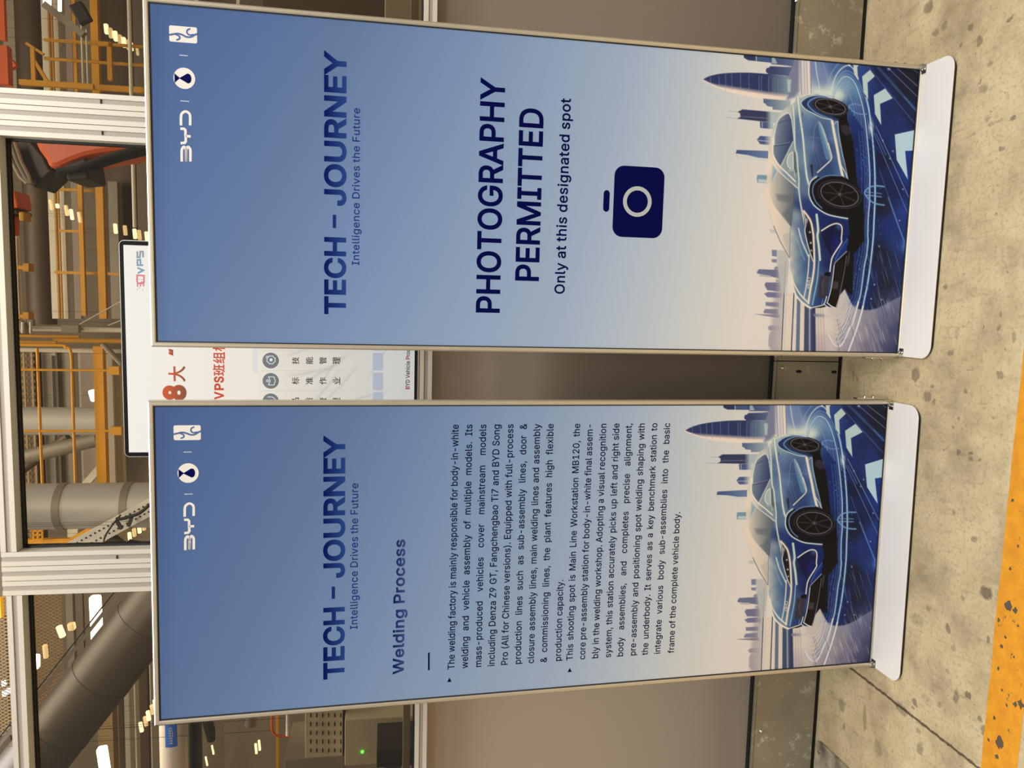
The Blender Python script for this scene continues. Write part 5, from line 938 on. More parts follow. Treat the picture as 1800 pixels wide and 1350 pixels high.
rootR, shR = stand(SR, 'R', 'blue printed stand with a camera symbol, right of the gap, reading photography permitted')
rootL, shL = stand(SL, 'L', 'blue printed stand with a long text block, left of the gap, headed welding process')
for fr, sh in ((SR, shR), (SL, shL)): logos(fr, sh)
TG = [S(0, 18, 92), S(36, 68, 138)]
title(SR, shR, (573.3, 552.9), (607.8, 552.9), (605.6, 91))
lettering(SR, shR, 'tagline_lettering', 'Intelligence Drives the Future', (619.6, 466.2), (632.2, 466.2), (631.6, 190.4), BLUE_T, 0.006, 0.02)
lettering(SR, shR, 'notice_lettering', 'PHOTOGRAPHY', (838.3, 550.1), (877.6, 550.1), (886.1, 138.7), NAVY, 0.018)
lettering(SR, shR, 'notice_lettering', 'PERMITTED', (906.5, 494.3), (945.5, 494.3), (954.7, 192), NAVY, 0.018)
lettering(SR, shR, 'notice_lettering', 'Only at this designated spot', (974.5, 516.7), (991.5, 516.7), (1003.5, 173.5), NAVY, 0.014, 0.02)
p = Print(lambda a, b, k: SR.local(a, 0.0003 * k, b))
cs = [SR.ab(x, y) for x, y in ((1080.6, 291.3), (1168.6, 294.3), (1163.3, 418.4), (1076.1, 416.7))]
a0 = (cs[2][0] + cs[3][0]) / 2; a1 = (cs[0][0] + cs[1][0]) / 2; b1 = (cs[0][1] + cs[3][1]) / 2; b0 = (cs[1][1] + cs[2][1]) / 2
p.poly(rrect(a0, a1, b0, b1, 0.026, 10), NAVY, 1); c = SR.ab(1120.2, 354.4); rr = abs(SR.ab(1120.2, 381.2)[0] - c[0]); p.disc(c[0], c[1], rr, rr, S(188, 196, 200), 2, 0.735)
t0 = SR.ab(1059.9, 372); t1 = SR.ab(1072, 334.5); p.poly(rrect(t0[0], t1[0], min(t0[1], t1[1]), max(t0[1], t1[1]), 0.0085, 8), NAVY, 1)
p.build('camera_symbol', M_INKT, shR)
title(SL, shL, (568.9, 1192.3), (602.7, 1192.3), (606.2, 764.9))
lettering(SL, shL, 'tagline_lettering', 'Intelligence Drives the Future', (614.8, 1105.5), (627.6, 1105.5), (630, 849.5), BLUE_T, 0.006, 0.02)
lettering(SL, shL, 'heading_lettering', 'Welding Process', (690, 1184.4), (708.2, 1184.4), (712.6, 948), [S(8, 20, 92), S(56, 78, 138)], 0.02, 0.02)
p = Print(lambda a, b, k: SL.local(a, 0.0003 * k, b)); p.stroke([SL.ab(753.8, 1178), SL.ab(753.8, 1147)], 0.0042, NAVY); p.build('heading_dash', M_INKT, shL)
PARA = ['The welding factory is mainly responsible for body-in-white', 'welding and vehicle assembly of multiple models. Its', 'mass-produced vehicles cover mainstream models', 'including Denza Z9 GT, Fangchengbao Ti7 and BYD Song', 'Pro (All for Chinese versions). Equipped with full-process',
    'production lines such as sub-assembly lines, door &', 'closure assembly lines, main welding lines and assembly', '& commissioning lines, the plant features high flexible', 'production capacity.',
    'This shooting spot is Main Line Workstation MB120, the', 'core pre-assembly station for body-in-white final assem-', 'bly in the welding workshop. Adopting a visual recognition', 'system, this station accurately picks up left and right side', 'body assemblies, and completes precise alignment,', 'pre-assembly and positioning spot welding shaping with', 'the underbody. It serves as a key benchmark station to', 'integrate various body sub-assemblies into the basic', 'frame of the complete vehicle body.']
c6 = lambda x, y: (770 + x / 2.8136, 730 + y / 2.8136)
pa0 = SL.ab(*c6(82, 1256))[0]; pa1 = SL.ab(*c6(100, 44))[0]
bl_ = [(82, 100), (148, 168), (214, 237), (281, 303), (346, 370), (411, 436), (477, 501), (541, 567), (607, None), (670, 697), (734, 758), (799, 824), (863, 887), (923, 949), (985, 1013), (1046, 1075), (1106, 1139), (1166, None)]
ys = [1256 - i * 4.9 for i in range(18)]
capp = abs(SL.ab(*c6(82, 1256))[1] - SL.ab(*c6(49, 1256))[1]); sc = capp / CAP
for gi, (lo, hi) in enumerate(((0, 9), (9, 18))):
    p = Print(lambda a, b, k: SL.local(a, 0.0003 * k, b))
    for i in range(lo, hi):
        l, r = bl_[i]; bl0 = SL.ab(*c6(l, ys[i]))[1]; bb = bl0 if r is None else (bl0 + SL.ab(*c6(r, 44))[1]) / 2
        full = (pa1 - pa0) / sc; nat = max(v[0] for v in lay(PARA[i], 0.009, 0.006)[0]); kx = min(1.0, full / (nat + 0.001)) if r else 0.97
        kx = min(kx, 0.97)
        vs, fs, ci = lay(PARA[i], 0.009, 0.006, None if r is None else full / kx)
        p.put([(pa0 + x * sc * kx, bb + y * sc) for x, y in vs], fs, DARKTX)
    p.build('paragraph_lettering', M_INKT, shL); p = Print(lambda a, b, k: SL.local(a, 0.0003 * k, b))
    bx, by = ((56, 1308), (651, 1259))[gi]; a, b = SL.ab(*c6(bx, by)); p.poly([(a - 0.006, b - 0.006), (a + 0.006, b), (a - 0.006, b + 0.006)], DARKTX)
    p.build('bullet_mark', M_INKT, shL)

# ------------------------------------------------------------------ the upright screen on the sill between the mullions
M_SCR = ink_mat('lit_screen', 0.25, 0.25, 3.1); M_BEZ = mat('black_bezel', S(8, 8, 9), 0.18); M_BEZS = mat('silver_edge', S(216, 210, 198), 0.3, 0.6)
DS0, DS1, DZ0, DZ1 = wall_sz(300, 803)[0], wall_sz(225, 422)[0], 1.3575, wall_sz(213, 600)[1]
droot = empty('upright_screen', WALL_MW @ Matrix.Translation(((DS0 + DS1) / 2, 0, DZ0)), 'upright black-framed screen with red Chinese headings, standing on the sill between the stands', 'screen')
_c = (DS0 + DS1) / 2; dl = lambda s, y, z: (s - _c, y, z - DZ0)
MB().prism(rrect(DS0, DS1, DZ0 + 0.001, DZ1, 0.014), 0.002, 0.036, lambda u, v, d: dl(u, d, v)).build('casing', M_BEZS, droot)
MB().prism(rrect(DS0 + 0.002, DS1 - 0.002, DZ0 + 0.006, DZ1 - 0.002, 0.012), -0.0005, 0.002, lambda u, v, d: dl(u, d, v)).build('bezel', M_BEZ, droot)
g0, g1 = DS0 + 0.0135, DS1 - 0.0135; h0, h1 = wall_sz(728.5, 650)[1], wall_sz(221.5, 600)[1]
lw = lambda x, y: wall_sz(x, y, -0.001)
def scr(name, m=None, par=None):
    return Print(lambda a, b, k: dl(a, -0.0006 - 0.0003 * k, b))
nx, nz = 220, 300; p = scr('lit_face'); aa = np.linspace(g0, g1, nx + 1); bb = np.linspace(h0, h1, nz + 1); rnd = random.Random(11)
veins = []
for i in range(26):
    x = rnd.uniform(g0, g1); z = h0 + rnd.uniform(0.02, 0.26); ang = rnd.uniform(1.8, 2.5); pts = [(x, z)]
    for j in range(5): ang += rnd.uniform(-0.25, 0.25); x += 0.03 * math.cos(ang); z += 0.03 * math.sin(ang); pts.append((x, z))
    veins.append(pts)
AA, BB = np.meshgrid(aa, bb); t = np.clip((BB - h0) / (h1 - h0), 0, 1).ravel()[:, None]
base = np.where(t < 0.45, np.array([205, 206, 204.]) + (np.array([228, 220, 208.]) - np.array([205, 206, 204.])) * t / 0.45, np.array([228, 220, 208.]) + (np.array([236, 232, 224.]) - np.array([228, 220, 208.])) * np.clip((t - 0.45) / 0.55, 0, 1))
pp_ = Painter(AA.ravel() * 1000, BB.ravel() * 1000); pp_.C = base
for v in veins: pp_.stroke([(x * 1000, z * 1000) for x, z in v], 1.6, (176, 178, 178), 5.0, alpha=0.5, taper=1)
vs = list(zip(AA.ravel(), BB.ravel())); cc = lin_np(pp_.C); fs = [(j * (nx + 1) + i, j * (nx + 1) + i + 1, (j + 1) * (nx + 1) + i + 1, (j + 1) * (nx + 1) + i) for j in range(nz) for i in range(nx)]
p.v = [p.to3d(a, b, 0) for a, b in vs]; p.c = [(c[0], c[1], c[2], 1) for c in cc]; p.f = fs
face = p.build('lit_face', M_SCR, droot)
def sbox(x0, x1, y0, y1):
    """photo rectangle (x0..x1 downwards, y1 left .. y0 right) -> a0, a1, b0, b1 on the screen"""
    a0, b0 = lw(x1, y1); a1, b1 = lw(x0, y0); return a0, a1, b0, b1
def glyph_in(p, ch, box, col, bold, layer=2):
    V, T = glyph_tris(ch, bold); x0 = min(v[0] for v in V); x1 = max(v[0] for v in V); y0 = min(v[1] for v in V); y1 = max(v[1] for v in V); a0, a1, b0, b1 = box
    p.put([(a0 + (x - x0) / (x1 - x0) * (a1 - a0), b0 + (y - y0) / (y1 - y0) * (b1 - b0)) for x, y in V], T, col, layer)
OR0, OR1 = S(206, 92, 52), S(132, 84, 62)
for ch, x0, x1, y0, y1, bo in (('8', 285.2, 328.2, 676.2, 704, 0.05), ('大', 295.6, 326.6, 643, 671.2, 0.02), ('“', 296.5, 304.5, 613, 625.5, 0.03), ('标', 295, 325, 580, 608, 0.02)):
    p = scr('x'); bx = sbox(x0, x1, y0, y1); glyph_in(p, ch, bx, ramp_col(bx[3], bx[2], OR0, OR1), bo); p.build('headline_character', M_SCR, face)
p = scr('x'); RD = S(196, 78, 52)
for ch, x0, x1, y0, y1, bo in (('V', 376.5, 393.8, 688, 702.5, 0.03), ('P', 376.5, 393.4, 673.8, 686, 0.03), ('S', 375.8, 393.8, 661.5, 673, 0.03), ('班', 374.2, 395.6, 640, 661, 0.018), ('组', 374, 395.5, 618.5, 639, 0.018), ('标', 373.8, 395.6, 597, 617.5, 0.018)):
    glyph_in(p, ch, sbox(x0, x1, y0, y1), RD, bo)
p.build('subtitle_characters', M_SCR, face)
p = scr('x')
p.poly(list(rrect(*sbox(443, 453, 560, 655.5), 0.003)), S(212, 216, 216), 1)
for y in (616.3, 651.8, 687.2): p.stroke([lw(456, y), lw(655, y)], 0.0014, S(200, 206, 206), 1)
for k in range(-1, 4):
    y0 = 620.3 + (k - 0) * 34.6; p.poly(rrect(*sbox(655.5, 673.5, y0, y0 + 31), 0.004), S(176, 186, 200), 1)
p.build('card_shapes', M_SCR, face)
p = scr('x'); GRY = S(116, 121, 126); ICW = S(222, 222, 220)
for k, cy in enumerate((597.4, 633.8, 669.5, 705.3)):
    c = lw(475.9, cy); r_ = 0.0225; p.disc(c[0], c[1], r_, r_, GRY, 1)
    if k == 1:
        gear = [(c[0] + 0.002 + (0.0105 + 0.0018 * (i % 2)) * math.cos(2 * math.pi * i / 16), c[1] - 0.001 + (0.0105 + 0.0018 * (i % 2)) * math.sin(2 * math.pi * i / 16)) for i in range(16)]
        p.stroke(gear, 0.0022, ICW, 2, True); p.disc(c[0] + 0.002, c[1] - 0.001, 0.0045, 0.0045, ICW, 2); p.disc(c[0] + 0.010, c[1] + 0.010, 0.0034, 0.0034, ICW, 2, 0.5)
    elif k == 2:
        p.stroke([(c[0] - 0.0115, c[1] + 0.006), (c[0] - 0.0115, c[1] - 0.009), (c[0], c[1] - 0.0125), (c[0] + 0.0115, c[1] - 0.009), (c[0] + 0.0115, c[1] + 0.006), (c[0], c[1] + 0.0015)], 0.002, ICW, 2, True); p.disc(c[0], c[1] + 0.0085, 0.004, 0.004, ICW, 2, 0.5)
    else: p.stroke(curve([(c[0] + 0.012, c[1] + 0.009), (c[0] + 0.012, c[1] - 0.004), (c[0] + 0.006, c[1] - 0.011), (c[0] - 0.006, c[1] - 0.011), (c[0] - 0.012, c[1] - 0.004), (c[0] - 0.012, c[1] + 0.009)]), 0.002, ICW, 2)
p.build('round_icons', M_SCR, face)
TX = S(54, 54, 54)
for word, cy in (('技能管理', 633.9), ('标准作业', 669.6), ('品质管理', 705.2)):
    p = scr('x')
    for ch, cx in zip(word, (519.4, 543.7, 567.6, 591.5)): glyph_in(p, ch, sbox(cx - 6.4, cx + 6.4, cy - 6.3, cy + 6.3), TX, 0.012)
    p.build('card_characters', M_SCR, face)
p = scr('x'); a0, a1, b0, b1 = sbox(713.8, 719.8, 613.5, 684.6); vs, fs, ci = lay('BYD Vehicle Production System', 0.022); n18 = [i for i, c in enumerate(ci) if c < 14]; x1 = max(vs[i][0] for i in n18); k = (a1 - a0) / x1
lo = len(p.v); p.put([(a0 + x * k, b0 + y * (b1 - b0) / CAP) for x, y in vs], fs, S(92, 88, 86), 2)
for i, c in enumerate(ci):
    if c in (0, 3, 10, 20): p.c[lo + i] = S(150, 42, 44)
p.build('footer_lettering', M_SCR, face)
p = scr('x'); BL = S(128, 156, 174); PK = S(214, 132, 136)
q = lambda *P: [lw(210 + x / 12.275, 410 + y / 12.275) for x, y in P]
p.stroke(q((385, 390), (385, 520), (440, 520), (450, 395), (505, 395), (510, 520)), 0.0044, S(140, 154, 164), 2); p.stroke(q((515, 690), (388, 690), (388, 575), (450, 570), (455, 688)), 0.0044, BL, 2); p.stroke(q((388, 745), (512, 800), (395, 862)), 0.0048, BL, 2)
p.stroke(q((380, 1060), (380, 905), (528, 915), (528, 1060), (460, 1060)), 0.0046, PK, 2); p.stroke(q((385, 1070), (392, 1160)), 0.0034, PK, 2); p.stroke(q((455, 1060), (450, 1150)), 0.0034, PK, 2); p.stroke(q((520, 1060), (520, 1150)), 0.0034, PK, 2); p.poly(q((380, 1060), (528, 1060), (528, 1100), (380, 1100)), PK, 2)
for x, y in ((430, 990), (480, 1000), (388, 1215), (500, 1220), (430, 1180)): c = q((x, y))[0]; p.disc(c[0], c[1], 0.0012, 0.0012, S(150, 110, 112), 2, n=10)
p.build('corner_mark', M_SCR, face)
# ------------------------------------------------------------------ the welding cell behind the glass
Y_D = mat('old_yellow_paint', S(206, 146, 30), 0.5, 0, 0.06, 5); Y_B = mat('safety_yellow', S(240, 170, 26), 0.45, 0, 0.04, 5)
CRM = mat('cream_paint', S(220, 212, 192), 0.6, 0, 0.04, 4); BRN = mat('brown_duct', S(96, 80, 62), 0.5, 0.2, 0.08, 2); GRYB = mat('warm_grey_steel', S(150, 140, 124), 0.5, 0.2, 0.06, 3)
LGR = mat('pale_duct_metal', S(200, 197, 190), 0.45, 0.15, 0.05, 3); DGR = mat('dark_machine', S(52, 46, 40), 0.5, 0.2, 0.1, 8); ORG = mat('robot_orange', S(224, 98, 42), 0.4, 0, 0.05, 6); PNK = mat('dusty_panel', S(190, 172, 160), 0.6, 0, 0.04, 3)
TAN = mat('tan_mesh_paint', S(176, 146, 104), 0.55); BLKC = mat('black_cable', S(30, 27, 25), 0.5); CAB = mat('cabinet_beige', S(200, 190, 164), 0.5, 0, 0.03, 4); GRN = mat('green_lamp', S(90, 255, 80), 0.4, emit=4.0)
LAMP = mat('lamp_glass', S(255, 240, 200), 0.4, emit=2.6); LAMPB = mat('lamp_glass_bright', S(255, 250, 238), 0.4, emit=9.0); LAMPD = mat('lamp_glass_dim', S(250, 222, 170), 0.4, emit=0.9); LBL = mat('blue_label', S(56, 116, 224), 0.4); WHT = mat('white_tank', S(226, 216, 208), 0.4)
def seg(p0, p1, D, kind='d', D1=None, ext=(0, 0)):
    a = wall_pt(p0[0], p0[1], D); b = wall_pt(p1[0], p1[1], D if D1 is None else D1)
    if kind == 'h': a.z = b.z = (a.z + b.z) / 2
    if kind == 'v': a.x = b.x = (a.x + b.x) / 2
    d = (b - a).normalized(); return a - d * ext[0], b + d * ext[1]
HUNG = {'branch_duct', 'conduit', 'guard_post', 'wall_cladding', 'hanger_wire', 'platform_stay', 'valve_block', 'yellow_stub', 'steel_column', 'steel_brace', 'cable_clip', 'round_motor', 'roof_strut', 'drain_fitting', 'dark_cladding', 'robot_linkage'}
TO_FLOOR = {'lift_upright', 'cream_header', 'steam_pipe', 'pipe_run', 'drain_fitting', 'service_platform', 'guard_post'}
def beam(name, cat, label, p0, p1, D, w, m, kind='d', tube=False, ext=(0.0, 0.0), deep=1.0, D1=None, group=None):
    a, b = seg(p0, p1, D, kind, D1, ext); t = w * px_size(D); mb = MB()
    if name in TO_FLOOR and kind == 'v' and 'short' not in label and max(p0[0], p1[0]) > 190: b = Vector((a.x, a.y, 0.0))
    if tube: mb.tube([a, b], t / 2, 20)
    else: mb.bar(a, b, t * deep if kind != 'v' else t, t if kind != 'v' else t * deep, up=(0, 1, 0) if kind == 'v' else None)
    o = mb.build(name, m, smooth=tube, mw=WALL_MW)
    if name in HUNG: hang(o, (a + b) / 2)
    return tag(o, label, cat, group)
RODS = MB()
def hang(o, p, r=0.0009):
    """a thin rod up to the hall roof for what hangs there"""
    RODS.tube([Vector(p), Vector((p[0], p[1], 9.21))], r, 6); return o
# long horizontals across the hall
beam('crane_beam', 'beam', 'dull yellow horizontal beam running behind the orange robot', (165, 0), (184, 560), 5.0, 11, Y_D, 'h', ext=(1.0, 0.0))
beam('cable_beam', 'beam', 'bright yellow horizontal beam in front of the grey ducts, middle window', (173, 622), (184, 860), 3.0, 15, Y_B, 'h', ext=(0.05, 0.5))
beam('wall_rail', 'rail', 'upper cream horizontal rail behind thin yellow pipes, high in the windows', (79, 60), (101, 560), 6.0, 9, CRM, 'h', ext=(1.2, 0.0))
beam('wall_rail', 'rail', 'lower cream horizontal rail under the thin yellow pipes', (99, 60), (116, 560), 6.0, 10, CRM, 'h', ext=(1.2, 0.0))
beam('gas_pipe', 'pipe', 'upper thin yellow pipe between the two cream rails', (86.5, 60), (105, 560), 5.9, 3, Y_D, 'h', True, ext=(1.2, 0.0))
beam('gas_pipe', 'pipe', 'lower thin yellow pipe between the two cream rails', (93, 60), (109.5, 560), 5.9, 3, Y_D, 'h', True, ext=(1.2, 0.0))
beam('water_pipe', 'pipe', 'thin cream horizontal pipe crossing low behind the right window', (227, 60), (238, 400), 4.0, 6, CRM, 'h', True, ext=(1.2, 0.0))
beam('wall_cladding', 'panel', 'pinkish horizontal panel strip behind the yellow guard posts', (124, 60), (138, 560), 7.0, 9, PNK, 'h', ext=(1.2, 0.0))
beam('air_duct', 'duct', 'wide dark brown horizontal duct above the cream rails', (54, 60), (76, 570), 6.4, 42, BRN, 'h', True, ext=(1.2, 0.0))
beam('roof_purlin', 'beam', 'grey beige horizontal purlin high in the right window', (21, 60), (24, 120), 5.2, 13, GRYB, 'h', ext=(1.2, 0.2))
beam('roof_purlin', 'beam', 'thin grey purlin at the top edge of the right window', (10, 40), (12, 120), 5.2, 6, GRYB, 'h', ext=(1.2, 0.2))
beam('orange_beam', 'beam', 'orange horizontal beam at the top edge of the right window', (4, 5), (6.5, 72), 3.2, 8, ORG, 'h', ext=(0.8, 0.0))
beam('brown_cladding', 'panel', 'dark brown cladding behind the slanting row of lamps in the right window', (200, 30), (214, 400), 8.0, 50, BRN, 'h', ext=(2.0, 1.0), deep=0.15)
beam('conduit', 'pipe', 'pale horizontal conduit beside a yellow beam, left of the robot', (30, 405), (38, 578), 3.35, 6.5, CRM, 'h', True)
beam('hoist_rail', 'rail', 'yellow hoist rail with hanging clamps, top of the middle window', (19, 415), (25, 585), 3.3, 10, Y_D, 'h')
beam('guard_beam', 'beam', 'yellow horizontal beam in front of the right hall panels', (130, 10), (134, 150), 4.5, 5, Y_D, 'h', ext=(0.8, 0.4))
beam('cream_trunking', 'trunking', 'cream trunking just under the bright yellow beam', (192, 622), (201, 860), 3.15, 9, CRM, 'h', ext=(0.0, 0.5))
beam('cream_trunking', 'trunking', 'lower cream trunking with pipe brackets above the screen corner', (205, 630), (213, 860), 3.2, 14, CRM, 'h', ext=(0.0, 0.5))
for nm, lb, p0, p1, D, w, m in (('wall_cladding', 'pale cream wall panel behind the yellow railing', (82, 612), (98, 860), 7.5, 20, CRM), ('wall_cladding', 'wide beige wall panel low behind the yellow railing', (112, 612), (126, 860), 7.6, 24, GRYB),
        ('steel_column', 'dark steel strip between the wall panels', (90, 625), (106, 860), 7.3, 5, DGR), ('wall_cladding', 'dusty wall panel beside the lit lamp in the middle window', (150, 612), (160, 860), 7.6, 24, PNK), ('steel_column', 'white strip near the bright yellow beam', (137, 612), (148, 860), 7.3, 3, CRM)):
    beam(nm, 'panel', lb, p0, p1, D, w, m, 'h', deep=0.12)
# posts and guards, right window
beam('guard_post', 'post', 'thin yellow post, nearer to the mullion of the right window', (78, 105), (165, 107), 4.4, 4, Y_D, 'v', ext=(0.0, 1.0))
beam('guard_post', 'post', 'thin yellow post, farther from the mullion of the right window', (78, 72), (165, 74), 4.4, 4, Y_D, 'v', ext=(0.0, 1.0))
beam('lift_upright', 'post', 'thick yellow post close beside the right mullion', (35, 147), (165, 151), 4.0, 8, Y_D, 'v', ext=(0.0, 0.0))
beam('lift_upright', 'post', 'yellow post low in the right window near the stand', (165, 153), (230, 158), 4.2, 8, Y_D, 'v', ext=(0.0, 0.8))
t = empty('gantry_bracket', WALL_MW, 'yellow triangular bracket high in the right window', 'bracket')
for nm, p0, p1, w, k in (('bracket_arm', (58, 84), (60, 150), 6, 'h'), ('bracket_stay', (60, 106), (86, 148), 5, 'd'), ('bracket_strut', (46, 76), (77, 96), 4, 'd')):
    a, b = seg(p0, p1, 4.2, k); w_ = w * px_size(4.2); MB().bar(a, b, w_).build(nm, Y_D, t)
beam('yellow_stub', 'beam', 'short yellow beam beside the lamp row in the right window', (191, 74), (196, 142), 4.3, 7, Y_D, 'h')
beam('yellow_stub', 'beam', 'short yellow crossbar joining two beams in the right window', (166, 76), (192, 78), 4.25, 6, Y_D, 'v')
beam('robot_linkage', 'robot part', 'slanting grey steel arm at the top of the right window', (78, 8), (148, 62), 3.8, 10, GRYB, 'd')
a, b = seg((134, 8), (152, 40), 3.7); o = MB().bar(a, b, .07, .09).build('gearbox', DGR, mw=WALL_MW, bevel=.01); tag(o, 'dark gearbox on the slanting steel arm', 'machine part')
beam('hose', 'hose', 'thin pale hose hanging beside the thick yellow beam', (142, 40), (147, 150), 4.1, 3, CRM, 'h', True)
beam('hose', 'hose', 'second thin pale hose, lower of the two', (150, 52), (156, 150), 4.1, 2.5, CRM, 'h', True)
beam('robot_pedestal', 'robot part', 'dark red and orange machine body at the top left corner of the right window', (6, 82), (10, 150), 3.0, 16, ORG, 'h')
beam('valve_block', 'machine part', 'small orange valve block near the top of the right window', (18, 108), (26, 120), 3.2, 10, ORG, 'd')
# orange robot, middle window
def slab(mb, pts, D, dep): mb.prism([wall_sz(x, y, D) for x, y in pts], D, D + dep, lambda u, v, d: (u, d, v)); return mb
r = empty('welding_robot', WALL_MW @ Matrix.Translation(wall_pt(150, 270, 1.1)), 'large orange robot arm with black cables, top right of the middle window', 'robot')
rl = Matrix.Translation(wall_pt(150, 270, 1.1)).inverted()
def rpart(mb, name, m, par=None, **k): mb.v = [tuple(rl @ Vector(v)) for v in mb.v]; return mb.build(name, m, par or r, **k)
rpart(slab(MB(), ((50, 225), (245, 225), (245, 253), (226, 262), (205, 266), (175, 270), (150, 275), (125, 284), (103, 294), (85, 296), (79, 280), (66, 262)), 1.1, 0.30), 'upper_arm', ORG, bevel=0.02)
rpart(slab(MB(), ((112, 290), (150, 276), (156, 315), (118, 318)), 1.05, 0.2), 'motor_housing', DGR, bevel=0.008)
mbk = slab(MB(), ((0, 245), (50, 243), (76, 275), (86, 296), (92, 300), (60, 330), (48, 322), (40, 300), (20, 275)), 1.2, 0.2); rpart(mbk, 'gripper', DGR, bevel=0.01)
mbc = MB()
for k in range(5):
    q = [wall_pt(x, y + k * 3, 1.0 + .03 * k) for x, y in ((100, 300), (130, 296), (160, 285), (190, 275), (220, 266), (262, 256))]; mbc.tube(q, 0.010, 8)
rpart(mbc, 'cable_bundle', BLKC, smooth=True)
mbc = MB()
for k in range(3):
    q = [wall_pt(x, y, 1.15) for x, y in ((10 + 8 * k, 250), (22 + 8 * k, 285), (35 + 8 * k, 310), (48 + 3 * k, 322))]; mbc.tube(q, 0.008, 8)
rpart(mbc, 'hydraulic_hose', GRYB, smooth=True)
h = empty('chain_hoist', WALL_MW @ Matrix.Translation(wall_pt(20, 370, 3.1)), 'orange chain hoist with a black drum under the yellow rail', 'hoist'); hl = Matrix.Translation(wall_pt(20, 370, 3.1)).inverted()
for nm, pts, m, dp in (('hoist_body', ((10, 335), (26, 335), (32, 365), (12, 368)), ORG, .2), ('chain_drum', ((11, 368), (30, 368), (32, 376), (12, 378)), BLKC, .2), ('hoist_arm', ((14, 378), (22, 378), (22, 412), (15, 414)), ORG, .1), ('cable_clamp', ((32, 372), (42, 372), (43, 388), (33, 388)), Y_D, .1)):
    mb = slab(MB(), pts, 3.0, dp); mb.v = [tuple(hl @ Vector(v)) for v in mb.v]; mb.build(nm, m, h, bevel=.008)
for lb, y in (('yellow rail clamp nearer the orange hoist', 470), ('yellow rail clamp nearer the grey valves', 556)):
    c = slab(slab(MB(), ((16, y - 3), (44, y - 3), (44, y + 3), (16, y + 3)), 3.18, .06), ((40, y - 7), (50, y - 7), (50, y + 7), (40, y + 7)), 3.16, .08); hang(tag(c.build('rail_clamp', Y_D, mw=WALL_MW), lb, 'clamp'), wall_pt(30, y, 3.2))
beam('guard_post', 'post', 'yellow post standing across the cream rails below the hoist', (97, 478), (200, 482), 5.5, 4.5, Y_D, 'v')
beam('guard_post', 'post', 'yellow post behind the robot motor', (98, 333), (180, 336), 5.5, 4, Y_D, 'v'); beam('guard_post', 'post', 'short yellow post between rails under the robot', (104, 405), (150, 408), 5.5, 4, Y_D, 'v')
beam('guard_beam', 'beam', 'orange brown horizontal strut under the cream rails', (141, 318), (148, 555), 5.4, 7, Y_D, 'h')
beam('wall_cladding', 'panel', 'grey brown wall panel behind the lower lamps of the middle window', (200, 320), (207, 560), 7.8, 14, GRYB, 'h')
beam('steel_brace', 'brace', 'thin pale diagonal wire brace above the screen', (140, 570), (216, 528), 3.2, 2, CRM, 'd', True); beam('steel_brace', 'brace', 'second thin diagonal wire brace, nearer the screen edge', (190, 572), (216, 562), 3.2, 2, CRM, 'd', True)
# valves and piping between the two halves of the middle window
v = empty('valve_manifold', WALL_MW @ Matrix.Translation(wall_pt(38, 575, 3.0)), 'grey valve manifold clamped on the pipe bundle', 'valve'); vl = Matrix.Translation(wall_pt(38, 575, 3.0)).inverted(); rnd = random.Random(9); vb = MB()
for i in range(12):
    c = wall_pt(20 + rnd.random() * 40, 566 + rnd.random() * 24, 2.95 + rnd.random() * .1); sz = rnd.uniform(.012, .03); vb.box(c.x - sz, c.x + sz, c.y - sz, c.y + sz, c.z - sz * .8, c.z + sz * .8)
vb.v = [tuple(vl @ Vector(q)) for q in vb.v]; vb.build('valve_bodies', GRYB, v, bevel=.004)
for dx in (24, 40, 54):
    wv = MB(); a, b = wall_pt(dx, 566, 2.9), wall_pt(dx, 586, 2.9); wv.tube([a, b], .008, 10); wv.v = [tuple(vl @ Vector(q)) for q in wv.v]; wv.build('hand_lever', LGR, v, True)
beam('steam_pipe', 'pipe', 'pale vertical pipe running down from the valve manifold', (58, 577), (216, 581), 3.1, 8, CRM, 'v', True); beam('conduit', 'conduit', 'brown conduit box halfway down the pale pipe', (110, 577), (140, 579), 3.05, 12, GRYB, 'v')
beam('pipe_run', 'pipe', 'yellow vertical pipe, nearest to the valve manifold', (18, 590), (140, 592), 2.9, 5, Y_D, 'v', True); beam('pipe_run', 'pipe', 'thick yellow vertical pipe ending above the screen', (95, 598), (216, 600), 2.9, 8, Y_D, 'v', True); beam('pipe_run', 'pipe', 'short yellow vertical pipe at the top of the railing', (18, 601), (100, 602), 2.8, 6, Y_D, 'v', True)
beam('cream_header', 'pipe', 'cream vertical pipe beside the yellow railing', (22, 614), (205, 618), 3.2, 7, CRM, 'v', True); beam('drain_fitting', 'pipe', 'grey pipe fitting hanging above the screen', (180, 604), (214, 640), 2.9, 9, GRYB, 'd', True)
# yellow railing
rg = empty('yellow_railing', WALL_MW @ Matrix.Translation(wall_pt(100, 700, 2.75)), 'yellow tube railing in front of the grey ducts, middle window', 'railing'); gl = Matrix.Translation(wall_pt(100, 700, 2.75)).inverted()
def gpart(pts, rpx, nm, D=2.75):
    mb = MB(); mb.tube(pts, rpx * px_size(D) / 2, 12); mb.v = [tuple(gl @ Vector(q)) for q in mb.v]; return mb.build(nm, Y_B, rg, True)
a, b = seg((66, 612), (74, 852), 2.75, 'h', ext=(0, .25)); gpart([a, b], 4.6, 'rail')
a, b = seg((125, 622), (133, 852), 2.75, 'h', ext=(0, .25)); c0 = wall_pt(20, 606, 2.75); c1 = wall_pt(112, 607, 2.75); c1.x = c0.x; gpart(curve([tuple(c0), tuple(c0.lerp(c1, .5)), tuple(c1), tuple(c1.lerp(a, .5) + Vector((.012, 0, .012))), tuple(a), tuple(a.lerp(b, .3)), tuple(b)]), 4.6, 'bent_rail')
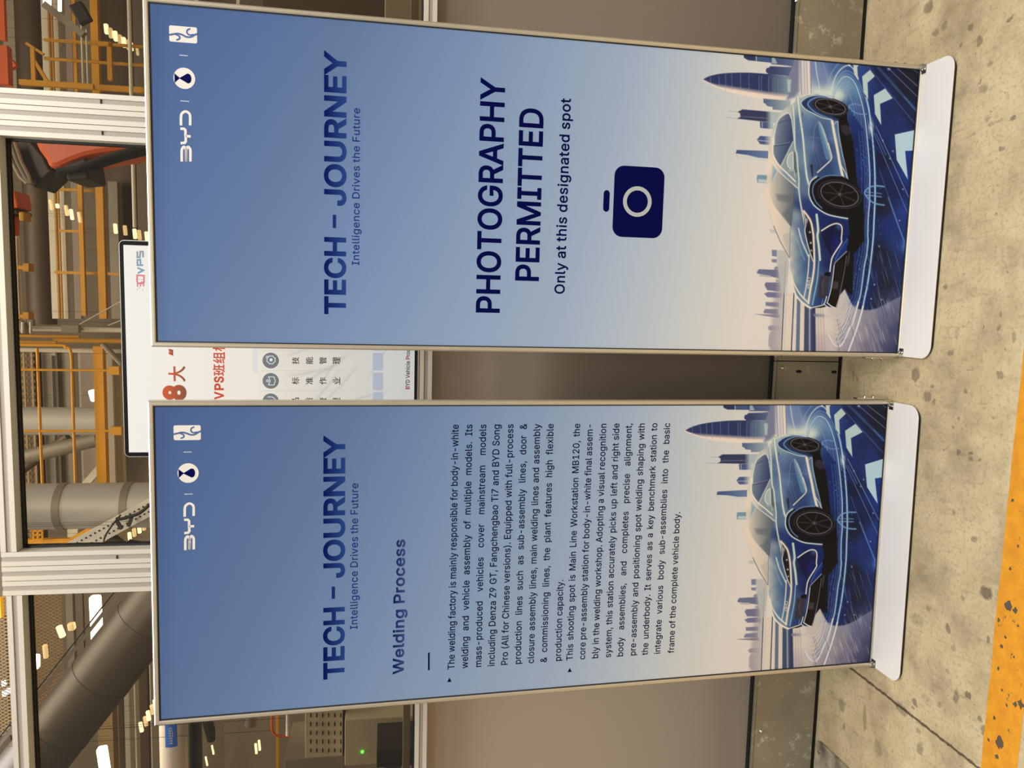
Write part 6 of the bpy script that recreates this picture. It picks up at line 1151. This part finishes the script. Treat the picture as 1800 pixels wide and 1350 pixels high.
for y, x0, x1 in ((650, 20, 204), (757, 27, 208)):
    a, b = seg((x0, y - 1), (x1, y + 2), 2.7, 'v'); k = gpart([a, b], 4, 'post', 2.7); mb = MB(); mb.box(b.x - .025, b.x + .025, b.y - .01, b.y + .03, b.z - .02, b.z + .04); mb.v = [tuple(gl @ Vector(q)) for q in mb.v]; mb.build('foot_bracket', Y_B, k)
# grey ducts
d = empty('vent_duct', WALL_MW @ Matrix.Translation(wall_pt(100, 739, 3.6)), 'grey vertical vent duct behind the yellow railing', 'duct'); 
a, b = seg((29, 738), (215, 742), 3.6, 'v'); b = Vector((a.x, a.y, 0.0)); ll = Matrix.Translation(wall_pt(100, 739, 3.6)).inverted(); mb = MB(); mb.tube([ll @ a, ll @ b], 23 * px_size(3.6), 32); mb.build('duct_shell', LGR, d, True)
mb = MB(); q = ll @ (a + Vector((0, 0, -.012))); mb.tube([q, q + Vector((0, 0, -.02))], 23.6 * px_size(3.6), 32); mb.build('rim_band', GRYB, d, True)
d = empty('vent_duct', WALL_MW @ Matrix.Translation(wall_pt(120, 888, 2.4)), 'wide pale grey vertical duct with band joints, beside the left mullion', 'duct'); ll = Matrix.Translation(wall_pt(120, 888, 2.4)).inverted()
a, b = seg((30, 886), (275, 892), 2.4, 'v'); b = Vector((a.x, a.y, 0.0)); R_ = 38 * px_size(2.4); mb = MB(); mb.tube([ll @ a, ll @ b], R_, 40); mb.build('duct_shell', LGR, d, True)
for x in (113, 228):
    q = ll @ wall_pt(x, 888, 2.4); q.x = (ll @ a).x; mb = MB(); mb.tube([q + Vector((0, 0, .02)), q - Vector((0, 0, .02))], R_ * 1.03, 40); mb.build('band_joint', GRYB, d, True)
beam('branch_duct', 'duct', 'slanting dark grey duct between the two grey vertical ducts', (172, 772), (34, 806), 4.2, 24, GRYB, 'd', True); beam('branch_duct', 'duct', 'lower slanting dark duct meeting the first one', (120, 768), (34, 828), 4.4, 16, BRN, 'd', True); beam('roof_strut', 'beam', 'cream slanting strut between the grey ducts', (150, 852), (176, 822), 4.6, 11, CRM, 'd')
gr = MB(); 
for i in range(30):
    y = 614 + i * 11.2; a, b = wall_pt(26 + i * .35, y, 6.8), wall_pt(60 + i * .35, y, 6.8); gr.bar(a, b, .03, .02)
for x in (27, 43, 57):
    a, b = seg((x, 612), (x + 10, 945), 6.75, 'h'); gr.bar(a, b, .02)
tag(gr.build('wall_grating', TAN, mw=WALL_MW), 'tan slatted grating high behind the yellow railing', 'grating')
beam('dark_cladding', 'panel', 'brown panel behind the tan grating', (42, 612), (56, 955), 7.4, 36, BRN, 'h')  # flat strip in the brown duct colour
# perforated tray, cables
tr = empty('cable_tray', WALL_MW @ Matrix.Translation(wall_pt(200, 925, 2.2)), 'white perforated cable tray slanting across the middle window', 'cable tray'); ll = Matrix.Translation(wall_pt(200, 925, 2.2)).inverted(); a, b = wall_pt(112, 974, 2.2), wall_pt(285, 880, 2.2); dv = (b - a).normalized(); nv = Vector((0, 1, 0)).cross(dv).normalized(); w_ = 27 * px_size(2.2)
MB().add([ll @ (p + nv * k + Vector((0, t_, 0))) for p in (a, b) for k in (-w_ / 2, w_ / 2) for t_ in (0, .03)], [(0, 1, 3, 2), (4, 6, 7, 5), (0, 4, 5, 1), (2, 3, 7, 6), (0, 2, 6, 4), (1, 5, 7, 3)]).build('tray', mat('tray_white', S(236, 232, 222), 0.45), tr)
hm = MB(); n = 22
for i in range(n):
    for k in (-.22, .22):
        c = a + (b - a) * ((i + .5 + (.4 if k > 0 else 0)) / (n + .4)) + nv * (w_ * k); hm.tube([ll @ (c + Vector((0, -.002, 0))), ll @ (c + Vector((0, .001, 0)))], .0055, 10)
hm.build('hole_pattern', DGR, tr)
for lb, pts in (('thick black cable looping over the white tray', ((283, 868), (262, 888), (245, 902), (228, 908), (214, 912), (204, 912))), ('thin black cable hanging from the white tray', ((212, 905), (196, 925), (184, 945), (181, 968)))):
    mb = MB(); mb.tube([wall_pt(x, y, 2.12) for x, y in curve(list(pts))], .009 if 'thick' in lb else .005, 8); tag(mb.build('black_cable', BLKC, smooth=True, mw=WALL_MW), lb, 'cable')
for k, p in enumerate((((205, 915), (214, 930)), ((232, 908), (226, 925)))): beam('cable_clip', 'clip', ('black cable clip under the thick cable, upper one', 'black cable clip under the thick cable, lower one')[k], p[0], p[1], 2.13, 5, BLKC)
beam('service_platform', 'platform', 'thick yellow platform edge above the left mullion', (37, 950), (140, 951), 3.6, 8, Y_B, 'v'); beam('service_platform', 'platform', 'thin yellow platform edge beside the wide duct', (34, 924), (112, 925), 3.6, 5, Y_B, 'v'); beam('platform_stay', 'stay', 'yellow slanting stay behind the white tray', (122, 950), (166, 925), 3.6, 6, Y_B); beam('wall_cladding', 'panel', 'small cream panel behind the platform edge', (130, 925), (132, 945), 4.4, 16, CRM, 'h')
fr = MB()
for x in (58, 66, 74): a, b = seg((x, 926), (x + 1, 948), 3.55, 'h'); fr.bar(a, b, .012)
for y in (926, 933, 940, 948): a, b = seg((57, y), (76, y), 3.55, 'v'); fr.bar(a, b, .012)
hang(tag(fr.build('access_ladder', Y_B, mw=WALL_MW), 'small yellow ladder frame between platform edges', 'ladder'), wall_pt(60, 936, 3.56)); beam('tool_fixture', 'machine part', 'dark tool fixture beside the lamps at the mullion', (192, 945), (215, 962), 2.6, 16, DGR); beam('tool_fixture', 'machine part', 'dark bent tool fixture near the stand edge', (225, 955), (255, 962), 2.6, 12, DGR)
# left window
dd = empty('exhaust_duct', WALL_MW @ Matrix.Translation(wall_pt(190, 1180, 2.0)), 'huge dark exhaust duct slanting across the left window', 'duct'); ll = Matrix.Translation(wall_pt(190, 1180, 2.0)).inverted(); a, b = wall_pt(58, 1342, 2.0), wall_pt(312, 1019, 2.0); dv = (b - a).normalized(); a -= dv * .5
M_EXH = mat('dull_duct', S(92, 82, 71), 0.45, 0.2, 0.06, 1.5); mb = MB(); mb.tube([ll @ a, ll @ b], 52 * px_size(2.0), 40); mb.build('duct_shell', M_EXH, dd, True)
for t_ in (.42, .62, .84): c = a.lerp(b, t_); mb = MB(); mb.tube([ll @ (c - dv * .008), ll @ (c + dv * .008)], 52.8 * px_size(2.0), 40); mb.build('seam_band', M_EXH, dd, True)
beam('duct_support', 'rail', 'grey rail following the huge slanting duct', (48, 1247), (180, 1080), 2.4, 6, GRYB, 'd', ext=(.3, .6)); beam('duct_support', 'rail', 'dark cable along the slanting rail', (43, 1240), (175, 1073), 2.35, 2.5, BLKC, 'd', True, ext=(.3, .6))
ms = MB(); m0 = [wall_pt(x, y, 3.2) for x, y in ((45, 1046), (116, 1046), (116, 1262), (45, 1262))]; s0, s1 = m0[2].x - .1, m0[0].x; z0, z1 = m0[2].z, m0[0].z + .25
for i in range(60):
    for sg in (1, -1):
        u = s0 + (s1 - s0 + (z1 - z0)) * i / 60 - (z1 - z0) * (sg > 0) * 1.0 + (0 if sg > 0 else 0)
        pa = Vector((u, 3.2, z0)); pb = Vector((u + sg * (z1 - z0) * .6, 3.2, z1)) if sg > 0 else Vector((u - (z1 - z0) * .6, 3.2, z1))
        # clip to the panel sides
        dl_ = pb - pa; t0, t1 = 0.0, 1.0
        for lo_, hi_ in ((s0, s1),):
            if abs(dl_.x) > 1e-6:
                ta, tb = (lo_ - pa.x) / dl_.x, (hi_ - pa.x) / dl_.x; t0 = max(t0, min(ta, tb)); t1 = min(t1, max(ta, tb))
        if t1 - t0 > .02: ms.bar(pa + dl_ * t0, pa + dl_ * t1, .008, .004)
tag(ms.build('mesh_guard', TAN, mw=WALL_MW), 'tan diamond mesh guard behind the top of the left window', 'guard')
for nm, lb, p0, p1, D, w, m, k in (('steel_column', 'dark horizontal steel strip behind the lamps of the left window', (123, 1046), (128, 1165), 5.2, 11, GRYB, 'h'), ('wall_cladding', 'pale panel strip beside the bright lamp, left window', (138, 1046), (143, 1160), 5.3, 13, CRM, 'h'), ('hanger_wire', 'thin dark hanger line beside the bright lamp', (146, 1046), (149, 1150), 4.0, 2, DGR, 'h'),
        ('wall_cladding', 'greenish cream panel strip low in the left window', (221, 1190), (227, 1350), 5.4, 11, CRM, 'h'), ('steel_column', 'brown strip next to the cream panel, left window', (211, 1200), (217, 1350), 5.3, 7, BRN, 'h'), ('conduit', 'thin cream conduit right of the cream panel, left window', (236, 1180), (241, 1350), 5.2, 3, CRM, 'h'), ('conduit', 'white conduit near the stand edge, left window', (262, 1150), (269, 1350), 5.2, 2.5, CRM, 'h'), ('dark_cladding', 'brown panel between the conduits, left window', (252, 1150), (258, 1350), 6.0, 14, BRN, 'h'), ('wall_cladding', 'olive grey panel behind the mesh edge, low left window', (185, 1230), (195, 1350), 6.2, 24, TAN, 'h')):
    beam(nm, 'panel', lb, p0, p1, D, w, m, k, tube=nm in ('conduit', 'hanger_wire'), ext=(.1, .6))
# machines low in the left window
tk = empty('white_tank', WALL_MW @ Matrix.Translation(wall_pt(303, 1310, .9)), 'white horizontal tank with a blue label, below the corner of the left stand', 'tank'); ll = Matrix.Translation(wall_pt(303, 1310, .9)).inverted(); a, b = seg((304, 1235), (306, 1350), .9, 'h', ext=(0, .25)); R_ = 23 * px_size(.9); mb = MB(); mb.tube([ll @ a, ll @ b], R_, 36); mb.build('tank_shell', WHT, tk, True)
a2, b2 = seg((304, 1262), (304, 1301), .9, 'h'); a2.z = b2.z = a.z; lb_ = MB(); n = 14
for e in (a2, b2): lb_.v += [tuple(ll @ Vector((e.x, e.y - R_ * 1.004 * math.sin(math.radians(70 + 50 * i / n - 0)), e.z + R_ * 1.004 * math.cos(math.radians(70 + 50 * i / n))))) for i in range(n + 1)]
lb_.f = [(i, i + 1, n + 2 + i, n + 1 + i) for i in range(n)]; lb_.mi = [0] * n; lo = lb_.build('blue_label', LBL, tk)
sg_ = MB(); rnd = random.Random(4)
for i in range(7):
    f0 = .12 + .11 * i; e0 = a2.lerp(b2, f0); e1 = a2.lerp(b2, f0 + .07)
    for k in range(3):
        th = math.radians(86 + 6 * k + rnd.uniform(-2, 2)); th2 = th + math.radians(rnd.uniform(1.5, 4)); q = [ll @ Vector((e.x, e.y - R_ * 1.008 * math.sin(t_), e.z + R_ * 1.008 * math.cos(t_))) for e, t_ in ((e0, th), (e1, th), (e1, th2), (e0, th2))]; sg_.add(q, [(0, 1, 2, 3)])
sg_.build('label_strokes', WHT, lo)
beam('dark_housing', 'machine part', 'dark brown housing under the white tank', (341, 1240), (342, 1350), 1.0, 26, DGR, 'h', True); beam('inner_crossbar', 'rail', 'grey aluminium crossbar inside the left window', (385.5, 1240), (386.5, 1350), .12, 12, M_ALU, 'h', ext=(.5, .5))
beam('machine_knuckle', 'machine part', 'curved dark machine knuckle above the crossbar, left window', (362, 1258), (374, 1300), .9, 18, DGR, 'd', True); beam('support_link', 'machine part', 'slanting grey steel arm below the crossbar, left window', (396, 1352), (431, 1256), .9, 9, GRYB); beam('round_motor', 'machine part', 'round grey motor beside the slanting arm', (440, 1250), (442, 1274), 1.0, 22, GRYB, 'h', True)
mb = MB(); mb.tube([wall_pt(x, y, .85) for x, y in curve([(478, 1232), (478, 1262), (479, 1284), (486, 1293), (498, 1294), (512, 1294)])], .0055, 10); tag(mb.build('orange_hose', ORG, smooth=True, mw=WALL_MW), 'bent orange hose beside the vented cabinet', 'hose')
beam('yellow_strip', 'post', 'dull yellow strip behind the orange hose', (487, 1240), (488, 1350), 1.3, 5, Y_D, 'h'); a, b = wall_pt(505, 1240, .8), wall_pt(507, 1292, .8); mb = MB(); mb.tube([a, b], [.004, .011], 14); tag(mb.build('white_funnel', WHT, smooth=True, mw=WALL_MW), 'small white funnel beside the orange hose', 'funnel')
FLOOR_CAB = {'grey_cabinet', 'side_cabinet', 'control_cabinet', 'dark_box'}
def cabinet(name, label, pts, D, dep, m):
    s, z = zip(*[wall_sz(x, y, D) for x, y in pts]); z = (max(z), 0.0 if name in FLOOR_CAB else min(z)); r_ = empty(name, WALL_MW @ Matrix.Translation(((min(s) + max(s)) / 2, D, min(z))), label, 'cabinet'); q = ((min(s) + max(s)) / 2, min(z))
    MB().box(min(s) - q[0], max(s) - q[0], 0, dep, 0, max(z) - q[1]).build('housing', m, r_, bevel=.003); return r_, q
r_, q = cabinet('vented_cabinet', 'beige cabinet with rows of vent slots, low in the left window', ((536, 1235), (602, 1329)), .9, .3, CAB); sl = MB()
for i in range(6):
    for k in range(5):
        s, z = wall_sz(546 + i * 10.6, 1257 + k * 15.5, .9); sl.box(s - .009, s + .009, -.002, .001, z - .0022, z + .0022); sl.v[-8:] = [(v[0] - q[0], v[1], v[2] - q[1]) for v in sl.v[-8:]]
sl.build('vent_grille', DGR, r_)
r_, q = cabinet('control_cabinet', 'beige control cabinet with a green lamp, low in the left window', ((606, 1266), (660, 1343)), .85, .3, CAB); s, z = wall_sz(637, 1321, .85); mb = MB(); mb.tube([(s - q[0], -.006, z - q[1]), (s - q[0], .001, z - q[1])], .006, 12); mb.build('green_lamp', GRN, r_, True)
cabinet('grey_cabinet', 'plain grey cabinet behind the green lamp, low in the left window', ((602, 1225), (707, 1321)), 1.25, .3, GRYB); cabinet('machine_housing', 'plain grey machine housing left of the vented cabinet', ((500, 1336), (604, 1404)), .9, .3, GRYB); cabinet('dark_box', 'dark box in the lower corner of the left window', ((662, 1320), (706, 1347)), .58, .2, DGR)
beam('base_beam', 'beam', 'beige beam along the foot of the left window', (690, 1345), (690, 1420), .6, 30, GRYB, 'h')
# sliver seen over the right stand
cabinet('side_cabinet', 'grey upright cabinet edge seen over the right stand', ((677, -60), (700, 45)), .3, .2, M_ALU); cabinet('side_cabinet', 'brown cabinet seen over the head of the right stand', ((460, -60), (600, 34)), 1.4, .3, BRN)
beam('wall_cladding', 'panel', 'cream panel strip seen over the right stand', (345, -40), (346, 20), 2.4, 6, CRM, 'h'); beam('wall_cladding', 'panel', 'pale strip seen over the right stand, nearer the sill', (418, -40), (419, 20), 2.4, 5, CRM, 'h'); beam('machine_block', 'machine part', 'dark machine base seen over the right stand', (625, -40), (630, 30), 2.0, 40, DGR, 'h')
beam('machine_block', 'machine part', 'dark machine body above the head of the right stand', (300, -40), (302, 30), 3.0, 50, DGR, 'h')
# above the top rail of the left window
beam('overhead_pipe', 'pipe', 'yellow pipe seen above the left top rail', (2, 1050), (4, 1085), 3.0, 7, Y_B, 'h', True); beam('overhead_truss', 'beam', 'dark truss seen above the left top rail', (4, 1085), (12, 1350), 4.5, 22, BRN, 'h')
# hall lamps and a few lamp reflections, all as short glowing tubes
def lamp(x, y, w, l, D, m, label, slant=0.0, group='glowing hall lamps'):
    a, b = wall_pt(x - slant * l / 2, y - l / 2, D), wall_pt(x + slant * l / 2, y + l / 2, D); t_ = w * px_size(D)
    o = MB().bar(a, b, t_, t_).build('hall_lamp_or_glint', m, mw=WALL_MW, bevel=t_ * .25); (hang(o, (a + b) / 2) if D > 3.5 else None); return tag(o, label, 'lamp', group)
ordn = ('first', 'second', 'third', 'fourth', 'fifth', 'sixth', 'seventh', 'eighth')
for i, (x, y) in enumerate(((187, 51), (194.5, 58), (203, 63.5), (211, 70), (218, 74.5), (226, 79), (231.5, 82), (241.5, 90))): lamp(x, y, 6.2 if i < 6 else 4, 18 if i < 6 else 15, 7.5, LAMPD if i in (1, 3, 5, 7) else LAMP, ordn[i] + ' lamp from the top in the slanting row of the right window', .12, 'lamps in the right window')
for i, (x, y, l) in enumerate(((79, 2, 10), (87, 2, 14), (105, 8, 24))): lamp(x, y, 5, l, 4.8, LAMPB, ('highest', 'middle', 'lowest')[i] + ' of the three bright lamps at the edge of the right window', 0, 'lamps at the edge of the right window')
for i, (x, y, m) in enumerate(((90, 360, LAMPD), (101, 362, LAMP), (117, 370, LAMPD), (126, 377, LAMP), (140, 382, LAMPD))): lamp(x, y, 5, 19 if i != 1 else 8, 5.3, m, ordn[i] + ' lamp from the top in the group under the robot', .15, 'lamps under the robot')
for i, (x, y) in enumerate(((203, 402), (220, 405), (237, 411), (245, 413), (258, 416))): lamp(x, y, 5.5, 18, 7.2, LAMP if i % 2 == 0 else LAMPD, ordn[i] + ' lamp from the top in the row just right of the screen corner', .1, 'lamps above the screen')
lamp(165, 695, 12, 20, 5.0, LAMPB, 'bright lamp beside the bright yellow beam, middle window', .3, 'single lamps')
for i, (x, y) in enumerate(((228, 943), (236, 936), (245, 930), (253, 925), (261, 919))): lamp(x, y, 5.5, 15, 3.0, LAMP if i % 2 == 0 else LAMPD, ordn[i] + ' lamp from the top in the row under the white cable tray', .1, 'lamps under the cable tray')
lamp(169, 1086, 17, 78, 3.0, LAMPB, 'largest and brightest lamp, top of the left window', .05, 'single lamps'); lamp(107, 1110, 9, 20, 2.9, LAMP, 'pale lamp behind the mesh guard, upper of a pair', .4, 'mesh guard lamps'); lamp(126, 1101, 11, 13, 2.9, LAMPD, 'pale lamp behind the mesh guard, lower of a pair', .2, 'mesh guard lamps')
lamp(62, 1163, 13, 24, 2.9, LAMPB, 'bright lamp near the top rail of the left window', .0, 'single lamps'); lamp(80, 1145, 7, 24, 2.9, LAMPD, 'faint lamp left of the mesh edge', .1, 'single lamps'); lamp(182, 1335, 16, 44, 3.2, LAMPB, 'bright lamp at the outer edge of the left window', .15, 'single lamps')
for i, (x, y) in enumerate(((248, 1278), (256, 1268), (261, 1258), (268, 1247), (273, 1238))): lamp(x, y, 6, 17, 4.2, LAMP if i % 2 == 0 else LAMPD, ordn[i] + ' lamp from the left in the row beside the left stand', .2, 'lamps beside the left stand')
for i, (x, y) in enumerate(((374, 1318), (378, 1294), (363, 1338))): lamp(x, y, 3, 16, .95, LAMP, ordn[i] + ' small glowing bar as a lamp glint above the crossbar of the left window', .2, 'glints above the crossbar')  # glowing bars standing in for lamp reflections
for i, (x, y) in enumerate(((450, 1316), (456, 1310))): lamp(x, y, 4, 18, 2.4, LAMP, ('upper', 'lower')[i] + ' of two glowing bars as lamp reflections, left of the vented cabinet', .1, 'reflections left of the vented cabinet')  # no lamps here: small reflections built as glowing bars
for i, (x, y) in enumerate(((7, 1201), (8, 1219), (15, 1215))): lamp(x, y, 6, 9, 4.0, LAMPB, ordn[i] + ' bright spot of light above the left top rail', .2, 'lights above the top rail')
for q in (wall_pt(20, 372, 3.1), wall_pt(38, 575, 3.0), wall_pt(80, 262, 1.25), wall_pt(205, 920, 2.21), wall_pt(505, 1262, .8), wall_pt(479, 1284, .85), wall_pt(96, 700, 2.75), wall_pt(58, 84, 4.2), wall_pt(240, 958, 2.6), wall_pt(56, 52, 4.1)): hang(None, q)
tag(RODS.build('trim_10', DGR, mw=WALL_MW), 'thin steel hanger rods of the hall roof', kind='structure')
bpy.context.view_layer.update()
